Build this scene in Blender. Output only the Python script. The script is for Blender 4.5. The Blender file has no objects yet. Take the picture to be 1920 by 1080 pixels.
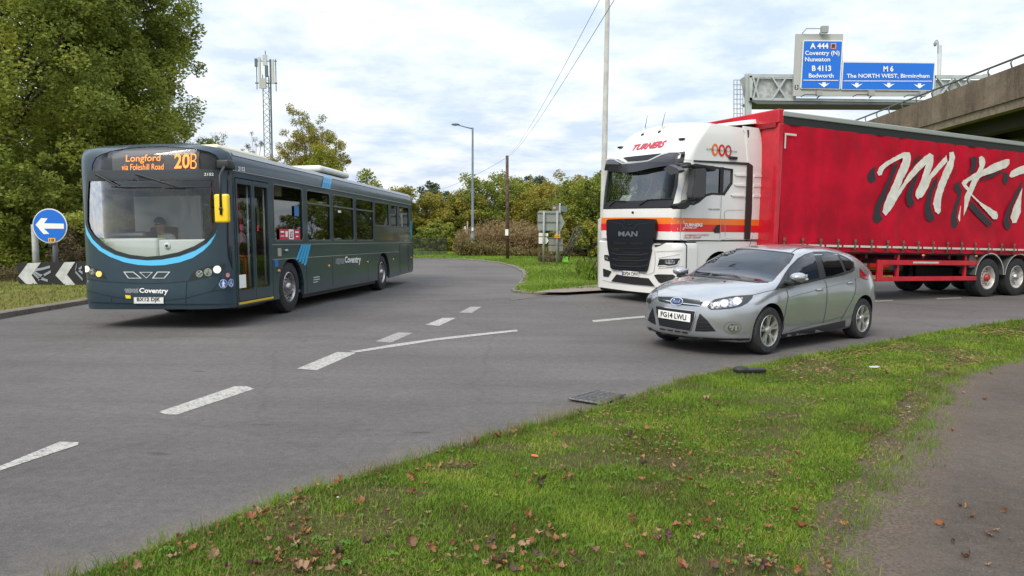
import bpy, bmesh, math, random
import numpy as np
from mathutils import Vector, Matrix
from mathutils.bvhtree import BVHTree
from mathutils.geometry import delaunay_2d_cdt
R = math.radians
SC = bpy.context.scene
COL = SC.collection
# ------------------------------------------------------------------ camera
CF, CP, CR, CH = 1357.748, .0787, .0052, 1.5761          # focal (px of 1920), pitch, roll, height
cam_d = bpy.data.cameras.new('camera'); cam = bpy.data.objects.new('camera', cam_d); COL.objects.link(cam)
cam_d.sensor_width = 36; cam_d.lens = CF*36/1920; cam_d.clip_start = .05; cam_d.clip_end = 6000
_F = Vector((0, math.cos(CP), -math.sin(CP))); _U0 = Vector((0, math.sin(CP), math.cos(CP))); _R0 = Vector((1, 0, 0))
_Rr = _R0*math.cos(CR) + _U0*math.sin(CR); _Ur = _U0*math.cos(CR) - _R0*math.sin(CR)
cam.matrix_world = Matrix(((_Rr.x, _Ur.x, -_F.x, 0), (_Rr.y, _Ur.y, -_F.y, 0), (_Rr.z, _Ur.z, -_F.z, CH), (0, 0, 0, 1)))
SC.camera = cam
C0 = Vector((0, 0, CH))
def ray(u, v):
    a = (u-960)/CF; b = (v-540)/CF
    return _F + _Rr*a - _Ur*b
# ------------------------------------------------------------------ sky, sun, exposure
SUN_EL, SUN_AZ = R(44), R(212)      # azimuth clockwise from +Y: behind the camera, to its right
w = bpy.data.worlds.new('World'); SC.world = w; w.use_nodes = True
nt = w.node_tree; N = nt.nodes; L = nt.links; N.clear()
def nd(tree, t, **kw):
    n = tree.nodes.new(t)
    for k, v in kw.items(): setattr(n, k, v)
    return n
out = nd(nt, 'ShaderNodeOutputWorld'); bg = nd(nt, 'ShaderNodeBackground')
sky = nd(nt, 'ShaderNodeTexSky', sky_type='NISHITA', sun_disc=False, sun_elevation=SUN_EL, sun_rotation=SUN_AZ)
tc = nd(nt, 'ShaderNodeTexCoord'); sep = nd(nt, 'ShaderNodeSeparateXYZ'); L.new(tc.outputs['Generated'], sep.inputs[0])
def mth(tree, op, a, b=None, c=None, clamp=False):
    n = tree.nodes.new('ShaderNodeMath'); n.operation = op; n.use_clamp = clamp
    for i, x in enumerate((a, b, c)):
        if x is None: continue
        if hasattr(x, 'is_output'): tree.links.new(x, n.inputs[i])
        else: n.inputs[i].default_value = x
    return n.outputs[0]
zc = mth(nt, 'MAXIMUM', sep.outputs['Z'], 0.0)
den = mth(nt, 'ADD', zc, .14)
px_ = mth(nt, 'DIVIDE', sep.outputs['X'], den); py_ = mth(nt, 'DIVIDE', sep.outputs['Y'], den)
cmb = nd(nt, 'ShaderNodeCombineXYZ'); L.new(px_, cmb.inputs[0]); L.new(py_, cmb.inputs[1])
n1 = nd(nt, 'ShaderNodeTexNoise'); n1.inputs['Scale'].default_value = .85; n1.inputs['Detail'].default_value = 9; n1.inputs['Roughness'].default_value = .52; n1.inputs['Distortion'].default_value = .25
L.new(cmb.outputs[0], n1.inputs['Vector'])
n2 = nd(nt, 'ShaderNodeTexNoise'); n2.inputs['Scale'].default_value = 2.1; n2.inputs['Detail'].default_value = 8; n2.inputs['Roughness'].default_value = .6
mp = nd(nt, 'ShaderNodeMapping'); mp.inputs['Location'].default_value = (3.3, 7.1, 1); L.new(cmb.outputs[0], mp.inputs[0]); L.new(mp.outputs[0], n2.inputs['Vector'])
r1 = nd(nt, 'ShaderNodeValToRGB'); r1.color_ramp.elements[0].position = .36; r1.color_ramp.elements[1].position = .56; L.new(n1.outputs[0], r1.inputs[0])
r2 = nd(nt, 'ShaderNodeValToRGB'); r2.color_ramp.elements[0].position = .38; r2.color_ramp.elements[1].position = .62
r2.color_ramp.elements[0].color = (.55, .64, .77, 1); r2.color_ramp.elements[1].color = (.88, .895, .92, 1); L.new(n2.outputs[0], r2.inputs[0])
lift = mth(nt, 'MULTIPLY_ADD', zc, 1.1, .97)                # an overcast sky is brightest overhead
lm = nd(nt, 'ShaderNodeVectorMath', operation='SCALE'); L.new(r2.outputs[0], lm.inputs[0]); L.new(lift, lm.inputs['Scale'])
skb = nd(nt, 'ShaderNodeVectorMath', operation='SCALE'); L.new(sky.outputs[0], skb.inputs[0]); skb.inputs['Scale'].default_value = .13
sk2 = nd(nt, 'ShaderNodeMixRGB'); sk2.inputs['Fac'].default_value = .62; L.new(skb.outputs[0], sk2.inputs[1]); L.new(lm.outputs[0], sk2.inputs[2])
mx = nd(nt, 'ShaderNodeMixRGB'); L.new(r1.outputs[0], mx.inputs['Fac']); L.new(sk2.outputs[0], mx.inputs[1]); L.new(lm.outputs[0], mx.inputs[2])
L.new(mx.outputs[0], bg.inputs[0]); bg.inputs[1].default_value = 1.0
L.new(bg.outputs[0], out.inputs[0])
sd = bpy.data.lights.new('sun', 'SUN'); so = bpy.data.objects.new('sun', sd); COL.objects.link(so)
sd.energy = 2.3; sd.angle = R(26); sd.color = (1, .91, .77)
_sv = Vector((math.sin(SUN_AZ)*math.cos(SUN_EL), math.cos(SUN_AZ)*math.cos(SUN_EL), math.sin(SUN_EL)))
so.rotation_euler = _sv.to_track_quat('Z', 'Y').to_euler()
SC.view_settings.view_transform = 'Standard'; SC.view_settings.look = 'None'; SC.view_settings.gamma = 1; SC.view_settings.exposure = 0.22
try:
    SC.cycles.use_denoising = True; SC.cycles.max_bounces = 6; SC.cycles.transparent_max_bounces = 16; SC.cycles.diffuse_bounces = 3; SC.cycles.glossy_bounces = 3
except Exception: pass
# ------------------------------------------------------------------ materials
MATS = {}
def mat(name, col, rough=.6, metal=0, coat=0, noise=None, bump=None, emit=None, spec=.5, coord='Object', col2=None, fac=(.4, .6)):
    """noise=(scale, amount) modulates brightness, or mixes in col2; bump=(scale, strength)."""
    if name in MATS: return MATS[name]
    m = bpy.data.materials.new(name); m.use_nodes = True; t = m.node_tree; b = t.nodes['Principled BSDF']
    b.inputs['Roughness'].default_value = rough; b.inputs['Metallic'].default_value = metal
    b.inputs['Coat Weight'].default_value = coat; b.inputs['Coat Roughness'].default_value = .06
    b.inputs['Specular IOR Level'].default_value = spec
    b.inputs['Base Color'].default_value = (*col, 1)
    if noise or bump:
        tc = t.nodes.new('ShaderNodeTexCoord')
    if noise:
        n = t.nodes.new('ShaderNodeTexNoise'); n.inputs['Scale'].default_value = noise[0]; n.inputs['Detail'].default_value = 6; n.inputs['Roughness'].default_value = .65
        t.links.new(tc.outputs[coord], n.inputs['Vector'])
        rp = t.nodes.new('ShaderNodeValToRGB'); rp.color_ramp.elements[0].position = fac[0]; rp.color_ramp.elements[1].position = fac[1]
        a = noise[1]; c2 = col2 or tuple(min(1, c*(1+a)) for c in col); c1 = col if col2 else tuple(c*(1-a) for c in col)
        rp.color_ramp.elements[0].color = (*c1, 1); rp.color_ramp.elements[1].color = (*c2, 1)
        t.links.new(n.outputs[0], rp.inputs[0]); t.links.new(rp.outputs[0], b.inputs['Base Color'])
    if bump:
        n = t.nodes.new('ShaderNodeTexNoise'); n.inputs['Scale'].default_value = bump[0]; n.inputs['Detail'].default_value = 5
        t.links.new(tc.outputs[coord], n.inputs['Vector'])
        bp = t.nodes.new('ShaderNodeBump'); bp.inputs['Strength'].default_value = bump[1]; bp.inputs['Distance'].default_value = .02
        t.links.new(n.outputs[0], bp.inputs['Height']); t.links.new(bp.outputs[0], b.inputs['Normal'])
    if emit:
        b.inputs['Emission Color'].default_value = (*emit[0], 1); b.inputs['Emission Strength'].default_value = emit[1]
    MATS[name] = m; return m
def glass(name, tint, refl, rough=.02, kf=.85):
    if name in MATS: return MATS[name]
    m = bpy.data.materials.new(name); m.use_nodes = True; t = m.node_tree; t.nodes.clear()
    o = t.nodes.new('ShaderNodeOutputMaterial'); tr = t.nodes.new('ShaderNodeBsdfTransparent'); gl = t.nodes.new('ShaderNodeBsdfGlossy')
    tr.inputs[0].default_value = (*tint, 1); gl.inputs['Roughness'].default_value = rough; gl.inputs[0].default_value = (.95, .97, 1, 1)
    lw = t.nodes.new('ShaderNodeLayerWeight'); lw.inputs[0].default_value = .35
    f = mth(t, 'MULTIPLY_ADD', lw.outputs['Fresnel'], kf, refl, clamp=True)
    mxs = t.nodes.new('ShaderNodeMixShader'); t.links.new(f, mxs.inputs[0]); t.links.new(tr.outputs[0], mxs.inputs[1]); t.links.new(gl.outputs[0], mxs.inputs[2])
    t.links.new(mxs.outputs[0], o.inputs[0]); MATS[name] = m; return m
black_rubber = mat('tyre_rubber', (.022, .022, .023), .85, noise=(30, .4), bump=(60, .3))
black_plastic = mat('black_plastic', (.015, .016, .018), .45)
dark_trim = mat('dark_trim', (.02, .022, .025), .3, coat=.3)
chrome = mat('chrome', (.75, .76, .78), .12, 1)
steel = mat('worn_steel', (.42, .41, .39), .38, .85, noise=(14, .3))
white_letter = mat('white_lettering', (.82, .82, .8), .4)
plate_white = mat('plate_white', (.78, .79, .76), .35)
plate_black = mat('plate_black', (.012, .012, .012), .4)
red_rail = mat('red_handrail', (.6, .03, .03), .35, coat=.3)
amber = mat('amber_lens', (.75, .24, .02), .2, coat=.6)
lamp_glass = mat('lamp_reflector', (.30, .31, .33), .22, .6, noise=(28, .7), fac=(.42, .58))
lamp_on = mat('lit_lamp', (1, .95, .85), .2, emit=((1, .93, .78), 1.1))
silver_plastic = mat('silver_frame', (.45, .46, .47), .35, .5)
skin_m = mat('skin', (.42, .24, .17), .55)
hivis = mat('hi_vis_yellow', (.62, .85, .05), .6)
# ------------------------------------------------------------------ mesh helpers
def link(o, parent=None, pm=None):
    COL.objects.link(o)
    if parent is not None: o.parent = parent
    return o
def mesh_obj(name, V, Fc, m, parent=None, smooth=False, label=None, mi=None):
    me = bpy.data.meshes.new(name); me.from_pydata([tuple(v) for v in V], [], [tuple(f) for f in Fc])
    for q in (m if isinstance(m, (list, tuple)) else [m]): me.materials.append(q)
    if mi is not None: me.polygons.foreach_set('material_index', mi)
    me.update()
    if smooth: me.polygons.foreach_set('use_smooth', [True]*len(me.polygons))
    o = bpy.data.objects.new(name, me); link(o, parent)
    if label: o['label'] = label
    return o
def tag(o, label, cat, group=None, kind=None):
    if label: o['label'] = label
    if cat: o['category'] = cat
    if group: o['group'] = group
    if kind: o['kind'] = kind
    return o
def thing(name, label, cat, M=None, group=None):
    o = bpy.data.objects.new(name, None); COL.objects.link(o); o.empty_display_size = .2
    if M is not None: o.matrix_world = M if isinstance(M, Matrix) else Matrix.Translation(Vector(M))
    return tag(o, label, cat, group)
def struct(o): o['kind'] = 'structure'; return o
class B:
    """collects shapes in one bmesh"""
    def __init__(s): s.bm = bmesh.new()
    def box(s, a, b, bev=0, M=None, seg=2):
        a, b = Vector(a), Vector(b); t = bmesh.new(); bmesh.ops.create_cube(t, size=1)
        for v in t.verts: v.co = Vector(((a.x+b.x)/2+v.co.x*(b.x-a.x), (a.y+b.y)/2+v.co.y*(b.y-a.y), (a.z+b.z)/2+v.co.z*(b.z-a.z)))
        if bev: bmesh.ops.bevel(t, geom=t.edges[:], offset=bev, segments=seg, affect='EDGES', profile=.6)
        if M: bmesh.ops.transform(t, matrix=M, verts=t.verts)
        return s._add(t)
    def _add(s, t):
        me = bpy.data.meshes.new('t'); t.to_mesh(me); t.free(); s.bm.from_mesh(me); bpy.data.meshes.remove(me); return s
    def tube(s, pts, r, n=10, cap=True):
        pts = [Vector(p) for p in pts]; rs = r if isinstance(r, (list, tuple)) else [r]*len(pts); rings = []
        up = None
        for i, p in enumerate(pts):
            d = (pts[min(i+1, len(pts)-1)]-pts[max(i-1, 0)]).normalized()
            if up is None: up = d.orthogonal().normalized()
            else: up = (up-d*up.dot(d)).normalized()
            q = d.cross(up)
            rings.append([s.bm.verts.new(p+(up*math.cos(6.28318*k/n)+q*math.sin(6.28318*k/n))*rs[i]) for k in range(n)])
        for a, b in zip(rings, rings[1:]):
            for k in range(n): s.bm.faces.new((a[k], a[(k+1) % n], b[(k+1) % n], b[k]))
        if cap: s.bm.faces.new(rings[0][::-1]); s.bm.faces.new(rings[-1])
        return s
    def lathe(s, prof, c, axis='Y', n=32, closed=False):
        """prof: (radius, offset along axis)"""
        rings = []
        for r, h in prof:
            ring = []
            for k in range(n):
                a = 6.283185*k/n; x, y = r*math.cos(a), r*math.sin(a)
                v = {'Y': (x, h, y), 'Z': (x, y, h), 'X': (h, x, y)}[axis]
                ring.append(s.bm.verts.new(Vector(c)+Vector(v)))
            rings.append(ring)
        pr = list(zip(rings, rings[1:]))
        if closed: pr.append((rings[-1], rings[0]))
        for a, b in pr:
            for k in range(n): s.bm.faces.new((a[k], a[(k+1) % n], b[(k+1) % n], b[k]))
        return s
    def disc(s, c, r, axis='Y', n=24):
        vs = []
        for k in range(n):
            a = 6.283185*k/n; x, y = r*math.cos(a), r*math.sin(a)
            vs.append(s.bm.verts.new(Vector(c)+Vector({'Y': (x, 0, y), 'Z': (x, y, 0), 'X': (0, x, y)}[axis])))
        s.bm.faces.new(vs); return s
    def prism(s, poly, f0, f1):
        """poly: 2d points; f0, f1 map (a,b) to the two caps"""
        a = [s.bm.verts.new(f0(*p)) for p in poly]; b = [s.bm.verts.new(f1(*p)) for p in poly]; n = len(poly)
        s.bm.faces.new(a[::-1]); s.bm.faces.new(b)
        for i in range(n): s.bm.faces.new((a[i], a[(i+1) % n], b[(i+1) % n], b[i]))
        return s
    def faces(s, V, Fc):
        vs = [s.bm.verts.new(Vector(v)) for v in V]
        for f in Fc:
            try: s.bm.faces.new([vs[i] for i in f])
            except ValueError: pass
        return s
    def ell(s, c, r, n=14, M=None):
        t = bmesh.new(); bmesh.ops.create_uvsphere(t, u_segments=n+4, v_segments=n, radius=1)
        for v in t.verts: v.co = Vector((c[0]+v.co.x*r[0], c[1]+v.co.y*r[1], c[2]+v.co.z*r[2]))
        if M: bmesh.ops.transform(t, matrix=M, verts=t.verts)
        return s._add(t)
    def obj(s, name, m, parent=None, smooth=False, label=None):
        bmesh.ops.recalc_face_normals(s.bm, faces=s.bm.faces[:])
        me = bpy.data.meshes.new(name); s.bm.to_mesh(me); s.bm.free(); me.materials.append(m)
        if smooth:
            me.polygons.foreach_set('use_smooth', [True]*len(me.polygons))
            if smooth == 'auto':
                try: me.set_sharp_from_angle(angle=R(35))
                except Exception: pass
        o = bpy.data.objects.new(name, me); link(o, parent)
        if label: o['label'] = label
        return o
def inside(p, poly):
    x, y = p; c = False; n = len(poly); j = n-1
    for i in range(n):
        xi, yi = poly[i]; xj, yj = poly[j]
        if (yi > y) != (yj > y) and x < (xj-xi)*(y-yi)/(yj-yi)+xi: c = not c
        j = i
    return c
def dens(poly, step):
    o = []
    for i in range(len(poly)):
        a, b = Vector(poly[i]), Vector(poly[(i+1) % len(poly)]); k = max(1, int((b-a).length/step))
        o += [tuple(a.lerp(b, j/k)) for j in range(k)]
    return o
def cdt(outer, holes=(), step=.1, sy=None):
    sy = sy or step
    outer = dens(outer, step); holes = [dens(h, step) for h in holes]
    pts, edges = [], []
    for lp in [outer]+holes:
        k = len(pts); pts += lp; edges += [(k+i, k+(i+1) % len(lp)) for i in range(len(lp))]
    xs = [p[0] for p in outer]; ys = [p[1] for p in outer]
    x = min(xs)+step*.5
    while x < max(xs):
        y = min(ys)+sy*.5
        while y < max(ys):
            if inside((x, y), outer) and not any(inside((x, y), h) for h in holes): pts.append((x, y))
            y += sy
        x += step
    r = delaunay_2d_cdt([Vector(p) for p in pts], edges, [], 0, 1e-5)
    V = r[0]; Fc = []
    for f in r[2]:
        c = (sum(V[i].x for i in f)/len(f), sum(V[i].y for i in f)/len(f))
        if inside(c, outer) and not any(inside(c, h) for h in holes): Fc.append(tuple(f))
    return [(v.x, v.y) for v in V], Fc
def panel(name, outer, holes, step, mp, m, parent, back=None, smooth=True, sy=None):
    """CDT polygon with holes mapped through mp(a,b)->point; back=mp2 gives thickness"""
    V, Fc = cdt(outer, holes, step, sy); n = len(V)
    P = [mp(*v) for v in V]
    if back:
        P += [back(*v) for v in V]; cnt = {}
        for f in Fc:
            for i in range(len(f)):
                e = (f[i], f[(i+1) % len(f)]); cnt[e] = cnt.get(e, 0)+1
        F2 = list(Fc)+[tuple(i+n for i in f[::-1]) for f in Fc]
        for (a, b) in list(cnt):
            if (b, a) not in cnt: F2.append((b, a, a+n, b+n))
        Fc = F2
    o = mesh_obj(name, P, Fc, m, parent, smooth)
    if smooth:
        try: o.data.set_sharp_from_angle(angle=R(40))
        except Exception: pass
    return o
def rrect(x0, y0, x1, y1, r, n=4):
    o = []
    for cx, cy, a in ((x1-r, y1-r, 0), (x0+r, y1-r, 90), (x0+r, y0+r, 180), (x1-r, y0+r, 270)):
        for k in range(n+1):
            t = R(a+90*k/n); o.append((cx+r*math.cos(t), cy+r*math.sin(t)))
    return o
def grow(poly, d):
    """offset a convex-ish polygon outwards by d"""
    n = len(poly); A = sum(poly[i][0]*poly[(i+1) % n][1]-poly[(i+1) % n][0]*poly[i][1] for i in range(n)); sg = 1 if A > 0 else -1; o = []
    for i in range(n):
        p, a, b = Vector(poly[i]), Vector(poly[i-1]), Vector(poly[(i+1) % n])
        e1 = (p-a).normalized(); e2 = (b-p).normalized(); n1 = Vector((e1.y, -e1.x))*sg; n2 = Vector((e2.y, -e2.x))*sg
        k = (n1+n2); k = k.normalized() if k.length > 1e-6 else n1
        o.append(tuple(p+k*d/max(.5, k.dot(n1))))
    return o
class Surf:
    """a surface in a vehicle's own frame that pixel outlines are projected on"""
    def __init__(s, M, plane=None, bvh=None): s.M = M; s.I = M.inverted(); s.plane = plane; s.bvh = bvh; s.o = s.I @ C0; s.R3 = s.I.to_3x3()
    def at(s, u, v, off=.004):
        d = (s.R3 @ ray(u, v)).normalized()
        if s.plane:
            p, n = s.plane; t = (p-s.o).dot(n)/d.dot(n); h = s.o+d*t
            return h+n*off
        h, n, i, dist = s.bvh.ray_cast(s.o, d)
        if h is None:
            t = (s.I @ (C0)).length; h, n, i, dist = s.bvh.find_nearest(s.o+d*s.near)
            q = h
            for _ in range(6):
                q = s.o+d*((h-s.o).dot(d)); h, n, i, dist = s.bvh.find_nearest(q)
        else: s.near = dist
        if n.dot(d) > 0: n = -n
        return h+n*off
    near = 10
def decal(name, surf, poly, m, parent, off=.004, holes=(), step=5, sub=None, smooth=True, label=None, flipy=None):
    V, Fc = cdt(poly, holes, step); P = [surf.at(u, v, off) for u, v in V]
    o = mesh_obj(name, P, Fc, m, parent, smooth, label)
    if flipy is not None:
        q = mesh_obj(name, [(p.x, 2*flipy-p.y, p.z) for p in P], [f[::-1] for f in Fc], m, parent, smooth, label)
    return o
def ribbon(name, surf, line, wpx, m, parent, off=.005, flipy=None):
    L2 = []
    for a, b in zip(line, line[1:]):
        k = max(1, int(math.dist(a, b)/4)); L2 += [(a[0]+(b[0]-a[0])*j/k, a[1]+(b[1]-a[1])*j/k) for j in range(k)]
    L2.append(line[-1]); V = []; F_ = []
    for i, p in enumerate(L2):
        a = L2[max(0, i-1)]; b = L2[min(len(L2)-1, i+1)]; d = Vector((b[0]-a[0], b[1]-a[1])).normalized(); n = Vector((-d.y, d.x))*wpx/2
        V += [surf.at(p[0]+n.x, p[1]+n.y, off), surf.at(p[0]-n.x, p[1]-n.y, off)]
        if i: F_.append((2*i-2, 2*i-1, 2*i+1, 2*i))
    if flipy is not None: mesh_obj(name, [Vector((v.x, 2*flipy-v.y, v.z)) for v in V], [f[::-1] for f in F_], m, parent, True)
    return mesh_obj(name, V, F_, m, parent, True)
_tcache = {}
def text_tris(s, bold=0.0, res=3):
    key = (s, bold)
    if key in _tcache: return _tcache[key]
    c = bpy.data.curves.new('txt', 'FONT'); c.body = s; c.resolution_u = res; c.offset = bold; c.fill_mode = 'FRONT'
    o = bpy.data.objects.new('txt', c); COL.objects.link(o); bpy.context.view_layer.update()
    me = bpy.data.meshes.new_from_object(o.evaluated_get(bpy.context.evaluated_depsgraph_get()))
    V = [(v.co.x, v.co.y) for v in me.vertices]; F_ = [tuple(p.vertices) for p in me.polygons]
    bpy.data.objects.remove(o); bpy.data.curves.remove(c); bpy.data.meshes.remove(me)
    x0 = min(v[0] for v in V); x1 = max(v[0] for v in V); y0 = min(v[1] for v in V); y1 = max(v[1] for v in V)
    V = [((v[0]-x0)/(x1-x0), (v[1]-y0)/(y1-y0)) for v in V]; _tcache[key] = (V, F_); return V, F_
def text_px(name, s, surf, q, m, parent, off=.006, bold=.02, shear=0, label=None):
    """q: TL,TR,BR,BL pixel corners"""
    V, F_ = text_tris(s, bold); P = []
    for a, b in V:
        a = a*(1-shear)+b*shear if shear else a
        t = Vector(q[0]).lerp(Vector(q[1]), a); d = Vector(q[3]).lerp(Vector(q[2]), a); p = d.lerp(t, b); P.append(surf.at(p.x, p.y, off))
    return mesh_obj(name, P, F_, m, parent, False, label)
def text_at(name, s, mp, m, parent, bold=.02, shear=0):
    """mp(a,b) with a,b in 0..1 over the text's own box"""
    V, F_ = text_tris(s, bold); P = [mp(a*(1-shear)+b*shear, b) for a, b in V]
    return mesh_obj(name, P, F_, m, parent)
def vmat(X, Y, yaw, gr, ro, z0):
    b = Vector((math.sin(yaw), math.cos(yaw), gr)).normalized(); s = Vector((-math.cos(yaw), math.sin(yaw), ro)); s = (s-b*s.dot(b)).normalized(); k = b.cross(s)
    return Matrix(((b.x, s.x, k.x, X), (b.y, s.y, k.y, Y), (b.z, s.z, k.z, z0), (0, 0, 0, 1)))
M_BUS = vmat(-4.5378, 11.3531, .1066, -.0114, -.0184, .0167)
M_BUS = M_BUS @ Matrix.Diagonal((1, 1.03, 1, 1))
M_CAR = vmat(2.7787, 9.0845, .8924, -.0101, -.0022, -.0572)
M_CAB = vmat(3.3817, 14.9807, .9484, -.0028, .0109, .043)
M_TRL = vmat(5.779, 16.0834, 1.1212, -.0192, 0, .0215)
# ------------------------------------------------------------------ terrain height
_anch = []
for M_, pts in ((M_BUS, [(2.65, .2), (8.95, .2), (2.65, 2.3), (8.95, 2.3)]), (M_CAR, [(.9, .15), (3.55, .15), (.9, 1.67), (3.55, 1.67)]),
                (M_CAB, [(1.4, .2), (1.4, 2.2)]), (M_TRL, [(7.88, .2), (9.18, .2), (10.5, .2), (7.88, 2.3), (9.18, 2.3), (10.5, 2.3)])):
    for a, b in pts:
        p = M_ @ Vector((a, b, 0)); _anch.append((p.x, p.y, p.z))
_A = np.array(_anch)
def gz(x, y):
    wgt = np.exp(-((_A[:, 0]-x)**2+(_A[:, 1]-y)**2)/(2*1.5**2)); return float(((wgt*_A[:, 2]).sum()+.04*-.07)/(wgt.sum()+.04))
def gzv(X, Y):
    X = np.asarray(X); Y = np.asarray(Y); n = np.zeros_like(X, float); s = np.full_like(X, .04, float); n += .04*-.07
    for ax, ay, az in _A:
        k = np.exp(-((ax-X)**2+(ay-Y)**2)/4.5); n += k*az; s += k
    return n/s
def gp(u, v, dz=0.):
    """the ground point seen at pixel u,v"""
    d = ray(u, v); z = -.07
    for _ in range(6):
        t = (z+dz-CH)/d.z; x, y = d.x*t, d.y*t; z = gz(x, y)
    return Vector((x, y, z+dz))
def wp(u, v, Y):
    d = ray(u, v); return C0+d*(Y/d.y)
# ------------------------------------------------------------------ people
def person(name, label, M, joints, edges, parent=None, clothes=None):
    """joints: name->(x,y,z,r); one skinned body; clothing shells as children"""
    def skinmesh(js, es, infl=0, sub=2):
        idx = {k: i for i, k in enumerate(js)}
        me = bpy.data.meshes.new('sk'); me.from_pydata([js[k][:3] for k in js], [(idx[a], idx[b]) for a, b in es], [])
        o = bpy.data.objects.new('sk', me); COL.objects.link(o)
        md = o.modifiers.new('s', 'SKIN'); md.use_smooth_shade = True; sb = o.modifiers.new('u', 'SUBSURF'); sb.levels = sub; sb.render_levels = sub
        lay = me.skin_vertices[0] if len(me.skin_vertices) else None
        if lay is None:
            bm = bmesh.new(); bm.from_mesh(me); bm.verts.layers.skin.verify(); bm.to_mesh(me); bm.free(); lay = me.skin_vertices[0]
        for k, i in idx.items():
            lay.data[i].radius = (js[k][3]+infl, js[k][3]+infl); lay.data[i].use_root = (i == 0)
        bpy.context.view_layer.update()
        r = bpy.data.meshes.new_from_object(o.evaluated_get(bpy.context.evaluated_depsgraph_get()))
        bpy.data.objects.remove(o); bpy.data.meshes.remove(me); return r
    t = thing(name, label, 'person', M)
    me = skinmesh(joints, edges); me.materials.clear(); me.materials.append(skin_m)
    o = bpy.data.objects.new('body', me); link(o, t)
    for cn, keys, infl, m in clothes or []:
        js = {k: joints[k] for k in keys}; es = [(a, b) for a, b in edges if a in js and b in js]
        me = skinmesh(js, es, infl); me.materials.clear(); me.materials.append(m); link(bpy.data.objects.new(cn, me), t)
    # face: nose, eyes, ears, hair
    hx, hy, hz, hr = joints['head']
    B().ell((hx+.01, hy, hz+.035), (.105, .092, .09), 12).obj('hair', mat('dark_hair', (.03, .02, .015), .7), t, True)
    b = B()
    for s_ in (-1, 1): b.ell((hx-.085, hy+s_*.033, hz+.005), (.012, .014, .009), 8)
    b.obj('eyes', mat('eye_white', (.6, .6, .6), .3), t, True)
    return t
def seated(side_arm=.25, reach=-.42, zarm=.33):
    """a seated driver facing -x, origin on the seat under the pelvis"""
    J = {'pelvis': (0, 0, .08, .15), 'belly': (.02, 0, .25, .145), 'chest': (.04, 0, .45, .16), 'neck0': (.03, 0, .58, .075), 'neck': (.01, 0, .64, .058), 'head': (-.02, 0, .76, .098), 'crown': (-.01, 0, .84, .07)}
    E_ = [('pelvis', 'belly'), ('belly', 'chest'), ('chest', 'neck0'), ('neck0', 'neck'), ('neck', 'head'), ('head', 'crown')]
    for s_, n in ((-1, 'l'), (1, 'r')):
        J.update({'sh'+n: (.03, s_*.19, .52, .07), 'el'+n: (-.12, s_*.27, .29, .048), 'wr'+n: (reach, s_*side_arm*.8, zarm, .032), 'pa'+n: (reach-.07, s_*side_arm*.8, zarm+.02, .035),
                  'hip'+n: (-.06, s_*.1, .07, .1), 'kn'+n: (-.46, s_*.14, .1, .065), 'an'+n: (-.55, s_*.13, -.33, .045), 'to'+n: (-.75, s_*.13, -.37, .035)})
        E_ += [('chest', 'sh'+n), ('sh'+n, 'el'+n), ('el'+n, 'wr'+n), ('wr'+n, 'pa'+n), ('pelvis', 'hip'+n), ('hip'+n, 'kn'+n), ('kn'+n, 'an'+n), ('an'+n, 'to'+n)]
        for f, (dy, dz, ln) in enumerate(((-.024, .012, .07), (-.008, .016, .08), (.008, .014, .075), (.022, .008, .06))):
            a, b_ = 'f%s%d' % (n, f), 'g%s%d' % (n, f)
            J[a] = (reach-.07-ln*.6, s_*side_arm*.8+dy, zarm+.02+dz, .009); J[b_] = (reach-.07-ln, s_*side_arm*.8+dy, zarm-.015+dz, .008)
            E_ += [('pa'+n, a), (a, b_)]
        J['t'+n] = (reach-.09, s_*(side_arm*.8-.045), zarm+.03, .011); E_.append(('pa'+n, 't'+n))
    return J, E_
# ------------------------------------------------------------------ wheels
def heavy_wheel(parent, x, y, r, wd, out, rim_m, hub_m, z=None, name='wheel'):
    """truck or bus wheel; out=-1: visible face towards -y. Rim is a sub-part"""
    rr = r*.60; h = wd/2; c = (x, y, z if z is not None else r)
    prof = [(rr, -h*.86), (rr+.02, -h), (r*.86, -h*1.02), (r*.965, -h*.9), (r, -h*.62), (r, -h*.12), (r-.012, -h*.1), (r-.012, h*.1), (r, h*.12), (r, h*.62), (r*.965, h*.9), (r*.86, h*1.02), (rr+.02, h), (rr, h*.86)]
    t = B().lathe(prof, c, 'Y', 48, True).obj(name, black_rubber, parent, 'auto')
    s = out
    pf = [(rr+.004, s*h*.9), (rr-.012, s*h*.96), (rr-.025, s*h*.80), (rr-.035, s*h*.35), (rr*.80, s*h*.22), (rr*.62, s*h*.42), (rr*.34, s*h*.5), (rr*.34, s*h*.62), (rr*.28, s*h*.95), (rr*.2, s*h*1.02), (.001, s*h*1.02)]
    b = B().lathe(pf, c, 'Y', 40)
    ri = b.obj('rim', rim_m, t, 'auto')
    b = B()
    for k in range(10):
        a = 6.2832*k/10; p = Vector((c[0]+rr*.52*math.cos(a), c[1]+s*h*.46, c[2]+rr*.52*math.sin(a))); b.tube([p, p+Vector((0, s*.035, 0))], .014, 6)
    b.obj('wheel_nuts', hub_m, t)
    b = B()
    for k in range(10):
        a = 6.2832*(k+.5)/10; b.disc((c[0]+rr*.76*math.cos(a), c[1]+s*(h*.24+.012), c[2]+rr*.76*math.sin(a)), rr*.075, 'Y', 10)
    b.obj('rim_openings', black_plastic, t)
    B().lathe([(rr*.335, s*h*.5), (rr*.335, s*h*.75), (rr*.27, s*h*1.0), (rr*.2, s*h*1.1), (.001, s*h*1.12)], c, 'Y', 20).obj('hub', hub_m, t, 'auto')
    return t
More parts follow.
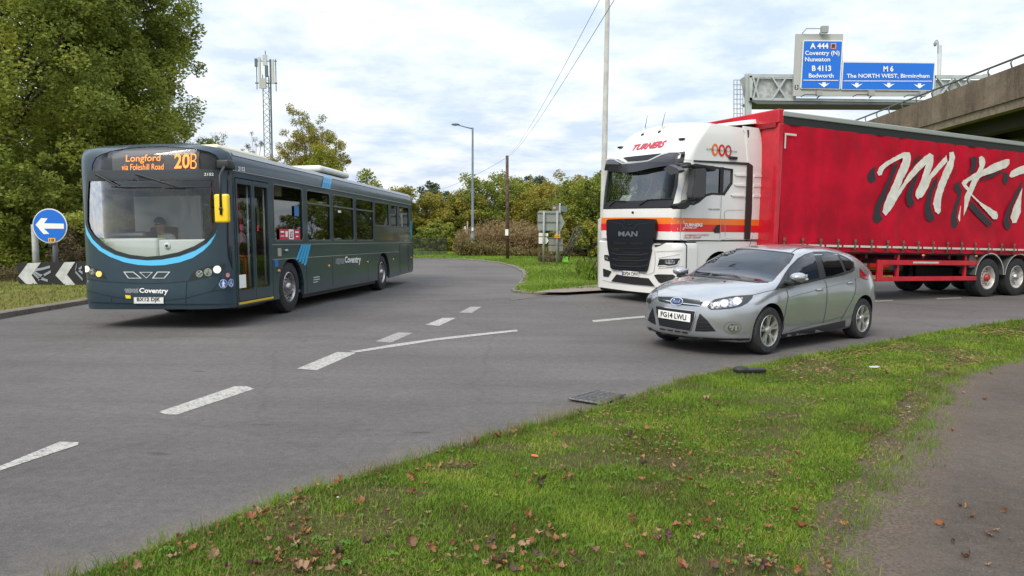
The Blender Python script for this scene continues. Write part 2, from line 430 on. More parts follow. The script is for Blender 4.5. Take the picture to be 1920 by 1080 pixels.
# ================================================================== BUS
bus_grey = mat('slate_blue_bus_paint', (.030, .055, .074), .32, .2, coat=.35, noise=(1.3, .08))
bus_glass = glass('bus_window_glass', (.20, .22, .23), .08)
bus_screen = glass('bus_windscreen_glass', (.84, .88, .88), .03, kf=.6)
door_glass = glass('bus_door_glass', (.72, .75, .75), .02, kf=.5)
sky_blue = mat('sky_blue_livery', (.03, .38, .72), .35, coat=.4); pale_blue = mat('pale_blue_swoosh', (.10, .50, .80), .35, coat=.4)
def make_bus():
    t = thing('city_bus', 'slate grey single deck bus with blue swoosh and orange number display, coming round the bend', 'bus', M_BUS)
    W, LN = 2.5, 12.35; X0 = .42
    sec = [(0, .30), (0, 1.0), (0, 1.9), (0, 2.52), (.004, 2.64), (.015, 2.74), (.045, 2.81), (.12, 2.86), (.45, 2.92), (.8, 2.955), (1.25, 2.972)]
    sec = sec + [(W-a, b) for a, b in sec[-2::-1]]
    def xf(y, z):
        a = abs(y-1.25)/1.25; q = max(0, (z-1.7)/1.27); lo = max(0, (.62-z)/.34)
        return min(X0, .06*a*a+.40*(a**9+q**20))+.05*lo*lo*(1-a**4) + .03*max(0, z-2.2)*(1-a**4)
    # ray target for the front
    ys = np.linspace(-.02, 2.52, 60); zs = np.linspace(.15, 3.05, 60)
    V = [(xf(y, z), y, z) for z in zs for y in ys]; Fc = [(j*60+i, j*60+i+1, (j+1)*60+i+1, (j+1)*60+i) for j in range(59) for i in range(59)]
    SF = Surf(M_BUS, bvh=BVHTree.FromPolygons([Vector(v) for v in V], Fc))
    SS = Surf(M_BUS, plane=(Vector((0, 0, 0)), Vector((0, -1, 0))))
    z1 = lambda x, y: (150+x/6, 260+y/6); z2 = lambda x, y: (150+x/6, 430+y/6)
    inv = lambda pl: [tuple(SF.at(u, v, 0)[1:]) for u, v in pl]
    # glazing outlines, front
    scr = [z1(85, 455), z1(1545, 450), z1(1560, 700), z1(1555, 900), z1(1530, 1010), z2(1500, 60), z2(1420, 140), z2(1300, 210), z2(1120, 280), z2(920, 320), z2(760, 332), z2(560, 310), z2(400, 262), z2(250, 180), z2(150, 90), z2(90, 0), z1(70, 930), z1(70, 700)]
    dst = [z1(130, 360), z1(140, 280), z1(175, 215), z1(240, 175), z1(350, 140), z1(520, 108), z1(750, 92), z1(950, 88), z1(1150, 97), z1(1330, 120), z1(1450, 145), z1(1530, 185), z1(1570, 240), z1(1578, 300), z1(1570, 355)]
    scr, dst = inv(scr), inv(dst)
    fmap = lambda a, b, d=0: Vector((xf(a, b)+d, a, b))
    outline = sec[:]
    panel('front_panel', outline, [scr, dst], .09, lambda a, b: fmap(a, b), bus_grey, t, back=lambda a, b: fmap(a, b, .05))
    g = panel('windscreen', [(a, b) for a, b in grow(scr, -.0)], [], .12, lambda a, b: fmap(a, b, .012), bus_screen, t)
    panel('screen_seal', grow(scr, .012), [grow(scr, -.035)], .1, lambda a, b: fmap(a, b, -.006), dark_trim, g)
    # upper pillarbox: dark box behind the glass and the lit display
    dg = panel('destination_glass', dst, [], .12, lambda a, b: fmap(a, b, .01), glass('destination_glass', (.7, .7, .7), .01, kf=.10), t)
    panel('display_backing', grow(dst, .03), [], .15, lambda a, b: fmap(a, b, .06), mat('display_backing', (.05, .052, .055), .6), t)
    disp = panel('display_panel', [SFp[1:] for SFp in [SF.at(*p, 0) for p in (z1(352, 135), z1(1330, 122), z1(1325, 352), z1(345, 352))]], [], .15, lambda a, b: fmap(a, b, .045), mat('display_grey', (.16, .16, .16), .5), t)
    led = mat('orange_led', (.9, .3, .05), .5, emit=((1, .27, .045), .9))
    for s_, q, bo in (('Longford', (z1(525, 185), z1(910, 178), z1(905, 275), z1(520, 285)), .0), ('via Foleshill Road', (z1(475, 288), z1(945, 282), z1(942, 348), z1(475, 356)), -.005),
                      ('20', (z1(1068, 170), z1(1240, 168), z1(1236, 335), z1(1064, 340)), .02), ('B', (z1(1250, 170), z1(1325, 168), z1(1312, 345), z1(1245, 335)), -.015)):
        text_px('led_lettering', s_, SF, q, led, disp, .012, bo)
    # dark grey band between the two glasses
    decal('wiper_band', SF, [z1(95, 366), z1(1572, 362), z1(1572, 446), z1(85, 450)], mat('band_grey', (.035, .04, .045), .4), t, .006)
    text_px('fleet_number', '2152', SF, (z1(1398, 385), z1(1502, 385), z1(1500, 418), z1(1396, 418)), white_letter, t, .012)
    # swoosh
    sw_o = [z2(60, -60), z2(75, 60), z2(130, 150), z2(220, 240), z2(340, 310), z2(500, 370), z2(650, 400), z2(800, 408), z2(950, 402), z2(1120, 372), z2(1270, 320), z2(1390, 240), z2(1470, 160), z2(1520, 70), z2(1545, -10)]
    sw_i = [z2(1535, 30), z2(1500, 80), z2(1420, 165), z2(1300, 240), z2(1120, 305), z2(920, 342), z2(760, 350), z2(560, 332), z2(400, 290), z2(250, 212), z2(150, 120), z2(95, 30)]
    decal('swoosh_stripe', SF, sw_o+sw_i, pale_blue, t, .003, step=4)
    # headlamp clusters
    hl = [z2(1225, 575), z2(1240, 520), z2(1290, 470), z2(1400, 425), z2(1560, 395), z2(1640, 385), z2(1630, 440), z2(1590, 480), z2(1500, 510), z2(1380, 545)]
    hr = [z2(20, 440), z2(60, 415), z2(150, 430), z2(220, 455), z2(270, 500), z2(305, 565), z2(200, 545), z2(110, 510), z2(45, 475)]
    for pl, lamps in ((hl, ((1345, 500, 32, 0), (1440, 482, 36, 0), (1540, 452, 38, 1))), (hr, ((75, 447, 34, 1), (145, 475, 30, 0), (218, 502, 30, 2)))):
        o = decal('headlight', SF, pl, dark_trim, t, .004, step=3)
        for cx, cy, r_, k in lamps:
            el = lambda f: [z2(cx+r_*f*math.cos(a), cy+r_*f*math.sin(a)) for a in np.linspace(0, 6.283, 17)[:-1]]
            decal('lamp_bowl', SF, el(1.25), chrome, o, .010, step=3)
            decal('lamp_lens', SF, el(1.02), [lamp_glass, lamp_on, mat('amber_lit', (1, .5, .1), .2, emit=((1, .45, .12), .9))][k], o, .016, step=3)
    for cx, cy, rx, ry in ((1468, 605, 40, 42), (1415, 675, 26, 24), (135, 600, 34, 42), (172, 665, 26, 26)):
        o = decal('fog_lamp', SF, [z2(cx+rx*math.cos(a), cy+ry*math.sin(a)) for a in np.linspace(0, 6.283, 17)[:-1]], black_plastic, t, .005, step=4)
        if ry > 30: decal('lamp_lens', SF, [z2(cx+rx*.6*math.cos(a), cy+ry*.6*math.sin(a)) for a in np.linspace(0, 6.283, 13)[:-1]], lamp_glass, o, .012, step=4)
    # bumper shut lines and lower bumper
    bumper = decal('front_bumper', SF, [z2(55, 560), z2(110, 560), z2(330, 590), z2(600, 603), z2(800, 605), z2(1000, 600), z2(1215, 580), z2(1560, 505), z2(1620, 480), z2(1735, 470), z2(1740, 835), z2(1500, 838), z2(1000, 836), z2(600, 830), z2(100, 815), z2(75, 700)], bus_grey, t, -.0, step=6)
    bm_ = bumper.data
    for v in bm_.vertices: v.co.x -= .022
    for ln in ([z2(45, 500), z2(110, 565), z2(330, 590), z2(600, 606), z2(800, 608), z2(1000, 602), z2(1215, 582), z2(1560, 512)], [z2(1210, 585), z2(1200, 700), z2(1198, 830)], [z2(372, 760), z2(360, 790), z2(368, 828)],
               [z2(95, 690), z2(200, 715), z2(372, 755), z2(600, 785)], [z2(960, 795), z2(1200, 770), z2(1500, 690), z2(1740, 675)], [z2(1590, 500), z2(1560, 600), z2(1480, 700)]):
        ribbon('panel_gap', SF, ln, 1.0, mat('panel_gap', (.012, .016, .02), .7), bumper, .028)
    for pl in ([(490, 476), (605, 476), (700, 552), (545, 552)], [(668, 480), (825, 480), (750, 552)], [(870, 476), (1020, 476), (955, 552), (812, 552)]):
        pl = [z2(*p) for p in pl]; e = decal('wing_emblem', SF, pl, mat('emblem_silver', (.6, .61, .6), .3), t, .008, step=4)
        decal('emblem_inset', SF, [tuple(Vector(p).lerp(Vector((sum(a for a, b in pl)/len(pl), sum(b for a, b in pl)/len(pl))), .22)) for p in pl], bus_grey, e, .012, step=4)
    P_ = lambda a: a
    text_px('operator_lettering', 'Coventry', SF, (z2(680, 658), z2(1005, 662), z2(1000, 738), z2(680, 726)), white_letter, t, .03, .03)
    lg = mat('pale_grey_lettering', (.45, .47, .5), .5)
    text_px('operator_lettering', 'national', SF, (z2(518, 655), z2(665, 658), z2(665, 690), z2(518, 690)), lg, t, .03, .0)
    text_px('operator_lettering', 'express', SF, (z2(525, 692), z2(670, 694), z2(670, 722), z2(525, 720)), lg, t, .03, .0)
    decal('yellow_sticker', SF, [z2(522, 735), z2(582, 740), z2(586, 775), z2(530, 772)], mat('sticker_yellow', (.8, .65, .02), .5), t, .03)
    pl = decal('number_plate', SF, [z2(615, 755), z2(955, 755), z2(957, 832), z2(618, 832)], plate_white, t, .032)
    text_px('plate_lettering', 'BX12 DJK', SF, (z2(655, 763), z2(917, 763), z2(917, 815), z2(655, 815)), plate_black, pl, .036, .02)
    ribbon('plate_border', SF, [z2(617, 757), z2(954, 757), z2(955, 830), z2(619, 830), z2(617, 757)], .7, plate_black, pl, .036)
    circ = mat('mandatory_blue', (.03, .12, .42), .4)
    for cx, cy, rx, ry in ((1602, 612, 45, 50), (1687, 603, 30, 46)):
        o = decal('round_sticker', SF, [z2(cx+rx*math.cos(a), cy+ry*math.sin(a)) for a in np.linspace(0, 6.283, 21)[:-1]], white_letter, t, .028, step=3)
        decal('sticker_disc', SF, [z2(cx+rx*.9*math.cos(a), cy+ry*.9*math.sin(a)) for a in np.linspace(0, 6.283, 21)[:-1]], circ, o, .031, step=3)
        if rx > 40:
            decal('person_symbol', SF, [z2(*p) for p in ((1594, 590), (1610, 590), (1622, 612), (1616, 617), (1611, 606), (1614, 650), (1605, 650), (1602, 628), (1599, 650), (1590, 650), (1593, 606), (1588, 617), (1582, 612))], white_letter, o, .034, step=4)
            decal('symbol_head', SF, [z2(1602+8*math.cos(a), 580+8*math.sin(a)) for a in np.linspace(0, 6.283, 11)[:-1]], white_letter, o, .034, step=4)
        else:
            ribbon('wheelchair_symbol', SF, [z2(*p) for p in ((1684, 575), (1684, 608), (1700, 612), (1704, 628))], .9, white_letter, o, .034)
            ribbon('wheelchair_symbol', SF, [z2(1686+17*math.cos(a), 618+19*math.sin(a)) for a in np.linspace(.1, 4.4, 10)], .8, white_letter, o, .034)
    decal('round_sticker', SF, [z2(1650+22*math.cos(a), 515+27*math.sin(a)) for a in np.linspace(0, 6.283, 17)[:-1]], mat('pink_sticker', (.6, .25, .28), .5), t, .028, step=3)
    # ---------------- sides
    zt, zb = 2.42, 1.38
    wins = [(1.93, 3.28), (3.50, 4.84), (4.98, 6.46), (6.62, 8.08)]; small = [(8.2, 9.6, 1.78), (9.8, 10.52, 1.78), (10.7, 11.9, 1.78)]
    def archpoly(cx, r=.58):
        return [(cx-r, .31)]+[(cx-r*math.cos(a), .5+r*math.sin(a)) for a in np.linspace(-.2, math.pi+.2, 16)][0:]+[(cx+r, .31)]
    def side(y, sgn, doors):
        holes = [rrect(a, zb, b, zt, .09) for a, b in wins] + [rrect(a, c, b, zt-.0, .07) for a, b, c in small]
        if doors: holes.append([(.50, .36), (1.74, .36), (1.74, 2.42), (.50, 2.42)])
        else: holes.append(rrect(.62, 1.15, 1.7, 2.42, .1))
        outer = [(X0, .30)]
        for cx in (2.65, 8.95):
            outer += [(cx-.57, .30)]+[(cx+.60*math.cos(a), .44+.60*math.sin(a)) for a in np.linspace(math.pi-.05, .05, 14)]+[(cx+.57, .30)]
        outer += [(LN-.1, .36), (LN, .9), (LN, 2.52), (X0, 2.52)]
        return panel('side_panel', outer, holes, .5, lambda a, b: Vector((a, y, b)), bus_grey, t, back=lambda a, b: Vector((a, y-sgn*.06, b)), smooth=False), holes
    s1, _ = side(0, -1, True); s2, _ = side(W, 1, False)
    for y, sgn in ((0, -1), (W, 1)):
        for a, b, c in [(a, b, zb) for a, b in wins]+small+([(.62, 1.7, 1.15)] if sgn == 1 else []):
            q = rrect(a, c, b, zt, .09)
            g = panel('side_window', q, [], .6, lambda s_, z_: Vector((s_, y-sgn*.02, z_)), bus_glass, t, smooth=False)
            panel('window_frame', grow(q, .012), [grow(q, -.02)], .6, lambda s_, z_: Vector((s_, y+sgn*.004, z_)), mat('window_frame_grey', (.12, .125, .13), .4, .3), g, smooth=False)
            if (a, b) in wins[1:]: B().box((a+.02, y-.012, 2.13), (b-.02, y+.006, 2.165)).obj('hopper_bar', mat('window_frame_grey', (0, 0, 0)), g)
    # roof skin
    top = sec[3:-3]
    xs = [None, X0+.02, 3, 6, 9, 11.7, LN-.12, LN-.02, LN]
    V, Fc = [], []; n = len(top)
    for j, x in enumerate(xs):
        for (y, z) in top:
            k = 0 if j < 6 else (.0, .02, .06)[min(2, j-6)]
            V.append((xf(y, z) if x is None else x, y+(1.25-y)*k*.2, z-k))
    for j in range(len(xs)-1):
        for i in range(n-1): Fc.append((j*n+i, j*n+i+1, (j+1)*n+i+1, (j+1)*n+i))
    roof = mesh_obj('roof', V, Fc, bus_grey, t, True)
    B().tube([(X0, -.004, 2.515), (LN-.1, -.004, 2.515)], .013, 6).tube([(X0, -.002, 2.80+.03), (X0+.01, -.002, 2.80+.03)], .001, 4).obj('gutter', mat('gutter_grey', (.14, .16, .18), .4), roof)
    # the pale cant rail edge of the roof seen from the kerb
    V = []; Fc = []
    for x in np.linspace(X0+.1, LN-.15, 12): V += [(x, .022, 2.765), (x, .058, 2.822)]
    for i in range(11): Fc.append((2*i, 2*i+1, 2*i+3, 2*i+2))
    mesh_obj('cant_rail', [(a, b-.006, c+.006) for a, b, c in V], Fc, mat('cant_rail_grey', (.2, .23, .25), .35, coat=.3), roof)
    # rear
    rp = [(a, b) for a, b in sec]
    panel('rear_panel', rp, [rrect(.3, 1.6, 2.2, 2.4, .1)], .3, lambda a, b: Vector((LN+.06*(1-(abs(a-1.25)/1.25)**4), a, max(b, .42))), bus_grey, t, back=lambda a, b: Vector((LN-.06, a, max(b, .42))))
    panel('rear_window', rrect(.3, 1.6, 2.2, 2.4, .1), [], .4, lambda a, b: Vector((LN+.01, a, b)), bus_glass, t)
    B().box((5.05, .25, 2.93), (7.0, 1.6, 3.08), .06).obj('roof_hatch', mat('roof_white', (.75, .75, .7), .4), t, True)
    B().box((1.0, .5, 2.93), (2.9, 1.9, 3.03), .05).obj('air_unit', mat('roof_cream', (.72, .66, .48), .5), t, True)
    # lines along the flank
    for z_, m_ in ((1.30, mat('trim_line', (.22, .25, .27), .4)), (1.03, mat('trim_line', (0, 0, 0)))):
        B().box((1.82, -.006, z_), (10.65 if z_ < 1.2 else LN-.05, .0, z_+.014)).obj('waist_rail', m_, s1)
    B().box((8.1, -.004, 1.36), (LN-.15, 0, 1.76)).obj('lower_blank_panel', mat('dark_blank', (.03, .034, .036), .25, coat=.5), t)
    for x_ in (10.7, 11.72): B().box((x_, -.005, .42), (x_+.012, .001, 1.27)).obj('panel_gap', mat('panel_gap', (0, 0, 0)), s1)
    for x_ in (1.82, 3.4, 4.9, 7.5): B().box((x_, -.003, .34), (x_+.006, .001, 1.02)).obj('panel_gap', mat('panel_gap', (0, 0, 0)), s1)
    B().box((10.7, -.007, 1.27), (LN-.03, .001, 1.285)).obj('panel_gap', mat('panel_gap', (0, 0, 0)), s1)
    # diagonal livery flashes
    for x0, z0, x1, z1_ in ((4.84, 2.50, 5.08, 2.84), (3.27, .88, 3.66, 1.295)):
        for k in range(4):
            w_ = .118; a = x0-.5+k*.13 if z0 > 2 else x0-.42+k*.13; dx = .27 if z0 > 2 else .29
            zl = z0+(.04*(3-k) if z0 < 2 else 0)
            yt = .06 if z0 > 2 else 0
            V = [(a, -.007, zl), (a+w_, -.007, zl), (a+w_+dx, -.007, z1_ if z0 < 2 else 2.6), (a+dx, -.007, z1_ if z0 < 2 else 2.6)]
            if z0 > 2:
                V = [(a, -.008, 2.505), (a+w_, -.008, 2.505), (a+w_+dx*.35, -.004, 2.64), (a+dx*.35, -.004, 2.64), (a+w_+dx*.7, .007, 2.745), (a+dx*.7, .007, 2.745), (a+w_+dx, .045, 2.825), (a+dx, .045, 2.825)]
                mesh_obj('blue_flash', V, [(0, 1, 2, 3), (3, 2, 4, 5), (5, 4, 6, 7)], sky_blue, t)
            else: mesh_obj('blue_flash', V, [(0, 1, 2, 3)], sky_blue, t)
    for k in range(2):
        a = 11.95+k*.17; mesh_obj('blue_flash', [(a, -.008, 1.42), (a+.06, -.008, 1.42), (a+.22, -.008, 2.0), (a+.13, -.008, 2.0)], [(0, 1, 2, 3)], mat('teal_flash', (.04, .36, .5), .4), t)
    text_px('operator_lettering', 'Coventry', SS, ((646, 481), (676, 479), (676, 497), (646, 496)), white_letter, t, .006, .03)
    text_px('operator_lettering', 'national', SS, ((629, 483), (644.5, 482.5), (644.5, 489), (629, 489.5)), lg, t, .006, 0)
    text_px('operator_lettering', 'express', SS, ((629, 490), (645, 489.5), (645, 496.5), (629, 497.5)), lg, t, .006, 0)
    text_px('fleet_number', '2152', SS, ((445.5, 312), (458, 313.8), (458, 321.5), (445.5, 320)), white_letter, t, .012)
    for k in range(3): B().box((3.75, -.004, .60-.05*k), (4.1-.1*(k == 2), 0, .62-.05*k)).obj('small_print', lg, t)
    for x_ in (2.07, 4.66, 7.47, 9.95, 12.1): B().ell((x_, -.008, .82), (.055, .02, .03), 8).obj('side_marker', amber, t, True)
    B().ell((2.42, -.01, 1.19), (.07, .03, .035), 8).obj('side_repeater', lamp_glass, t, True)
    B().box((2.05, -.008, 1.09), (2.2, 0, 1.24), .004).obj('flap', mat('flap_grey', (.35, .33, .28), .5), t)
    B().box((1.9, -.006, .9), (2.05, 0, 1.03)).obj('blue_notice', circ, t)
    # red advert sticker in the first window
    o = B().box((2.14, -.010, 1.40), (3.10, -.006, 1.60), 0).obj('window_sticker', mat('sticker_red', (.55, .02, .06), .4), t)
    B().box((2.55, -.014, 1.405), (2.77, -.011, 1.595)).obj('sticker_panel', white_letter, o)
    SSs = lambda a0, z0, a1, z1_: (lambda a, b: Vector((a0+(a1-a0)*a, -.016, z0+(z1_-z0)*b)))
    text_at('sticker_lettering', '£5', SSs(2.59, 1.43, 2.73, 1.56), plate_black, o)
    for a0, z0, a1, z1_ in ((2.18, 1.53, 2.34, 1.56), (2.18, 1.46, 2.34, 1.475), (2.4, 1.45, 2.5, 1.56), (2.85, 1.53, 3.02, 1.56), (2.88, 1.45, 3.0, 1.475)):
        B().box((a0, -.013, z0), (a1, -.0105, z1_)).obj('sticker_print', white_letter, o)
    B().box((2.86, -.006, 1.86), (3.08, -.003, 2.06)).obj('blue_notice', mat('notice_blue', (.03, .15, .4), .4), t)
    B().box((5.35, -.004, 2.02), (5.55, -.001, 2.07)).obj('white_notice', white_letter, t)
    # ---------------- entrance doors
    for k, (a, b) in enumerate(((.51, 1.115), (1.125, 1.73))):
        fr = panel('door', [(a, .38), (b, .38), (b, 2.40), (a, 2.40)], [rrect(a+.05, .56, b-.05, 2.32, .03)], .5, lambda s_, z_: Vector((s_, -.008, z_)), bus_grey, t, back=lambda s_, z_: Vector((s_, .035, z_)), smooth=False)
        panel('door_glass', rrect(a+.05, .56, b-.05, 2.32, .03), [], .6, lambda s_, z_: Vector((s_, .01, z_)), door_glass, fr, smooth=False)
        B().tube([(b-.10, .05, .6), (b-.10, .05, 2.3)], .018, 8).obj('door_pole', silver_plastic, fr, True)
        o = B().box((a+.10, -.014, 1.55), (a+.15, -.009, 1.65)).obj('door_notice', mat('sticker_red', (0, 0, 0)), fr)
    B().box((.52, -.013, .60), (.75, -.009, .82)).obj('paper_notice', white_letter, t)
    B().box((.50, -.02, .33), (1.78, .03, .365), .004).obj('door_step_edge', mat('step_yellow', (.62, .42, .02), .5), t)
    # narrow glazed slot between front corner and doors, following the corner
    slot = [(447, 563-1), ]
    sl = [(424, 312), (430, 312), (432, 330), (432, 480), (436, 505), (434, 503), (427, 480), (424.5, 440)]
    try: decal('corner_glass', SF, [(425.5, 326), (429.5, 320), (433, 330), (437.5, 508), (433, 500), (427.5, 480), (425.5, 450)], mat('dark_glass', (.012, .014, .016), .08, coat=.5), t, .006, step=4)
    except Exception: pass
    # ---------------- mirrors
    def mirror(y, s_, big):
        rt = B().box((.16, y-.10, 2.52), (.40, y+.10, 2.66), .02).obj('mirror_bracket', black_plastic, t, True)
        B().tube([(.28, y, 2.6), (-.02, y+s_*.10, 2.5), (-.16, y+s_*.12, 2.38), (-.17, y+s_*.12, 1.78)], .019, 8).obj('mirror_arm', black_plastic, rt, True)
        h = B().box((-.16, y+s_*.12-.105, 1.66), (-.07, y+s_*.12+.115, 2.10), .035, seg=3).obj('mirror_housing', mat('mirror_yellow', (.85, .58, .01), .4, coat=.3), rt, True)
        B().box((-.068, y+s_*.12-.085, 1.70), (-.06, y+s_*.12+.09, 2.06)).obj('mirror_glass', chrome, h)
        B().ell((-.175, y+s_*.12, 1.87), (.02, .03, .03), 8).obj('mirror_joint', black_plastic, h, True)
    mirror(.02, -1, True)
    SO = Surf(M_BUS, plane=(Vector((0, 2.64, 0)), Vector((0, 1, 0)))); q = SO.at(174, 371, 0)
    B().tube([(q.x, 2.5, 2.5), (q.x, 2.66, 2.45), (q.x, 2.66, q.z)], .019, 8).obj('mirror_arm', black_plastic, t, True)
    B().box((q.x-.05, 2.54, q.z-.2), (q.x+.04, 2.78, q.z+.2), .03).obj('mirror_housing', mat('mirror_yellow', (0, 0, 0)), t, True)
    # wipers
    for pv, tip in (((205, 405), (460, 548)), ((650, 405), (1130, 552))):
        a, b_ = SF.at(*z1(*pv), .05), SF.at(*z1(*tip), .035)
        q = [SF.at(*z1(tip[0]-(90 if pv[0] < 300 else 170), tip[1]-5 if pv[0] < 300 else tip[1]+6), .03), b_, SF.at(*z1(tip[0]+(425 if pv[0] < 300 else 360), tip[1]+(0 if pv[0] < 300 else -12)), .03)]
        wv = B().tube([a, b_], [.022, .014], 6).obj('wiper', black_plastic, t); B().tube(q, [.008, .016, .006], 6).obj('wiper_blade', black_plastic, wv)
    # ---------------- inside
    lf = mat('bus_floor', (.12, .12, .13), .6, noise=(20, .2)); seatm = mat('seat_fabric', (.13, .05, .07), .9, noise=(25, .5)); wall_in = mat('interior_lining', (.50, .51, .50), .6)
    B().box((.5, .08, .34), (LN-.1, 2.42, .40)).obj('floor', lf, t); B().box((5.8, .08, .40), (LN-.1, 2.42, .7)).obj('raised_floor', lf, t)
    B().box((.52, .1, 2.5), (LN-.1, 2.4, 2.56)).obj('ceiling_lining', wall_in, t)
    dash = mat('dashboard_grey', (.60, .61, .57), .55)
    zt_ = SF.at(*z2(700, 110), 0).z
    ds = B().box((.30, 1.22, .7), (.62, 2.36, zt_+.02), .05).obj('dashboard', dash, t, True)
    B().box((.30, .32, .7), (.58, 1.20, zt_-.01), .03).obj('front_locker', dash, t, True)
    B().lathe([(.001, -.012), (.05, -.012), (.055, .002), (.05, .01)], (.29, 1.05, zt_-.11), 'X', 16).obj('locker_knob', white_letter, t, True)
    B().ell((.275, 1.05, zt_-.11), (.012, .026, .026), 8).obj('knob_centre', black_plastic, t, True)
    B().box((.36, 1.45, zt_-.02), (.75, 2.25, zt_+.13), .07).obj('binnacle', black_plastic, t, True)
    M_ = Matrix.Translation((.86, 1.80, 1.38)) @ Matrix.Rotation(R(-35), 4, 'Y')
    pts = [M_ @ Vector((.23*math.cos(a)*.9, .23*math.sin(a), 0)) for a in np.linspace(0, 6.283, 25)]
    B().tube(pts, .016, 8, False).tube([M_ @ Vector((-.2, 0, 0)), M_ @ Vector((.2, 0, 0))], .014, 6).tube([M_ @ Vector((0, 0, 0)), (.55, 1.8, 1.0)], .03, 8).obj('steering_wheel', black_plastic, t, True)
    # cab screen, poles, seats
    B().box((1.55, 1.15, .42), (1.60, 2.38, 2.2)).obj('cab_partition', wall_in, t)
    B().box((1.05, 1.08, .42), (1.55, 1.12, 1.15)).obj('cab_door', mat('cab_door_grey', (.10, .10, .11), .5), t)
    B().box((1.18, 1.58, .8), (1.55, 2.05, .92), .04).box((1.44, 1.58, .9), (1.56, 2.05, 1.65), .04).obj('driver_seat', mat('seat_black', (.02, .02, .022), .8), t, True)
    for pth in (((.62, .35, .42), (.62, .35, 1.02), (.62, .9, 1.05)), ((1.35, .3, .42), (1.35, .3, 1.05), (.8, .25, 1.1)), ((1.8, .35, .42), (1.8, .35, 2.4)), ((.7, .5, 2.42), (.72, .42, 2.0), (.72, .36, 1.5)), ((1.5, .45, 2.4), (1.5, .4, 1.4), (1.2, .38, 1.2)),
                ((.75, .15, 1.12), (1.05, .15, 1.12), (1.10, .15, 1.05), (1.10, .15, .45)), ((1.2, .16, 1.12), (1.45, .16, 1.15), (1.48, .16, 1.25), (1.48, .16, 1.75)), ((3.6, .9, .42), (3.6, .9, 2.45)), ((3.6, 1.6, .42), (3.6, 1.6, 2.45)), ((5.2, .9, .42), (5.2, .9, 2.45)), ((2.2, 1.3, .42), (2.2, 1.3, 2.45)), ((7, .9, .7), (7, .9, 2.45))):
        B().tube(pth, .019, 8).obj('handrail', red_rail, t, True)
    B().box((.6, .1, .50), (1.7, .12, .56)).obj('threshold_rail', red_rail, t)
    B().box((.6, .35, .402), (1.7, 1.05, .408)).obj('red_mat', mat('red_floor_mat', (.25, .03, .03), .8), t)
    B().box((.95, .98, .95), (1.2, 1.12, 1.28), .02).obj('ticket_machine', mat('ticket_machine_grey', (.12, .12, .13), .4), t, True)
    B().box((1.0, .96, 1.12), (1.06, 1.0, 1.38), .01).obj('card_reader', mat('reader_red', (.65, .03, .02), .4), t)
    sp = None
    for x_ in (3.0, 3.9, 4.7, 5.9, 6.7, 7.5, 8.5, 9.4, 10.2, 11.0, 11.7):
        for y_ in (.12, 1.52):
            zf = .7 if x_ > 5.8 else .4
            B().box((x_-.42, y_, zf+.38), (x_, y_+.84, zf+.48), .04).box((x_-.04, y_, zf+.42), (x_+.06, y_+.40, zf+1.02), .04).box((x_-.04, y_+.44, zf+.42), (x_+.06, y_+.84, zf+1.02), .04).obj('passenger_seat', seatm, t, True)
    for x_ in (.55, 3.39, 4.91, 6.54): B().box((x_-.04, 2.36, .4), (x_+.04, 2.43, 2.5)).obj('interior_pillar', wall_in, t)
    # underside and wheels
    B().box((1.0, .25, .22), (2.0, 2.25, .36)).box((3.3, .06, .22), (8.3, 2.44, .34)).box((9.6, .2, .35), (LN-.2, 2.3, .6)).obj('underframe', black_plastic, t)
    for cx in (2.65, 8.95):
        for y_, y1 in ((.04, .62), (W-.62, W-.04)):
            V = []; Fc = []
            for i, a in enumerate(np.linspace(math.pi, 0, 14)): V += [(cx+.60*math.cos(a), y_, .44+.6*math.sin(a)), (cx+.60*math.cos(a), y1, .44+.6*math.sin(a))]
            for i in range(13): Fc.append((2*i, 2*i+1, 2*i+3, 2*i+2))
            mesh_obj('wheel_arch_liner', V, Fc, black_plastic, t, True)
        B().box((cx-.5, .64, .2), (cx+.5, W-.64, .95)).obj('axle_housing', black_plastic, t)
    for cx, wd in ((2.65, .30), (8.95, .30)):
        for y_, o_ in ((.19, -1), (W-.19, 1)):
            g = M_BUS @ Vector((cx, y_, 0)); heavy_wheel(t, cx, y_, .485, wd, o_, steel, steel, z=.485)
    return t
make_bus()
J, E_ = seated()
drv = M_BUS @ Matrix.Translation((1.36, 1.80, .94))
shirt = mat('white_shirt', (.72, .72, .72), .8); dkc = mat('dark_trousers', (.02, .022, .03), .9)
person('person', 'bus driver in white shirt and yellow hi-vis vest behind the bus windscreen', drv, J, E_, clothes=[('shirt', ['chest', 'belly', 'pelvis', 'shl', 'ell', 'shr', 'elr', 'neck0'], .008, shirt), ('hi_vis_vest', ['belly', 'chest', 'shl', 'shr'], .02, hivis), ('trousers', ['pelvis', 'hipl', 'hipr', 'knl', 'knr', 'anl', 'anr'], .01, dkc)])
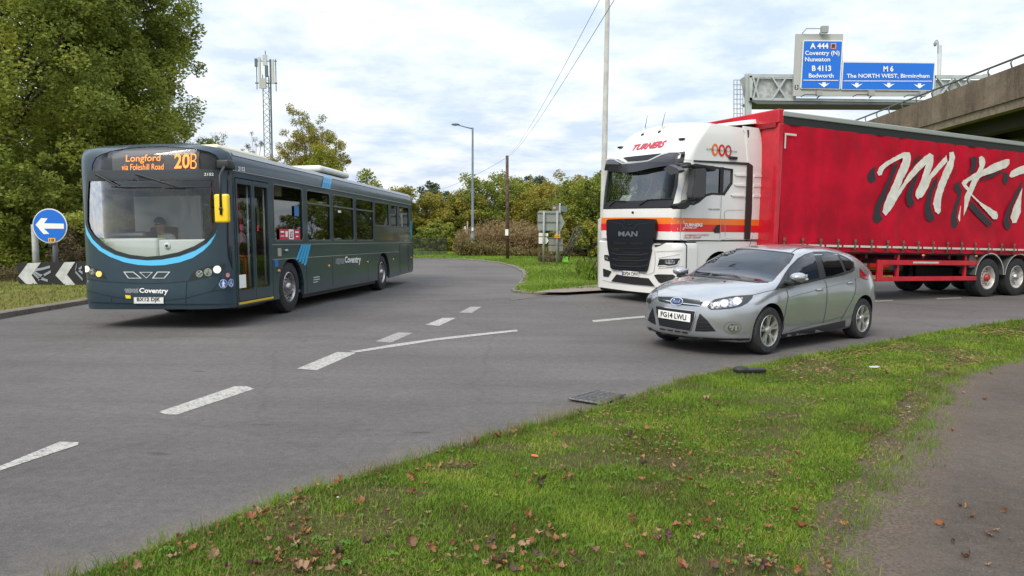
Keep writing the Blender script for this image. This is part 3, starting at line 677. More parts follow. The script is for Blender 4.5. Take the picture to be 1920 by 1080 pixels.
# ================================================================== TRACTOR UNIT
lorry_white = mat('lorry_white_paint', (.72, .715, .69), .3, coat=.6, noise=(1.1, .015))
orange_band = mat('orange_band', (.80, .17, .015), .4, coat=.4); red_band = mat('red_band', (.66, .012, .02), .4, coat=.4)
cab_grille = mat('charcoal_grille', (.012, .014, .018), .4, spec=.25)
gap_m = mat('shut_line', (.05, .05, .05), .7)
def make_cab():
    t = thing('lorry_tractor', 'white articulated lorry cab with orange and red band and black grille, pulling the red trailer', 'lorry', M_CAB)
    RC = .22; A = RC*math.pi/2; U1 = 1.22-RC
    def ring(u, z, d=0):
        s = abs(u); sg = 1 if u > 0 else -1
        if s <= U1: x, y, nx, ny = 0., s, -1., 0.
        elif s <= U1+A:
            th = (s-U1)/RC; x = RC-RC*math.cos(th); y = U1+RC*math.sin(th); nx, ny = -math.cos(th), math.sin(th)
        else: x = RC+s-U1-A; y = 1.22; nx, ny = 0., 1.
        fall = max(0, 1-x/1.3)
        rake = .05*max(0, z-1.35) + .10*max(0, z-2.0) + (0 if z < 3.05 else .30*(z-3.05)+.75*(z-3.05)**2)
        hw = 1 - (0 if z < 3.0 else .045*(z-3.0)+.16*max(0, z-3.35)**2*1.0)
        bulge = .07*(1-(min(y, 1.22)/1.22)**2)
        return Vector((x+rake*fall-bulge*(1 if s <= U1+A else 0)+nx*d, 1.22+sg*(y*hw+ny*d), z))
    XB = 2.28; UB = U1+A+XB-RC
    # windscreen and side windows as holes in the shell, in (u, z)
    def ux(x): return U1+A+x-RC
    wsc = [(-1.03, 2.04), (1.03, 2.04), (1.08, 2.5), (1.06, 2.93), (.5, 2.97), (-.5, 2.97), (-1.06, 2.93), (-1.08, 2.5)]
    swn = [(ux(.22), 2.12), (ux(.45), 2.10), (ux(.62), 2.16), (ux(.85), 2.30), (ux(1.05), 2.34), (ux(1.47), 2.34), (ux(1.72), 2.60), (ux(1.72), 2.90), (ux(.36), 2.94), (ux(.28), 2.92)]
    near_w = [(-a, b) for a, b in swn]
    shell = panel('cab_shell', [(-UB, 1.36), (UB, 1.36), (UB, 3.84), (-UB, 3.84)], [wsc, near_w, swn], .12, lambda a, b: ring(a, b), lorry_white, t, back=lambda a, b: ring(a, b, -.05))
    # roof cap
    n = 40; us = np.linspace(-UB, UB, n); top = [ring(u, 3.84) for u in us]; V = top[:]; Fc = []
    for k in range(1, 6):
        f = k/5; V += [Vector((p.x, 1.22+(p.y-1.22)*(1-f), p.z+.10*math.sin(f*1.57))) for p in top]
    for k in range(5):
        for i in range(n-1): Fc.append((k*n+i, k*n+i+1, (k+1)*n+i+1, (k+1)*n+i))
    mesh_obj('cab_roof', V, Fc, lorry_white, t, True)
    B().box((XB-.04, .03, 1.36), (XB, 2.41, 3.8)).box((XB, .3, 1.0), (XB+.35, 2.14, 2.0)).obj('cab_rear_wall', mat('cab_rear_grey', (.05, .05, .05), .6), t)
    # ray target: whole wrapped cab surface 0.2..3.84
    us = np.linspace(-UB-.9, UB, 90); zs = np.linspace(.15, 3.84, 70)
    V = [ring(u, z) for z in zs for u in us]; Fc = [(j*90+i, j*90+i+1, (j+1)*90+i+1, (j+1)*90+i) for j in range(69) for i in range(89)]
    S = Surf(M_CAB, bvh=BVHTree.FromPolygons(V, Fc))
    SS = Surf(M_CAB, plane=(Vector((0, 0, 0)), Vector((0, -1, 0))))
    g = panel('windscreen', wsc, [], .15, lambda a, b: ring(a, b, -.02), glass('lorry_windscreen_glass', (.50, .56, .52), .0, kf=.16), t)
    panel('screen_surround', grow(wsc, .02), [grow(wsc, -.05)], .12, lambda a, b: ring(a, b, .004), black_plastic, g)
    for wn in (near_w, swn):
        g = panel('side_window', wn, [], .2, lambda a, b: ring(a, b, -.015), glass('lorry_side_glass', (.30, .34, .32), .0, kf=.2), t)
        panel('window_seal', grow(wn, .012), [grow(wn, -.03)], .15, lambda a, b: ring(a, b, .004), black_plastic, g)
        sg = -1 if wn is near_w else 1
        panel('window_pillar', [(sg*ux(1.30), 2.33), (sg*ux(1.42), 2.33), (sg*ux(1.42), 2.93), (sg*ux(1.30), 2.93)], [], .2, lambda a, b: ring(a, b, .003), black_plastic, g)
    zA = lambda x, y: (1120+x/5.4, 200+y/5.4); zB = lambda x, y: (1260+x/4.155, 220+y/4.155); zC = lambda x, y: (1120+x/6, 390+y/6)
    # sill panel below screen, black wiper tray
    decal('wiper_tray', S, [zA(98, 968), zA(775, 935), zA(738, 1020), zA(80, 1034)], black_plastic, t, .012, step=5)
    for a, b in ((-UB, UB),):
        for z0, z1, m_, nm in ((1.69, 1.825, orange_band, 'orange_band'), (1.535, 1.69, red_band, 'red_band')):
            panel(nm, [(a, z0), (b, z0), (b, z1), (a, z1)], [], .1, lambda u, z: ring(u, z, .003), m_, t)
    # lower body: bumper and wings
    def low(u, z):
        bulge = .10 if z < 1.28 else .0
        p = ring(u, z, 0); q = ring(u, z, bulge*.25); q.x -= bulge*.8*max(0, 1-abs(u)/(U1+A+.1)); return q
    bump = panel('bumper', [(-ux(.62), .50), (-ux(.50), .26), (-ux(.2), .22), (ux(.2), .22), (ux(.5), .26), (ux(.62), .5), (ux(.62), 1.30), (-ux(.62), 1.30)], [], .1, lambda a, b: low(a, b), lorry_white, t)
    V = [low(u, z) for z in np.linspace(.22, 1.30, 30) for u in np.linspace(-ux(.62), ux(.62), 70)]
    SB = Surf(M_CAB, bvh=BVHTree.FromPolygons(V, [(j*70+i, j*70+i+1, (j+1)*70+i+1, (j+1)*70+i) for j in range(29) for i in range(69)]))
    # cab floor edge / side sills
    for sg in (-1, 1):
        pl = [(ux(.64), .42)]+[(ux(1.42-.62*math.cos(a)), .5+.62*math.sin(a)) for a in np.linspace(.1, math.pi-.1, 14)]+[(ux(2.06), .45), (ux(2.8), .45), (ux(2.8), 1.33), (ux(.64), 1.33)]
        panel('wheel_wing', [(sg*a, b) for a, b in pl], [], .3, lambda a, b: ring(a, b, -.01), lorry_white, t, back=lambda a, b: ring(a, b, -.05))
        V = []; Fc = []
        for i, a in enumerate(np.linspace(-.1, math.pi+.1, 14)): V += [(1.42-.62*math.cos(a), 1.22+sg*1.2, .5+.62*math.sin(a)), (1.42-.62*math.cos(a), 1.22+sg*.7, .5+.62*math.sin(a))]
        mesh_obj('wheel_arch_liner', V, [(2*i, 2*i+1, 2*i+3, 2*i+2) for i in range(13)], black_plastic, t, True)
        # fairing behind the cab
        pl = [(2.26, .5), (2.84, .5), (2.86, 1.9), (2.80, 3.0), (2.74, 3.86), (2.30, 3.86), (2.26, 3.0)]
        y0 = 1.22+sg*1.23
        yy = lambda z: 1.22+sg*(1.23-(0 if z < 3 else .045*(z-3)*1.2+.16*max(0, z-3.35)**2))
        panel('side_fairing', [(2.40, 1.38), (2.84, 1.38), (2.86, 1.9), (2.80, 3.0), (2.72, 3.88), (2.14, 3.88), (2.24, 3.0), (2.40, 2.96)], [], .3, lambda a, b: Vector((a, yy(b)+sg*.008, b)), lorry_white, t, back=lambda a, b: Vector((a, yy(b)-sg*.03, b)), smooth=False)
        o = panel('black_gap_strip', [(2.20, 1.38), (2.405, 1.38), (2.43, 2.0), (2.40, 3.02), (2.24, 3.08), (.42, 3.02), (.42, 2.985), (2.20, 3.02)], [], .3, lambda a, b: Vector((a, yy(b)+sg*.011, b)), mat('gap_strip_black', (.02, .024, .024), .45), t, back=lambda a, b: Vector((a, yy(b)+sg*.002, b)), smooth=False)
        for z0, z1, m_, nm in ((1.69, 1.825, orange_band, 'orange_band'), (1.535, 1.69, red_band, 'red_band')):
            B().box((2.415, min(y0+sg*.011, y0+sg*.014), z0), (2.842, max(y0+sg*.011, y0+sg*.014), z1)).obj(nm, m_, t)
        for k, zz in enumerate((2.35, 2.58, 2.80)):
            V = [(1.78-.10*(k == 0), zz), (2.16, zz+.03), (2.16, zz-.025), (1.82-.1*(k == 0), zz-.035)]
            B().prism([(a, b) for a, b in V], lambda a, b: Vector((a, yy(b)+sg*-.01, b)), lambda a, b: Vector((a, yy(b)+sg*(.022 if a > 2 else .012), b))).obj('styling_rib', lorry_white, t)
            B().prism([(2.45, zz+.035), (2.76, zz+.04), (2.76, zz-.015), (2.45, zz-.025)], lambda a, b: Vector((a, yy(b), b)), lambda a, b: Vector((a, yy(b)+sg*.022, b))).obj('styling_rib', lorry_white, t)
    # roof deflector
    yc = lambda s: 1.22+s
    V = []; Fc = []
    sec2 = [(-1.06, 0), (-1.03, .10), (-.7, .11), (0, .11), (.7, .10), (1.0, .08), (1.03, 0)]
    st = [(1.0, 3.78, .2), (1.5, 3.83, .5), (2.2, 3.92, .8), (2.80, 4.01, 1.0)]
    for x, z, k in st: V += [(x, yc(a), z+b*k) for a, b in sec2]
    for j in range(3):
        for i in range(6): Fc.append((j*7+i, j*7+i+1, (j+1)*7+i+1, (j+1)*7+i))
    mesh_obj('roof_deflector', V, Fc, lorry_white, t, True)
    # ---- front details
    gr = [zC(150, 148), zC(170, 130), zC(350, 124), zC(560, 122), zC(690, 128), (1238, 415), zC(700, 170), zC(690, 300), zC(670, 380), zC(640, 430), zC(645, 480), zC(600, 690), zC(585, 715), zC(400, 705), zC(215, 688), zC(195, 670), zC(178, 520), zC(165, 450), zC(152, 300)]
    gr = [p for p in gr if p != (1238, 415)]
    gl_ = decal('front_grille', SB if 0 else S, gr, cab_grille, t, .055, step=5)
    # solid side to the grille plate so that it has a depth
    edge = [S.at(u, v, .055) for u, v in gr]; e2 = [S.at(u, v, -.02) for u, v in gr]; k = len(gr)
    mesh_obj('grille_edge', edge+e2, [(i, (i+1) % k, k+(i+1) % k, k+i) for i in range(k)], cab_grille, gl_)
    gl_.location = (-.08, 0, 0)
    def gd(name, pl, m_, off, st_=5): return decal(name, S, pl, m_, gl_, off, step=st_)
    deep = mat('grille_opening', (.004, .004, .005), .8)
    for pl in ([zC(240, 380), zC(378, 384), zC(376, 412), zC(250, 410)], [zC(424, 385), zC(566, 386), zC(560, 415), zC(424, 413)], [zC(195, 445), zC(300, 460), zC(310, 492), zC(230, 480)], [zC(320, 488), zC(540, 492), zC(530, 514), zC(330, 510)],
               [zC(270, 545), zC(540, 550), zC(520, 575), zC(285, 572)], [zC(275, 608), zC(530, 615), zC(515, 640), zC(290, 634)], [zC(190, 520), zC(640, 535), zC(636, 545), zC(195, 530)], [zC(196, 585), zC(628, 602), zC(624, 611), zC(200, 594)], [zC(205, 650), zC(610, 668), zC(606, 676), zC(208, 658)], [zC(178, 450), zC(650, 448), zC(648, 462), zC(180, 462)]):
        gd('grille_slot', pl, deep, .060)
    for y_ in (500, 565, 630):
        ribbon('grille_bar', S, [zC(215, y_), zC(280, y_+20), zC(530, y_+26), zC(620, y_+10)], 2.2, mat('grille_bar', (.028, .032, .04), .4), gl_, .066)
    ribbon('chrome_chevron', S, [zC(352, 140), zC(372, 190), zC(430, 192), zC(462, 172)], 1.1, chrome, gl_, .072)
    ribbon('grille_crease', S, [zC(165, 150), zC(330, 182), zC(352, 228), zC(470, 230), zC(500, 186), zC(690, 160)], .8, mat('grille_bar', (0, 0, 0)), gl_, .064)
    ribbon('grille_crease', S, [zC(240, 380), zC(252, 410)], .8, chrome, gl_, .066)
    text_px('maker_lettering', 'MAN', S, (zC(290, 264), zC(508, 264), zC(503, 324), zC(290, 320)), mat('dull_chrome', (.33, .35, .37), .3, .7), gl_, .066, .03)
    decal('camera_boss', S, [zC(401+14*math.cos(a), 50+14*math.sin(a)) for a in np.linspace(0, 6.283, 12)[:-1]], black_plastic, t, .012, step=3)
    # bumper details
    black_in = mat('bumper_black', (.015, .015, .017), .5)
    for pl in ([zC(640, 388), zC(780, 388), zC(740, 410), zC(650, 440)], [zC(120, 368), zC(165, 375), zC(165, 392), zC(135, 388)]):
        decal('shadow_gap', SB, pl, black_in, bump, .012, step=4)
    for pl, lens in (([zC(700, 575), zC(925, 567), zC(925, 590), zC(900, 640), zC(870, 655), zC(800, 660), zC(755, 650), zC(680, 655)], [zC(765, 580), zC(875, 580), zC(868, 632), zC(765, 628)]), ([zC(80, 528), zC(125, 528), zC(145, 560), zC(142, 600), zC(85, 585)], [zC(98, 540), zC(120, 542), zC(128, 585), zC(100, 575)])):
        h = decal('headlight', SB, pl, black_in, t, .012, step=4); decal('lamp_lens', SB, lens, lamp_glass, h, .018, step=4)
        if len(pl) > 6: ribbon('daytime_light', SB, [zC(690, 652), zC(755, 645), zC(800, 656), zC(870, 650), zC(900, 632), zC(918, 588)], 1.4, lorry_white, h, .02)
    for pl in ([zC(640, 755), zC(680, 745), zC(850, 748), zC(880, 770), zC(850, 800), zC(720, 845), zC(690, 830)], [zC(68, 680), zC(165, 712), zC(130, 775), zC(72, 768)],
               [zC(220, 745), zC(290, 760), zC(470, 780), zC(580, 790), zC(650, 880), zC(400, 860), zC(220, 832), zC(160, 825)]):
        decal('bumper_intake', SB, pl, black_in, bump, .014, step=5)
    for ln in ([zC(168, 425), zC(175, 620), zC(195, 690), zC(330, 715), zC(590, 745), zC(640, 720), zC(655, 600), zC(650, 480)], [zC(665, 490), zC(955, 480)], [zC(690, 565), zC(925, 520)], [zC(690, 680), zC(960, 655)], [zC(60, 810), zC(160, 835), zC(600, 882), zC(720, 895)]):
        ribbon('bumper_crease', SB, ln, .8, mat('crease_grey', (.34, .34, .33), .6), bump, .012)
    ribbon('bumper_shut_line', S, [zC(925, 365), zC(960, 385), zC(992, 420), zC(985, 740)], 1.6, black_in, t, .035)
    npl = decal('number_plate', SB, [(1168.3, 507.5), (1198.7, 509.2), (1198.7, 519.2), (1168.3, 516.7)], plate_white, t, .03, step=6)
    decal('plate_flag', SB, [(1168.5, 507.9), (1170.4, 508), (1170.4, 516.7), (1168.5, 516.4)], mat('plate_blue', (.05, .1, .35), .4), npl, .034, step=3)
    text_px('plate_lettering', 'DF24 CWV', SB, ((1171, 509), (1198, 510.6), (1198, 517.8), (1171, 515.6)), plate_black, npl, .036, .02)
    b = B(); b.box((.05, .1, .14), (.3, 2.34, .26), .03).obj('lower_apron', black_plastic, t)
    # visor
    vis = [zA(118, 640), zA(135, 545), zA(170, 528), zA(215, 530), zA(300, 575), zA(380, 568), zA(560, 545), zA(700, 480), zA(780, 462), zA(888, 458), zA(890, 480), zA(868, 585), zA(790, 590), zA(700, 600), zA(560, 625), zA(430, 655), zA(330, 665)]
    vp = [S.at(u, v, .02) for u, v in vis]
    V_, F_ = cdt(vis, [], 5); P0 = [S.at(u, v, .015) for u, v in V_]; n = len(P0)
    P1 = [p+Vector((-.13, 0, -.02)) for p in P0]
    cnt = {}
    for f in F_:
        for i in range(len(f)): cnt[(f[i], f[(i+1) % len(f)])] = 1
    FF = [tuple(i+n for i in f) for f in F_]+[(a, b, b+n, a+n) for (a, b) in cnt if (b, a) not in cnt]
    vz = mesh_obj('sun_visor', P0+P1, FF, mat('smoked_visor', (.018, .016, .022), .12, coat=.6), t, False)
    ribbon('visor_trim', S, [zA(135, 545), zA(170, 532), zA(215, 534), zA(300, 580), zA(380, 575), zA(560, 552), zA(700, 487), zA(780, 466), zA(885, 462)], 2.4, silver_plastic, vz, .0)
    for o in (vz.children[0],):
        for v in o.data.vertices: v.co.x -= .145
    decal('roof_recess', S, [zA(262, 520), zA(300, 512), zA(645, 475), zA(655, 485), zA(560, 540), zA(310, 556)], cab_grille, t, .012)
    for q in ((240, 418), (860, 335)):
        p = S.at(*zA(*q), .02); B().box(p-Vector((.04, .07, .02)), p+Vector((.04, .07, .02)), .015).obj('roof_marker', black_plastic, t)
    for q, tip in (((470, 290), (507, 90)), ((640, 262), (688, 55))):
        p = Vector(S.at(*zA(*q), .02)) if True else None; p = Vector((1.05, p.y-.1, 3.93)); pc = M_CAB.inverted() @ wp(*zA(*q), (M_CAB @ p).y); tp = M_CAB.inverted() @ wp(*zA(*tip), (M_CAB @ p).y)
        ae = B().ell(pc, (.09, .03, .05), 8).obj('aerial_base', black_plastic, t, True); B().tube([pc, tp], [.012, .004], 6).obj('aerial', black_plastic, ae); B().tube([pc-Vector((0, 0, .02)), (pc.x, pc.y, 3.9)], .03, 6).obj('aerial_mount', lorry_white, ae)
    # lettering
    rl = mat('maroon_lettering', (.45, .02, .05), .45)
    text_px('haulier_lettering', 'TURNERS', S, ((1182.5, 273), (1252.4, 263), (1249.6, 276), (1182, 283.3)), rl, t, .012, .045, .12)
    text_px('haulier_lettering', 'TURNERS', SS, ((1281.7, 418.6), (1316.5, 418.6), (1316.5, 424.8), (1281.7, 424.8)), white_letter, t, .010, .04)
    text_px('haulier_lettering', '(SOHAM) LTD', SS, ((1281.5, 425.8), (1305.7, 425.8), (1305.7, 429.4), (1281.5, 429.4)), white_letter, t, .010, .03)
    text_px('address_lettering', 'NEWMARKET SUFFOLK', SS, ((1280.5, 439.4), (1331.7, 438.9), (1331.7, 442.2), (1280.5, 442.6)), rl, t, .010, .01, .1)
    text_px('telephone_lettering', '01638 720335', SS, ((1280, 443.6), (1315, 443.6), (1315, 447.2), (1280, 447.2)), rl, t, .010, .01, .1)
    text_px('type_lettering', 'TGX 26.520', SS, ((1327, 391), (1348.5, 391), (1348.5, 394.3), (1327, 394.3)), plate_black, t, .010, .01)
    for cx, cy, m_ in ((1340, 280.6, orange_band), (1352.7, 282, red_band), (1364.7, 283.4, mat('logo_crimson', (.5, .03, .03), .4))):
        lo = [(cx+6.2*math.cos(a), cy+11.3*math.sin(a)) for a in np.linspace(0, 6.283, 25)[:-1]]; li = [(cx+.5+3.4*math.cos(a), cy-.3+7.8*math.sin(a)) for a in np.linspace(0, 6.283, 19)[:-1]]
        decal('logo_ring', S, lo, m_, t, .012, holes=[li], step=2.5)
    text_px('slogan_lettering', 'SUPPLY CHAIN SOLUTIONS', S, ((1323.8, 278), (1380.8, 283), (1380.8, 286.6), (1323.8, 281.6)), plate_black, t, .018, .0)
    # shut lines, doors
    for ln in ([zB(125, 395), zB(72, 610), zB(62, 950)], [zB(382, 612), zB(370, 945)], [zB(60, 950), zB(140, 970), zB(360, 962), zB(420, 945), zB(595, 955), zB(690, 960)], [zB(412, 925), zB(405, 740), zB(425, 722), zB(560, 722)], [zB(92, 270), zB(75, 330), zB(150, 335)], [zB(105, 170), zB(92, 270)], [zB(552, 95), zB(590, 200), zB(608, 370)]):
        ribbon('door_shut_line', S, ln, .8, mat('crease_grey', (0, 0, 0)), t, .012)
    h = decal('door_handle_recess', S, [zB(318, 880), zB(348, 838), zB(374, 838), zB(372, 900), zB(330, 900)], black_plastic, t, .01, step=4)
    p = S.at(*zB(470, 318), 0); B().box(p+Vector((-.14, -.05, -.03)), p+Vector((.13, .0, .035)), .02).obj('side_camera', black_plastic, t)
    # mirrors: kerb mirror over the screen, main mirror on the door
    pm = S.at(*zA(905, 600), 0); ar = B().tube([pm+Vector((.05, -.03, .04)), pm+Vector((-.12, -.10, .03)), pm+Vector((-.28, .10, 0))], .035, 8).obj('mirror_arm', black_plastic, t, True)
    S2 = Surf(M_CAB, plane=(Vector((-.30, 0, 0)), Vector((-1, 0, 0))))
    pl = [S2.at(*zA(*q), 0) for q in ((670, 632), (722, 590), (800, 620), (832, 645), (815, 668), (745, 692))]
    b = B(); n = 6; vs0 = [b.bm.verts.new(p) for p in pl]; vs1 = [b.bm.verts.new(p+Vector((.16, 0, .02))) for p in pl]; b.bm.faces.new(vs0); b.bm.faces.new(vs1[::-1])
    for i in range(n): b.bm.faces.new((vs0[i], vs1[i], vs1[(i+1) % n], vs0[(i+1) % n]))
    b.obj('kerb_mirror', mat('mirror_shell', (.05, .05, .055), .4), ar)
    S3 = Surf(M_CAB, plane=(Vector((0, -.26, 0)), Vector((0, -1, 0))))
    def solid(name, px, y0, y1, m_, par, bev=.0):
        S4 = Surf(M_CAB, plane=(Vector((0, y0, 0)), Vector((0, -1, 0)))); pp = [S4.at(*zB(*q), 0) for q in px]
        b = B(); n = len(pp); a0 = [b.bm.verts.new(p) for p in pp]; a1 = [b.bm.verts.new(p+Vector((0, y1-y0, 0))) for p in pp]; b.bm.faces.new(a0); b.bm.faces.new(a1[::-1])
        for i in range(n): b.bm.faces.new((a0[i], a1[i], a1[(i+1) % n], a0[(i+1) % n]))
        bmesh.ops.recalc_face_normals(b.bm, faces=b.bm.faces[:]); bmesh.ops.bevel(b.bm, geom=b.bm.edges[:], offset=.02, segments=2, affect='EDGES', clamp_overlap=True)
        return b.obj(name, m_, par, 'auto')
    mm = solid('door_mirror', ((182, 400), (268, 395), (274, 420), (268, 600), (250, 625), (165, 632), (162, 590), (180, 500)), -.34, -.16, mat('mirror_shell', (0, 0, 0)), t)
    solid('mirror_bracket', ((115, 385), (135, 362), (200, 372), (340, 378), (352, 410), (330, 422), (260, 395), (190, 392), (150, 380), (120, 400)), -.26, -.02, black_plastic, mm)
    solid('mirror_foot', ((30, 690), (60, 672), (110, 665), (125, 645), (230, 625), (240, 640), (150, 668), (140, 695), (110, 715), (50, 715)), -.2, -.01, black_plastic, mm)
    # wipers
    for a, b_, c_ in (((125, 1010), (190, 955), (300, 960)), ((430, 1000), (520, 945), (760, 935))):
        P = [S.at(*zA(*q), .03) for q in (a, b_, c_)]; B().tube(P, .012, 6).obj('wiper', black_plastic, t)
    # interior
    din = mat('cab_interior_dark', (.02, .02, .022), .8)
    B().box((.12, .15, 1.4), (XB-.05, 2.3, 1.5)).box((.1, .14, 1.9), (.55, 2.3, 2.10), .04).box((XB-.35, .1, 1.5), (XB-.06, 2.34, 3.7)).obj('cab_interior', din, t)
    B().box((.12, .1, 2.98), (XB-.1, 2.34, 3.04)).obj('headlining', mat('headlining', (.035, .035, .035), .8), t)
    for y_ in (.65, 1.80): B().box((.95, y_-.25, 1.75), (1.4, y_+.25, 1.9), .05).box((1.32, y_-.25, 1.85), (1.46, y_+.25, 2.72), .05).obj('seat', mat('seat_black', (0, 0, 0)), t, True)
    pts = [Vector((.66+.08*math.sin(a), 1.80+.22*math.cos(a), 2.12+.18*math.sin(a))) for a in np.linspace(0, 6.283, 22)]
    B().tube(pts, .015, 6, False).obj('steering_wheel', black_plastic, t, True)
    S5 = Surf(M_CAB, plane=(Vector((.16, 0, 0)), Vector((-1, 0, 0))))
    pp = [S.at(*zA(*q), -.06) for q in ((235, 892), (332, 892), (295, 950), (200, 950))]; mesh_obj('paper_sheet', pp+[p+Vector((.004, 0, 0)) for p in pp], [(0, 1, 2, 3), (7, 6, 5, 4), (0, 4, 5, 1), (1, 5, 6, 2), (2, 6, 7, 3), (3, 7, 4, 0)], white_letter, t)
    # chassis, wheels
    ch = mat('chassis_dark', (.03, .03, .032), .7)
    B().box((.4, .75, .55), (6.3, .95, .85)).box((.4, 1.5, .55), (6.3, 1.7, .85)).box((2.3, .25, .45), (3.6, .75, 1.05), .05).box((2.3, 1.7, .45), (3.6, 2.2, 1.05), .05).box((.6, .5, .35), (2.0, 1.95, .7)).obj('chassis', ch, t)
    rimw = mat('rim_white', (.55, .55, .53), .45, noise=(8, .2))
    for x_ in (1.42, 4.4, 5.75):
        for y_, o_ in ((.2, -1), (2.24, 1)): heavy_wheel(t, x_, y_, .5, .34, o_, rimw, steel, z=.5)
    return t
make_cab()
J, E_ = seated(.22, -.38, .36)
person('person', 'lorry driver in yellow hi-vis vest seen through the windscreen of the white cab', M_CAB @ Matrix.Translation((1.18, 1.55, 1.93)), J, E_, clothes=[('dark_jumper', ['chest', 'belly', 'pelvis', 'shl', 'ell', 'shr', 'elr', 'wrl', 'wrr', 'neck0'], .008, dkc), ('hi_vis_vest', ['belly', 'chest', 'shl', 'shr'], .02, hivis), ('trousers', ['pelvis', 'hipl', 'hipr', 'knl', 'knr', 'anl', 'anr'], .01, dkc)])
# ================================================================== TRAILER
def curtain_mat():
    m = mat('red_curtain', (.42, .0008, .018), .55, noise=(.9, .20), bump=(1.8, .45), spec=.22); return m
def make_trailer():
    t = thing('curtain_trailer', 'long red curtain sided trailer with white brush lettering coupled behind the white cab', 'trailer', M_TRL)
    cm = curtain_mat(); rp = mat('red_trailer_paint', (.48, .006, .02), .38, coat=.4, noise=(3, .12)); LT, WT = 13.6, 2.55
    # curtains: pleated slightly
    def fold(x, z):
        return .9*(.018*math.sin(x*9+1.3*math.sin(z*1.7))*math.exp(-((z-3.8)/.5)**2)+.010*math.sin(x*11.4)*math.exp(-((z-1.35)/.25)**2)+.012*math.sin(x*1.9+z*1.1)+.006*math.sin(x*5.1-z*2.6)+.02*math.exp(-((x % 2.6-1.3)/.10)**2))
    xs = np.linspace(.12, LT-.1, 300); zs = np.linspace(1.16, 3.93, 34)
    for y, s in ((0, -1), (WT, 1)):
        V = [(x, y+s*(fold(x, z)+.006), z-(.012*math.sin(x*11.4) if j == 0 else 0)) for j, z in enumerate(zs) for x in xs]; n = 300
        cu = mesh_obj('side_curtain', V, [(j*n+i, j*n+i+1, (j+1)*n+i+1, (j+1)*n+i) for j in range(33) for i in range(n-1)], cm, t, True)
        B().box((.1, min(y-s*.12, y+s*.002), 3.93), (LT-.05, max(y-s*.12, y+s*.002), 4.10)).obj('curtain_rail_cover', black_plastic, t)
        B().box((.06, min(y-s*.1, y+s*.03), 4.10), (LT, max(y-s*.1, y+s*.03), 4.215), .02).obj('roof_rail', mat('rail_silver', (.42, .44, .42), .4, .5), t)
        B().box((.02, min(y-s*.1, y-s*.02), 1.14), (LT, max(y-s*.1, y-s*.02), 1.28)).obj('side_rave', rp, t)
    SS = Surf(M_TRL, plane=(Vector((0, -.012, 0)), Vector((0, -1, 0))))
    B().box((.04, .05, 4.14), (LT, WT-.05, 4.19)).obj('roof_sheet', mat('roof_translucent', (.5, .5, .48), .6), t)
    B().box((.0, .04, 1.14), (.09, WT-.04, 4.15)).obj('front_bulkhead', rp, t)
    for y0, y1 in ((-.018, .13), (WT-.13, WT+.018)): B().box((-.02, y0, 1.14), (.12, y1, 3.96), .02).obj('corner_post', rp, t)
    B().box((-.06, -.025, 3.95), (.10, WT+.025, 4.25), .025).obj('front_header', rp, t)
    B().box((-.062, .05, 3.86), (-.03, WT-.1, 3.95), .005).obj('header_lip', mat('deep_red', (.25, .004, .012), .5), t)
    B().box((LT-.1, 0, 1.14), (LT, WT, 4.2)).obj('rear_frame', rp, t)
    B().box((.1, .05, 1.10), (LT-.1, WT-.05, 1.2)).obj('load_deck', mat('deck_dark', (.05, .012, .012), .8), t)
    # straps and reflective tape
    tape = mat('reflective_tape', (.55, .53, .48), .35, noise=(60, .25))
    for k in range(23):
        x0 = .42+.571*k
        b = B().box((x0+.04, -.038, 1.255), (x0+.54, -.030, 1.305)); b.obj('reflective_tape', tape, t)
    for k in range(24):
        x_ = .26+.571*k+.0; z0 = 1.16
        st = B().box((x_-.022, -.044, 1.15), (x_+.022, -.030, 1.45)).obj('buckle_strap', mat('strap_dark', (.05, .045, .03), .7), t)
        B().box((x_-.030, -.060, 1.37), (x_+.030, -.042, 1.44), .006).box((x_-.018, -.055, 1.22), (x_+.018, -.043, 1.35), .004).obj('buckle', mat('buckle_brass', (.20, .17, .11), .45, .5), st)
    ribbon('curtain_hem', SS, [(1432, 455), (1520, 456), (1620, 458), (1760, 464), (1920, 474)], .8, mat('deep_red', (0, 0, 0)), t, .02)
    for V_ in ([(.12, 3.80), (.47, 3.80), (.47, 3.755), (.12, 3.755)], [(.12, 3.755), (.165, 3.755), (.165, 3.46), (.12, 3.46)]):
        V_ = [(a+.02, b-.06) for a, b in V_]; mesh_obj('corner_tape', [(a, -.035, b) for a, b in V_], [(0, 1, 2, 3)], tape, t)
    # brush lettering traced as strokes
    zL = lambda x, y: (1620+x/4.6967, 250+y/4.6957)
    Mw = [(108, 345), (125, 305), (180, 255), (280, 200), (345, 168), (395, 168), (408, 215), (395, 290), (340, 400), (300, 500), (380, 370), (450, 280), (520, 210), (575, 175), (605, 195), (603, 265), (565, 380), (600, 330), (680, 235), (745, 170), (782, 163), (795, 205), (780, 300), (735, 400), (700, 480), (675, 580), (668, 690), (650, 712), (620, 690), (602, 620), (615, 560), (650, 440), (700, 320), (740, 235), (690, 290), (640, 345), (590, 400), (555, 480), (515, 555), (470, 580), (445, 550), (450, 510), (490, 430), (540, 275), (490, 320), (430, 385), (370, 450), (315, 530), (280, 590), (235, 670), (185, 724), (158, 690), (175, 610), (220, 510), (270, 400), (330, 250), (335, 215), (270, 245), (200, 290), (165, 325), (150, 365), (125, 372)]
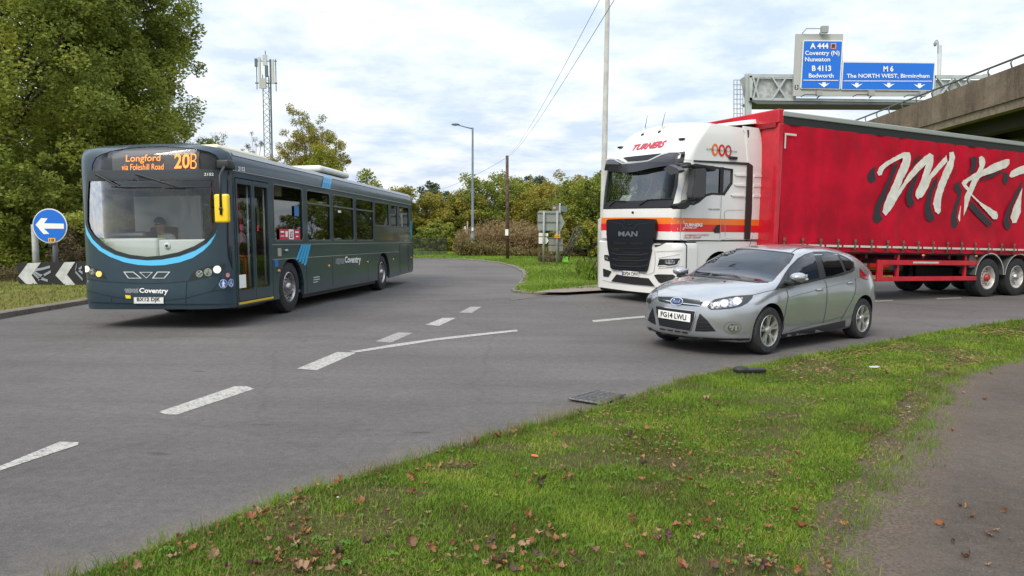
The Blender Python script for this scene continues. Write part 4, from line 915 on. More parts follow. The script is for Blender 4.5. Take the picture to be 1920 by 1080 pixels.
    K1 = [(1008, 215), (1030, 197), (1055, 215), (1065, 255), (1040, 325), (1130, 270), (1250, 225), (1276, 232), (1275, 270), (1250, 300), (1150, 340), (1040, 375), (1010, 395), (975, 460), (945, 535), (1000, 590), (1090, 650), (1160, 690), (1177, 720), (1165, 755), (1135, 758), (1090, 710), (1010, 620), (935, 545), (900, 660), (870, 730), (860, 775), (835, 775), (822, 740), (840, 660), (895, 520), (905, 505), (870, 470), (855, 440), (870, 415), (930, 375), (985, 345), (1010, 290)]
    Kh = [(945, 412), (915, 425), (893, 452), (918, 480)]
    Tw = [(1275, 375), (1290, 335), (1350, 300), (1409, 280), (1520, 255), (1700, 230), (1800, 240), (1790, 275), (1640, 300), (1540, 330), (1500, 420), (1440, 560), (1380, 680), (1335, 790), (1300, 790), (1285, 740), (1310, 650), (1370, 520), (1430, 400), (1450, 345), (1380, 360), (1310, 385), (1285, 392)]
    Ms1 = [(100, 290), (50, 320), (22, 380), (30, 425), (65, 440), (108, 400), (92, 370), (90, 330)]
    Ms2 = [(250, 280), (305, 262), (240, 420), (190, 540), (150, 650), (140, 710), (165, 752), (120, 792), (85, 785), (72, 740), (100, 620), (160, 500), (220, 370)]
    Ms3 = [(490, 335), (430, 400), (385, 480), (362, 560), (375, 630), (405, 646), (448, 612), (425, 570), (430, 500), (460, 420)]
    Ms4 = [(655, 360), (600, 430), (560, 510), (535, 600), (525, 690), (545, 760), (585, 778), (620, 742), (595, 690), (583, 620), (600, 530), (640, 430)]
    Ms5 = [(500, 185), (445, 225), (410, 300), (450, 260), (495, 210)]; Ms6 = [(685, 182), (640, 215), (625, 250), (660, 215)]
    Ks1 = [(940, 215), (970, 203), (993, 215), (985, 290), (965, 335), (915, 360), (940, 290)]
    Ks2 = [(845, 420), (800, 440), (785, 490), (825, 545), (790, 640), (758, 740), (760, 810), (795, 843), (828, 800), (810, 740), (820, 650), (870, 540), (870, 510), (835, 460)]
    Ks3 = [(945, 600), (918, 650), (990, 730), (1060, 800), (1090, 822), (1128, 795), (1085, 745), (1010, 670)]; Ks4 = [(1225, 340), (1130, 385), (1030, 418), (1025, 405), (1120, 360), (1222, 332)]
    Ts1 = [(1265, 345), (1235, 345), (1215, 400), (1230, 448), (1250, 448), (1272, 405), (1262, 385)]; Ts2 = [(1409, 380), (1350, 480), (1290, 600), (1240, 700), (1222, 780), (1240, 840), (1270, 852), (1292, 815), (1270, 760), (1285, 680), (1340, 560), (1409, 450)]
    wob = random.Random(4)
    def rough(pl):
        o = []
        for (a, b) in dens(pl, 16): o.append((a+wob.uniform(-2.5, 2.5), b+wob.uniform(-2.5, 2.5)))
        return [zL(*p) for p in o]
    shad = mat('lettering_shadow', (.022, .018, .026), .5); brush = mat('brush_white', (.66, .65, .58), .5, noise=(5, .1))
    for pl in (Ms1, Ms2, Ms3, Ms4, Ms5, Ms6, Ks1, Ks2, Ks3, Ks4, Ts1, Ts2): decal('lettering_shadow', SS, rough(pl), shad, t, .012, step=9, smooth=False)
    decal('brush_lettering', SS, rough(Mw), brush, t, .018, step=9, smooth=False); decal('brush_lettering', SS, rough(K1), brush, t, .018, holes=[[zL(*p) for p in Kh]], step=9, smooth=False); decal('brush_lettering', SS, rough(Tw), brush, t, .018, step=9, smooth=False)
    # side guard, legs, chassis
    g = B().box((3.50, .02, .84), (7.36, .07, .965), .012).box((3.50, .02, .44), (7.36, .07, .555), .012).box((3.46, .015, .44), (3.66, .075, .965), .02).obj('side_guard', rp, t)
    for x_ in (4.28, 6.95): B().box((x_-.04, .075, .44), (x_+.04, .14, 1.14), .008).obj('guard_post', rp, g)
    B().box((4.75, .014, .885), (5.75, .019, .93)).obj('reflective_tape', tape, g)
    B().box((3.5, WT-.07, .84), (7.36, WT-.02, .965)).box((3.5, WT-.07, .44), (7.36, WT-.02, .555)).box((3.46, WT-.075, .44), (3.66, WT-.015, .965)).obj('side_guard', rp, t)
    for y_ in (.62, 1.85):
        B().box((.3, y_-.06, .9), (4.0, y_+.06, 1.12)).box((3.4, y_-.06, .86), (LT-.2, y_+.06, 1.12)).obj('chassis_rail', mat('chassis_red', (.09, .006, .014), .6), t)
    for k in range(12): B().box((1.0+k*1.05, .1, 1.0), (1.08+k*1.05, WT-.1, 1.12)).obj('cross_member', mat('chassis_red', (0, 0, 0)), t)
    for y_ in (.42, 1.95):
        lg = B().box((2.95, y_-.06, .45), (3.10, y_+.06, 1.12), .01).box((2.98, y_-.045, .14), (3.07, y_+.045, .5), .01).obj('landing_leg', rp, t)
        B().box((2.88, y_-.12, .08), (3.17, y_+.12, .14), .01).obj('leg_foot', mat('chassis_red', (0, 0, 0)), lg)
    B().tube([(3.02, .48, .85), (3.02, 1.9, .85)], .02, 6).tube([(3.1, .42, .5), (3.5, .5, 1.05)], .02, 6).obj('leg_brace', rp, t)
    B().box((7.4, .7, .35), (11.3, 1.8, .75)).obj('axle_group', black_plastic, t)
    B().box((1.1, .9, .95), (1.5, 1.6, 1.12)).obj('kingpin_plate', black_plastic, t)
    rimw = mat('trailer_rim', (.50, .49, .46), .4, .2, noise=(9, .25))
    hubr = mat('hub_red', (.35, .03, .02), .5)
    for i, x_ in enumerate((7.88, 9.18, 10.48)):
        for y_, o_ in ((.22, -1), (WT-.22, 1)):
            pw = M_TRL @ Vector((x_, y_, 0)); wz = gz(pw.x, pw.y)-pw.z
            w_ = heavy_wheel(t, x_, y_, .525, .385, o_, rimw, hubr if i == 0 else steel, z=.525+wz)
            V = []; n = 15
            for y__ in (y_-.22, y_+.22):
                for rr in (.60, .615): V += [(x_-rr*math.cos(a)*1.02, y__, .56+rr*math.sin(a)) for a in np.linspace(.05, math.pi-.05, n)]
            Fc = []
            for i_ in range(n-1): Fc += [(i_, i_+1, n+i_+1, n+i_), (i_, i_+1, 2*n+i_+1, 2*n+i_), (n+i_, n+i_+1, 3*n+i_+1, 3*n+i_), (2*n+i_, 2*n+i_+1, 3*n+i_+1, 3*n+i_)]
            mg = mesh_obj('mudguard', V, Fc, mat('mudguard_grey', (.07, .075, .075), .6), t)
            V = []
            for rr in (.592, .625): V += [(x_-rr*math.cos(a)*1.02, y_+o_*.224, .56+rr*math.sin(a)) for a in np.linspace(.05, math.pi-.05, n)]
            mesh_obj('mudguard_edge', V, [(k, k+1, n+k+1, n+k) for k in range(n-1)], mat('edge_pale', (.4, .4, .38), .5), mg)
    B().box((7.05, .03, .78), (7.32, .42, 1.12), .02).obj('mud_flap', mat('mudguard_grey', (0, 0, 0)), t)
    for x_ in (2.2, 5.1, 7.25): B().ell((x_, .0, 1.09), (.06, .02, .03), 8).obj('side_marker', amber, t, True)
    return t
make_trailer()
# ================================================================== CAR
def pchip(xs, ys, x):
    return np.interp(x, xs, ys) if len(xs) < 3 else _cr(np.array(xs, float), np.array(ys, float), np.array(x, float))
def _cr(xs, ys, x):
    h = np.diff(xs); dl = np.diff(ys)/h; m = np.zeros(len(xs)); m[0], m[-1] = dl[0], dl[-1]
    for i in range(1, len(xs)-1):
        if dl[i-1]*dl[i] > 0:
            w1 = 2*h[i]+h[i-1]; w2 = h[i]+2*h[i-1]; m[i] = (w1+w2)/(w1/dl[i-1]+w2/dl[i])
    k = np.clip(np.searchsorted(xs, x)-1, 0, len(xs)-2); t = (x-xs[k])/h[k]
    return (2*t**3-3*t**2+1)*ys[k]+(t**3-2*t**2+t)*h[k]*m[k]+(-2*t**3+3*t**2)*ys[k+1]+(t**3-t**2)*h[k]*m[k+1]
CS = [0, .06, .2, .5, .88, 1.22, 1.6, 2.02, 2.45, 2.9, 3.4, 3.8, 4.08, 4.27, 4.358]
Y_ = {1: [.70, .74, .78, .80, .80, .80, .80, .80, .80, .80, .80, .78, .74, .70, .66], 2: [.74, .80, .85, .87, .87, .87, .87, .87, .87, .87, .87, .86, .82, .76, .70],
      3: [.76, .83, .88, .90, .905, .895, .885, .885, .885, .885, .90, .905, .86, .79, .72], 4: [.76, .83, .885, .911, .912, .900, .893, .890, .890, .895, .910, .911, .87, .80, .74],
      5: [.74, .81, .875, .905, .905, .895, .89, .885, .885, .888, .896, .89, .85, .79, .72], 6: [.66, .73, .80, .845, .855, .85, .845, .84, .84, .84, .83, .80, .76, .71, .67],
      7: [.54, .60, .66, .71, .74, .755, .765, .760, .755, .745, .725, .69, .65, .62, .60], 8: [.38, .42, .46, .51, .55, .60, .625, .595, .585, .575, .555, .52, .49, .47, .46],
      9: [.19, .21, .23, .26, .28, .31, .32, .31, .30, .30, .28, .27, .25, .24, .23], 10: [0]*15}
Z_ = {1: [.25, .21, .18, .17, .17, .17, .17, .17, .17, .17, .17, .19, .24, .29, .33], 2: [.30, .26, .23, .22, .22, .21, .21, .21, .21, .21, .21, .24, .28, .32, .36],
      3: [.42]*13+[.43, .45], 4: [.56, .57, .59, .60, .61, .61, .61, .61, .61, .62, .64, .65, .64, .62, .60], 5: [.655, .67, .70, .74, .78, .80, .82, .84, .855, .875, .90, .92, .90, .84, .76],
      6: [.695, .715, .765, .845, .905, .945, .96, .98, 1.0, 1.03, 1.07, 1.10, 1.08, 1.00, .86], 7: [.712, .742, .80, .885, .945, .985, 1.13, 1.22, 1.25, 1.255, 1.245, 1.22, 1.16, 1.06, .90],
      8: [.722, .757, .818, .908, .968, 1.012, 1.225, 1.375, 1.415, 1.418, 1.39, 1.34, 1.25, 1.10, .92], 9: [.727, .764, .827, .918, .98, 1.028, 1.24, 1.408, 1.462, 1.466, 1.44, 1.385, 1.285, 1.12, .93],
      10: [.729, .766, .83, .921, .984, 1.034, 1.245, 1.418, 1.478, 1.484, 1.458, 1.40, 1.295, 1.125, .933]}
def car_body_mesh(n_st=56, cut=True):
    S = np.unique(np.concatenate([np.linspace(0, .2, 5), np.linspace(.2, 1.2, 14), np.linspace(1.2, 2.1, 16), np.linspace(2.1, 3.8, 20), np.linspace(3.8, 4.358, 12)]))
    Yk = {k: _cr(np.array(CS), np.array(Y_[k], float), S) for k in Y_}; Zk = {k: _cr(np.array(CS), np.array(Z_[k], float), S) for k in Z_}
    def xw(s, y):
        f = max(0, 1-s/1.15); r = max(0, 1-(4.358-s)/.9); q = abs(y)/.9
        return s+.46*q**2.6*f-.22*q**3*r
    cols = lambda i: [-Yk[5][i], -Yk[6][i], -Yk[7][i], -Yk[8][i], -Yk[9][i], 0, Yk[9][i], Yk[8][i], Yk[7][i], Yk[6][i], Yk[5][i]]
    chz = lambda i: [Zk[k][i] for k in (5, 6, 7, 8, 9, 10, 9, 8, 7, 6, 5)]
    V = []; rings = []
    for i, s in enumerate(S):
        c = cols(i); fr = [a/Yk[5][i] for a in c]; idx = []
        def add(y, z): V.append((xw(s, y), y+.9115, z)); return len(V)-1
        bot = [add(Yk[1][i]*f, Zk[1][i]) for f in fr]
        L = [add(-Yk[k][i], Zk[k][i]) for k in (2, 3, 4)]; Rr = [add(Yk[k][i], Zk[k][i]) for k in (2, 3, 4)]
        ch = [add(a, b) for a, b in zip(c, chz(i))]
        rings.append((bot, L, Rr, ch))
    Fc = []
    order = lambda r: r[0]+r[2]+r[3][::-1]+r[1][::-1]
    for a, b in zip(rings, rings[1:]):
        A, Bq = order(a), order(b); n = len(A)
        for k in range(n): Fc.append((A[k], A[(k+1) % n], Bq[(k+1) % n], Bq[k]))
    for end, i in ((0, 0), (1, len(S)-1)):
        bot, L, Rr, ch = rings[-end if end else 0]; c = cols(i); fr = [a/Yk[5][i] for a in c]; s = S[i]
        rows = [bot]
        for j, k in enumerate((2, 3, 4)):
            row = [L[j]]
            for f in fr[1:-1]:
                y = Yk[k][i]*f; V.append((xw(s, y)-(.0 if end else .035*math.sin((Zk[k][i]-.25)/.45*3.1)), y+.9115, Zk[k][i])); row.append(len(V)-1)
            row.append(Rr[j]); rows.append(row)
        rows.append(ch)
        for r0, r1 in zip(rows, rows[1:]):
            for k in range(10): Fc.append((r0[k], r0[k+1], r1[k+1], r1[k]))
    me = bpy.data.meshes.new('car_body'); me.from_pydata(V, [], Fc)
    bm = bmesh.new(); bm.from_mesh(me); bmesh.ops.remove_doubles(bm, verts=bm.verts, dist=1e-5); bmesh.ops.recalc_face_normals(bm, faces=bm.faces[:]); bm.to_mesh(me); bm.free()
    o = bpy.data.objects.new('tmp', me); COL.objects.link(o); md = o.modifiers.new('s', 'SUBSURF'); md.levels = 1; md.render_levels = 1
    if cut:
        b = B()
        for x_ in (.90, 3.548):
            for y0, y1 in ((-.2, .36), (1.463, 2.1)):
                b.lathe([(.001, y0), (.362, y0), (.362, y1), (.001, y1)], (x_, 0, .335), 'Y', 40)
        bmesh.ops.remove_doubles(b.bm, verts=b.bm.verts, dist=1e-4)
        cu = b.obj('cutter', black_plastic, None); md = o.modifiers.new('b', 'BOOLEAN'); md.operation = 'DIFFERENCE'; md.object = cu; md.solver = 'EXACT'
    bpy.context.view_layer.update()
    r = bpy.data.meshes.new_from_object(o.evaluated_get(bpy.context.evaluated_depsgraph_get()))
    bpy.data.objects.remove(o)
    if cut: bpy.data.objects.remove(cu)
    return r
def car_wheel(parent, x, y, out, r=.322, spokes=5):
    c = Vector((x, y, r)); h = .105
    t = B().lathe([(.215, -h*.9), (.225, -h), (.29, -h*1.02), (.315, -h*.8), (r, -h*.5), (r, h*.5), (.315, h*.8), (.29, h*1.02), (.225, h), (.215, h*.9)], c, 'Y', 44, True).obj('wheel', black_rubber, parent, 'auto')
    al = mat('alloy', (.55, .55, .53), .28, .75)
    b = B().lathe([(.218, out*h*.92), (.212, out*h*1.0), (.203, out*h*.98), (.196, out*h*.6), (.19, out*h*-.3)], c, 'Y', 44)
    for k in range(spokes):
        for d in (-.19, .19):
            a = 6.2832*k/spokes+.35+d; ca, sa = math.cos(a), math.sin(a); a2 = 6.2832*k/spokes+.35+d*.35; c2, s2 = math.cos(a2), math.sin(a2)
            P = [(.03, .0, .022), (.12, .0, .018), (.203, .0, .02)]
            V = []
            for i, rr in enumerate((.035, .12, .206)):
                aa = a2+(a-a2)*(rr/.2); wv = (.016, .015, .022)[i]; yy = out*h*(.80, .86, .93)[i]
                for dd in (-1, 1):
                    X = rr*math.cos(aa)-dd*wv*math.sin(aa); Z = rr*math.sin(aa)+dd*wv*math.cos(aa); V += [(c.x+X, c.y+yy, c.z+Z), (c.x+X, c.y+yy-out*.03, c.z+Z)]
            b.faces(V, [(0, 2, 6, 4), (4, 6, 10, 8), (0, 4, 5, 1), (4, 8, 9, 5), (2, 3, 7, 6), (6, 7, 11, 10)])
    b.lathe([(.062, out*h*.5), (.058, out*h*.88), (.045, out*h*.93), (.001, out*h*.93)], c, 'Y', 20)
    b.obj('rim', al, t, 'auto')
    B().disc(c+Vector((0, out*h*.1, 0)), .2, 'Y', 24).obj('brake_disc', mat('brake_dark', (.03, .03, .032), .5), t)
    return t
def make_car():
    t = thing('parked_car' if 0 else 'hatchback_car', 'silver five door hatchback in front of the lorry at the kerbside grass', 'car', M_CAR)
    silver = mat('silver_car_paint', (.40, .415, .435), .22, .65, coat=.8)
    me = car_body_mesh(); me.materials.clear(); me.materials.append(silver); me.materials.append(black_plastic)
    # inside of the arches: faces whose centre lies well inboard or on the cutter wall
    for p in me.polygons:
        c = p.center
        for x_ in (.90, 3.548):
            if abs(math.hypot(c.x-x_, c.z-.335)-.362) < .012 and abs(p.normal.y) < .5: p.material_index = 1
            if abs(abs(c.y-.9115)-.5515) < .01 and math.hypot(c.x-x_, c.z-.335) < .37: p.material_index = 1
        p.use_smooth = True
    body = bpy.data.objects.new('body', me); link(body, t)
    try: me.set_sharp_from_angle(angle=R(50))
    except Exception: pass
    m0 = car_body_mesh(cut=False); bm = bmesh.new(); bm.from_mesh(m0); S = Surf(M_CAR, bvh=BVHTree.FromBMesh(bm)); bm.free()
    Y0 = .9115
    a1 = lambda x, y: (1200+x/4.909, 450+y/4.909); b1 = lambda x, y: (1420+x/4.909, 450+y/4.909)
    cg = mat('car_glass', (.014, .020, .030), .04, coat=.1, spec=.5); cgd = mat('privacy_glass', (.004, .004, .006), .05, spec=.35)
    ws = [a1(437, 322), a1(500, 262), a1(580, 200), a1(670, 140), a1(760, 100), a1(850, 84), a1(960, 84), a1(1100, 92), b1(150, 105), b1(300, 122), b1(338, 134), b1(290, 215), b1(200, 310), b1(140, 378), b1(105, 385), b1(0, 382), a1(900, 362), a1(700, 338), a1(560, 326)]
    w_ = decal('windscreen', S, ws, cg, t, .004, step=6)
    decal('scuttle_trim', S, [a1(402, 318), a1(437, 322), a1(560, 326), a1(700, 338), a1(900, 362), b1(0, 382), b1(105, 385), b1(100, 392), b1(0, 393), a1(900, 374), a1(690, 350), a1(560, 338), a1(402, 325)], black_plastic, t, .006, step=5)
    ribbon('screen_seal', S, ws[:12], 1.6, black_plastic, w_, .006)
    dlo = [b1(163, 455), b1(205, 390), b1(250, 310), b1(300, 240), b1(370, 170), b1(440, 130), b1(520, 108), b1(640, 106), b1(740, 125), b1(830, 165), b1(888, 205), b1(892, 255), b1(870, 285), b1(780, 318), b1(600, 355), b1(470, 386), b1(300, 420)]
    d_ = decal('window_surround', S, dlo, black_plastic, t, .004, step=6, flipy=Y0)
    fw = [b1(285, 300), b1(330, 230), b1(400, 165), b1(460, 132), b1(512, 120), b1(545, 220), b1(570, 348), b1(470, 372), b1(300, 400), b1(285, 350)]
    rw = [b1(600, 118), b1(665, 122), b1(728, 140), b1(765, 215), b1(795, 295), b1(700, 325), b1(630, 340), b1(612, 260), b1(585, 160)]
    qw = [b1(752, 145), b1(820, 175), b1(878, 212), b1(882, 258), b1(845, 282), b1(815, 285), b1(790, 220)]
    for n_, pl, m_ in (('side_window', fw, cg), ('side_window', rw, cgd), ('quarter_window', qw, cgd)): decal(n_, S, pl, m_, t, .007, step=6, flipy=Y0)
    ribbon('chrome_strip', S, [b1(160, 457), b1(300, 424), b1(470, 389), b1(600, 357), b1(780, 322), b1(872, 290), b1(895, 255)], 1.4, chrome, t, .009, flipy=Y0)
    ribbon('roof_seam', S, [b1(310, 122), b1(360, 85), b1(430, 68), b1(520, 66)], 1.3, gap_m, t, .004)
    gp_ = mat('car_shut_line', (.09, .095, .095), .6)
    for ln in ([b1(258, 425), b1(280, 490), b1(283, 530)], [b1(610, 356), b1(635, 405), b1(642, 470), b1(640, 560), b1(628, 650), b1(606, 765)], [b1(905, 350), b1(908, 440), b1(895, 500), b1(865, 565), b1(810, 660), b1(768, 740)], [b1(283, 530), b1(262, 640), b1(235, 780), b1(222, 865)],
               [a1(160, 522), a1(350, 528), a1(500, 560), a1(640, 582), a1(690, 548), a1(840, 520), a1(1045, 505), b1(60, 480), b1(165, 455)]):
        ribbon('shut_line', S, ln, 1.0, gp_, t, .004, flipy=Y0)
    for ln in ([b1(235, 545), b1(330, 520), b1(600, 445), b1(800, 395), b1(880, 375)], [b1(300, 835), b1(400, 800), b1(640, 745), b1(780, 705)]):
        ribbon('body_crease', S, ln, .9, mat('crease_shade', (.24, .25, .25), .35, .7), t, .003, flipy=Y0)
    # sill and bumper lip
    decal('sill_trim', S, [b1(212, 872), b1(810, 738), b1(806, 800), b1(500, 870), b1(205, 935)], mat('sill_grey', (.03, .03, .033), .6), t, .006, step=7, flipy=Y0)
    decal('bumper_lip', S, [a1(45, 785), a1(150, 845), a1(300, 872), a1(480, 893), a1(760, 905), a1(1012, 905), a1(1005, 942), a1(760, 945), a1(480, 935), a1(200, 885), a1(60, 820)], black_plastic, t, .006, step=6)
    # front end
    hl = [a1(618, 605), a1(650, 570), a1(700, 550), a1(800, 532), a1(900, 520), a1(1042, 506), a1(1030, 540), a1(990, 580), a1(930, 612), a1(850, 630), a1(740, 640), a1(655, 642), a1(630, 630)]
    h = decal('headlight', S, hl, dark_trim, t, .006, step=5, flipy=Y0)
    decal('headlight_lens', S, [a1(650, 605), a1(700, 572), a1(800, 548), a1(945, 532), a1(935, 575), a1(890, 608), a1(800, 622), a1(700, 632), a1(655, 632)], lamp_glass, h, .011, step=4)
    for cx, cy, r_ in ((775, 585, 38), (890, 565, 40)): decal('lamp_bowl', S, [a1(cx+r_*math.cos(a), cy+r_*.85*math.sin(a)) for a in np.linspace(0, 6.283, 15)[:-1]], chrome, h, .015, step=4)
    h2 = decal('headlight', S, [a1(70, 540), a1(98, 470), a1(140, 436), a1(168, 462), a1(155, 525), a1(108, 566)], lamp_glass, t, .006, step=4)
    decal('upper_grille', S, [a1(168, 522), a1(330, 530), a1(480, 560), a1(582, 578), a1(545, 612), a1(400, 602), a1(250, 582), a1(178, 562)], black_plastic, t, .006, step=4)
    ribbon('grille_bar', S, [a1(172, 546), a1(300, 568), a1(400, 584), a1(555, 603)], 1.8, chrome, t, .014)
    lg_ = decal('lower_grille', S, [a1(155, 612), a1(300, 630), a1(512, 657), a1(490, 750), a1(468, 835), a1(330, 815), a1(182, 785), a1(165, 700)], mat('grille_black', (.006, .006, .008), .5), t, .008, step=5)
    for k in range(5):
        f = .60+.085*k; a_ = Vector(a1(158, 612)).lerp(Vector(a1(182, 785)), f); b_ = Vector(a1(512, 657)).lerp(Vector(a1(468, 835)), f); ribbon('grille_slat', S, [tuple(a_), tuple(b_)], .8, mat('slat_grey', (.035, .04, .05), .4), lg_, .014)
    ribbon('grille_rim', S, [a1(512, 655), a1(155, 612), a1(165, 700), a1(182, 788), a1(330, 818), a1(466, 838), a1(500, 730), a1(514, 655)], 1.3, chrome, lg_, .012)
    for pl in ([a1(550, 675), a1(620, 740), a1(697, 838), a1(600, 842), a1(507, 838), a1(525, 750)], [a1(120, 620), a1(135, 700), a1(147, 778), a1(110, 762), a1(74, 738), a1(92, 680)]):
        g_ = decal('bumper_intake', S, pl, mat('grille_black', (0, 0, 0)), t, .006, step=4); ys = [p[1] for p in pl]
        for f in (.3, .5, .7, .88):
            y_ = min(ys)+(max(ys)-min(ys))*f; xs_ = []
            for i in range(len(pl)):
                p, q = pl[i], pl[(i+1) % len(pl)]
                if (p[1] > y_) != (q[1] > y_): xs_.append(p[0]+(q[0]-p[0])*(y_-p[1])/(q[1]-p[1]))
            if len(xs_) > 1: ribbon('intake_slat', S, [(min(xs_), y_), (max(xs_), y_)], .7, mat('slat_grey', (0, 0, 0)), g_, .012)
    for k in range(4): decal('lower_slot', S, [a1(182+68*k, 808+11*k), a1(236+68*k, 818+10*k), a1(238+68*k, 832+10*k), a1(186+68*k, 822+11*k)], black_plastic, t, .008, step=4)
    ell = lambda cx, cy, rx, ry, n=20: [a1(cx+rx*math.cos(a), cy+ry*math.sin(a)) for a in np.linspace(0, 6.283, n+1)[:-1]]
    fo = decal('fog_lamp', S, ell(858, 808, 50, 38), chrome, t, .008, step=4, flipy=Y0); decal('fog_lens', S, ell(858, 808, 42, 31), lamp_glass, fo, .014, step=4)
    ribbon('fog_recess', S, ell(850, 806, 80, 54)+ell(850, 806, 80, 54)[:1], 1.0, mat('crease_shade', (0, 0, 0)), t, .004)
    bd = decal('maker_badge', S, ell(345, 568, 58, 36), chrome, t, .020, step=3); decal('badge_oval', S, ell(345, 568, 50, 30), mat('badge_blue', (.012, .03, .12), .25, coat=.5), bd, .024, step=3)
    text_px('badge_lettering', 'Ford', S, (a1(312, 552), a1(378, 560), a1(378, 584), a1(312, 577)), chrome, bd, .028, .0, .12)
    pl = decal('number_plate', S, [(1236.7, 580.4), (1296.5, 588.9), (1295.3, 604), (1236.7, 595)], plate_white, t, .024, step=6)
    text_px('plate_lettering', 'FG14 LWU', S, ((1241.6, 583.6), (1288.8, 590.4), (1288, 600.5), (1241.6, 592.6)), plate_black, pl, .029, .022)
    for cx, cy in ((1448 if 0 else a1(487, 355)[0], a1(487, 355)[1]), a1(780, 383)):
        p = S.at(cx, cy, .005); B().ell(p, (.022, .012, .010), 6).obj('washer_jet', black_plastic, t)
    tl = mat('tail_red', (.30, .006, .015), .15, coat=.8)
    decal('tail_light', S, [b1(938, 255), b1(965, 290), b1(1018, 345), b1(1022, 372), b1(985, 360), b1(944, 342)], tl, t, .008, step=4, flipy=Y0)
    for x_, y_, z_ in ((4.12, .10, .90),): pass
    # mirrors and handles
    for s_ in (-1, 1):
        S6 = Surf(M_CAR, plane=(Vector((0, -.09, 0)), Vector((0, -1, 0)))); q = S6.at(*b1(378, 352), 0); yy = q.y if s_ < 0 else 2*Y0-q.y
        mr = B().ell((q.x, yy, q.z+.012), (.13, .105, .068), 14).obj('door_mirror', silver, t, True)
        B().box((q.x-.10, min(yy, yy-s_*.16), q.z-.085), (q.x+.06, max(yy, yy-s_*.16), q.z-.04), .015).obj('mirror_foot', black_plastic, mr)
        B().box((q.x+.105, yy-.07, q.z-.035), (q.x+.118, yy+.08, q.z+.05), .004).obj('mirror_glass', chrome, mr)
        B().ell((q.x+.05, yy+s_*.062, q.z-.012), (.07, .045, .020), 8).obj('mirror_repeater', mat('repeater', (.6, .5, .38), .3), mr, True)
        for px in ((570, 458), (852, 395)):
            p = S.at(*b1(*px), 0); y_ = p.y if s_ < 0 else 2*Y0-p.y
            B().ell((p.x, y_+s_*.018, p.z), (.10, .017, .017), 10).obj('door_handle', silver, t, True)
    p = S.at(*a1(1005, 45), 0); B().tube([p-Vector((0, 0, .01)), p+Vector((.08, .0, .16))], [.006, .003], 6).obj('roof_aerial', black_plastic, t)
    for x_ in (.90, 3.548):
        for y_, o_ in ((.125, -1), (1.698, 1)): car_wheel(t, x_, y_, o_)
    return t
make_car()
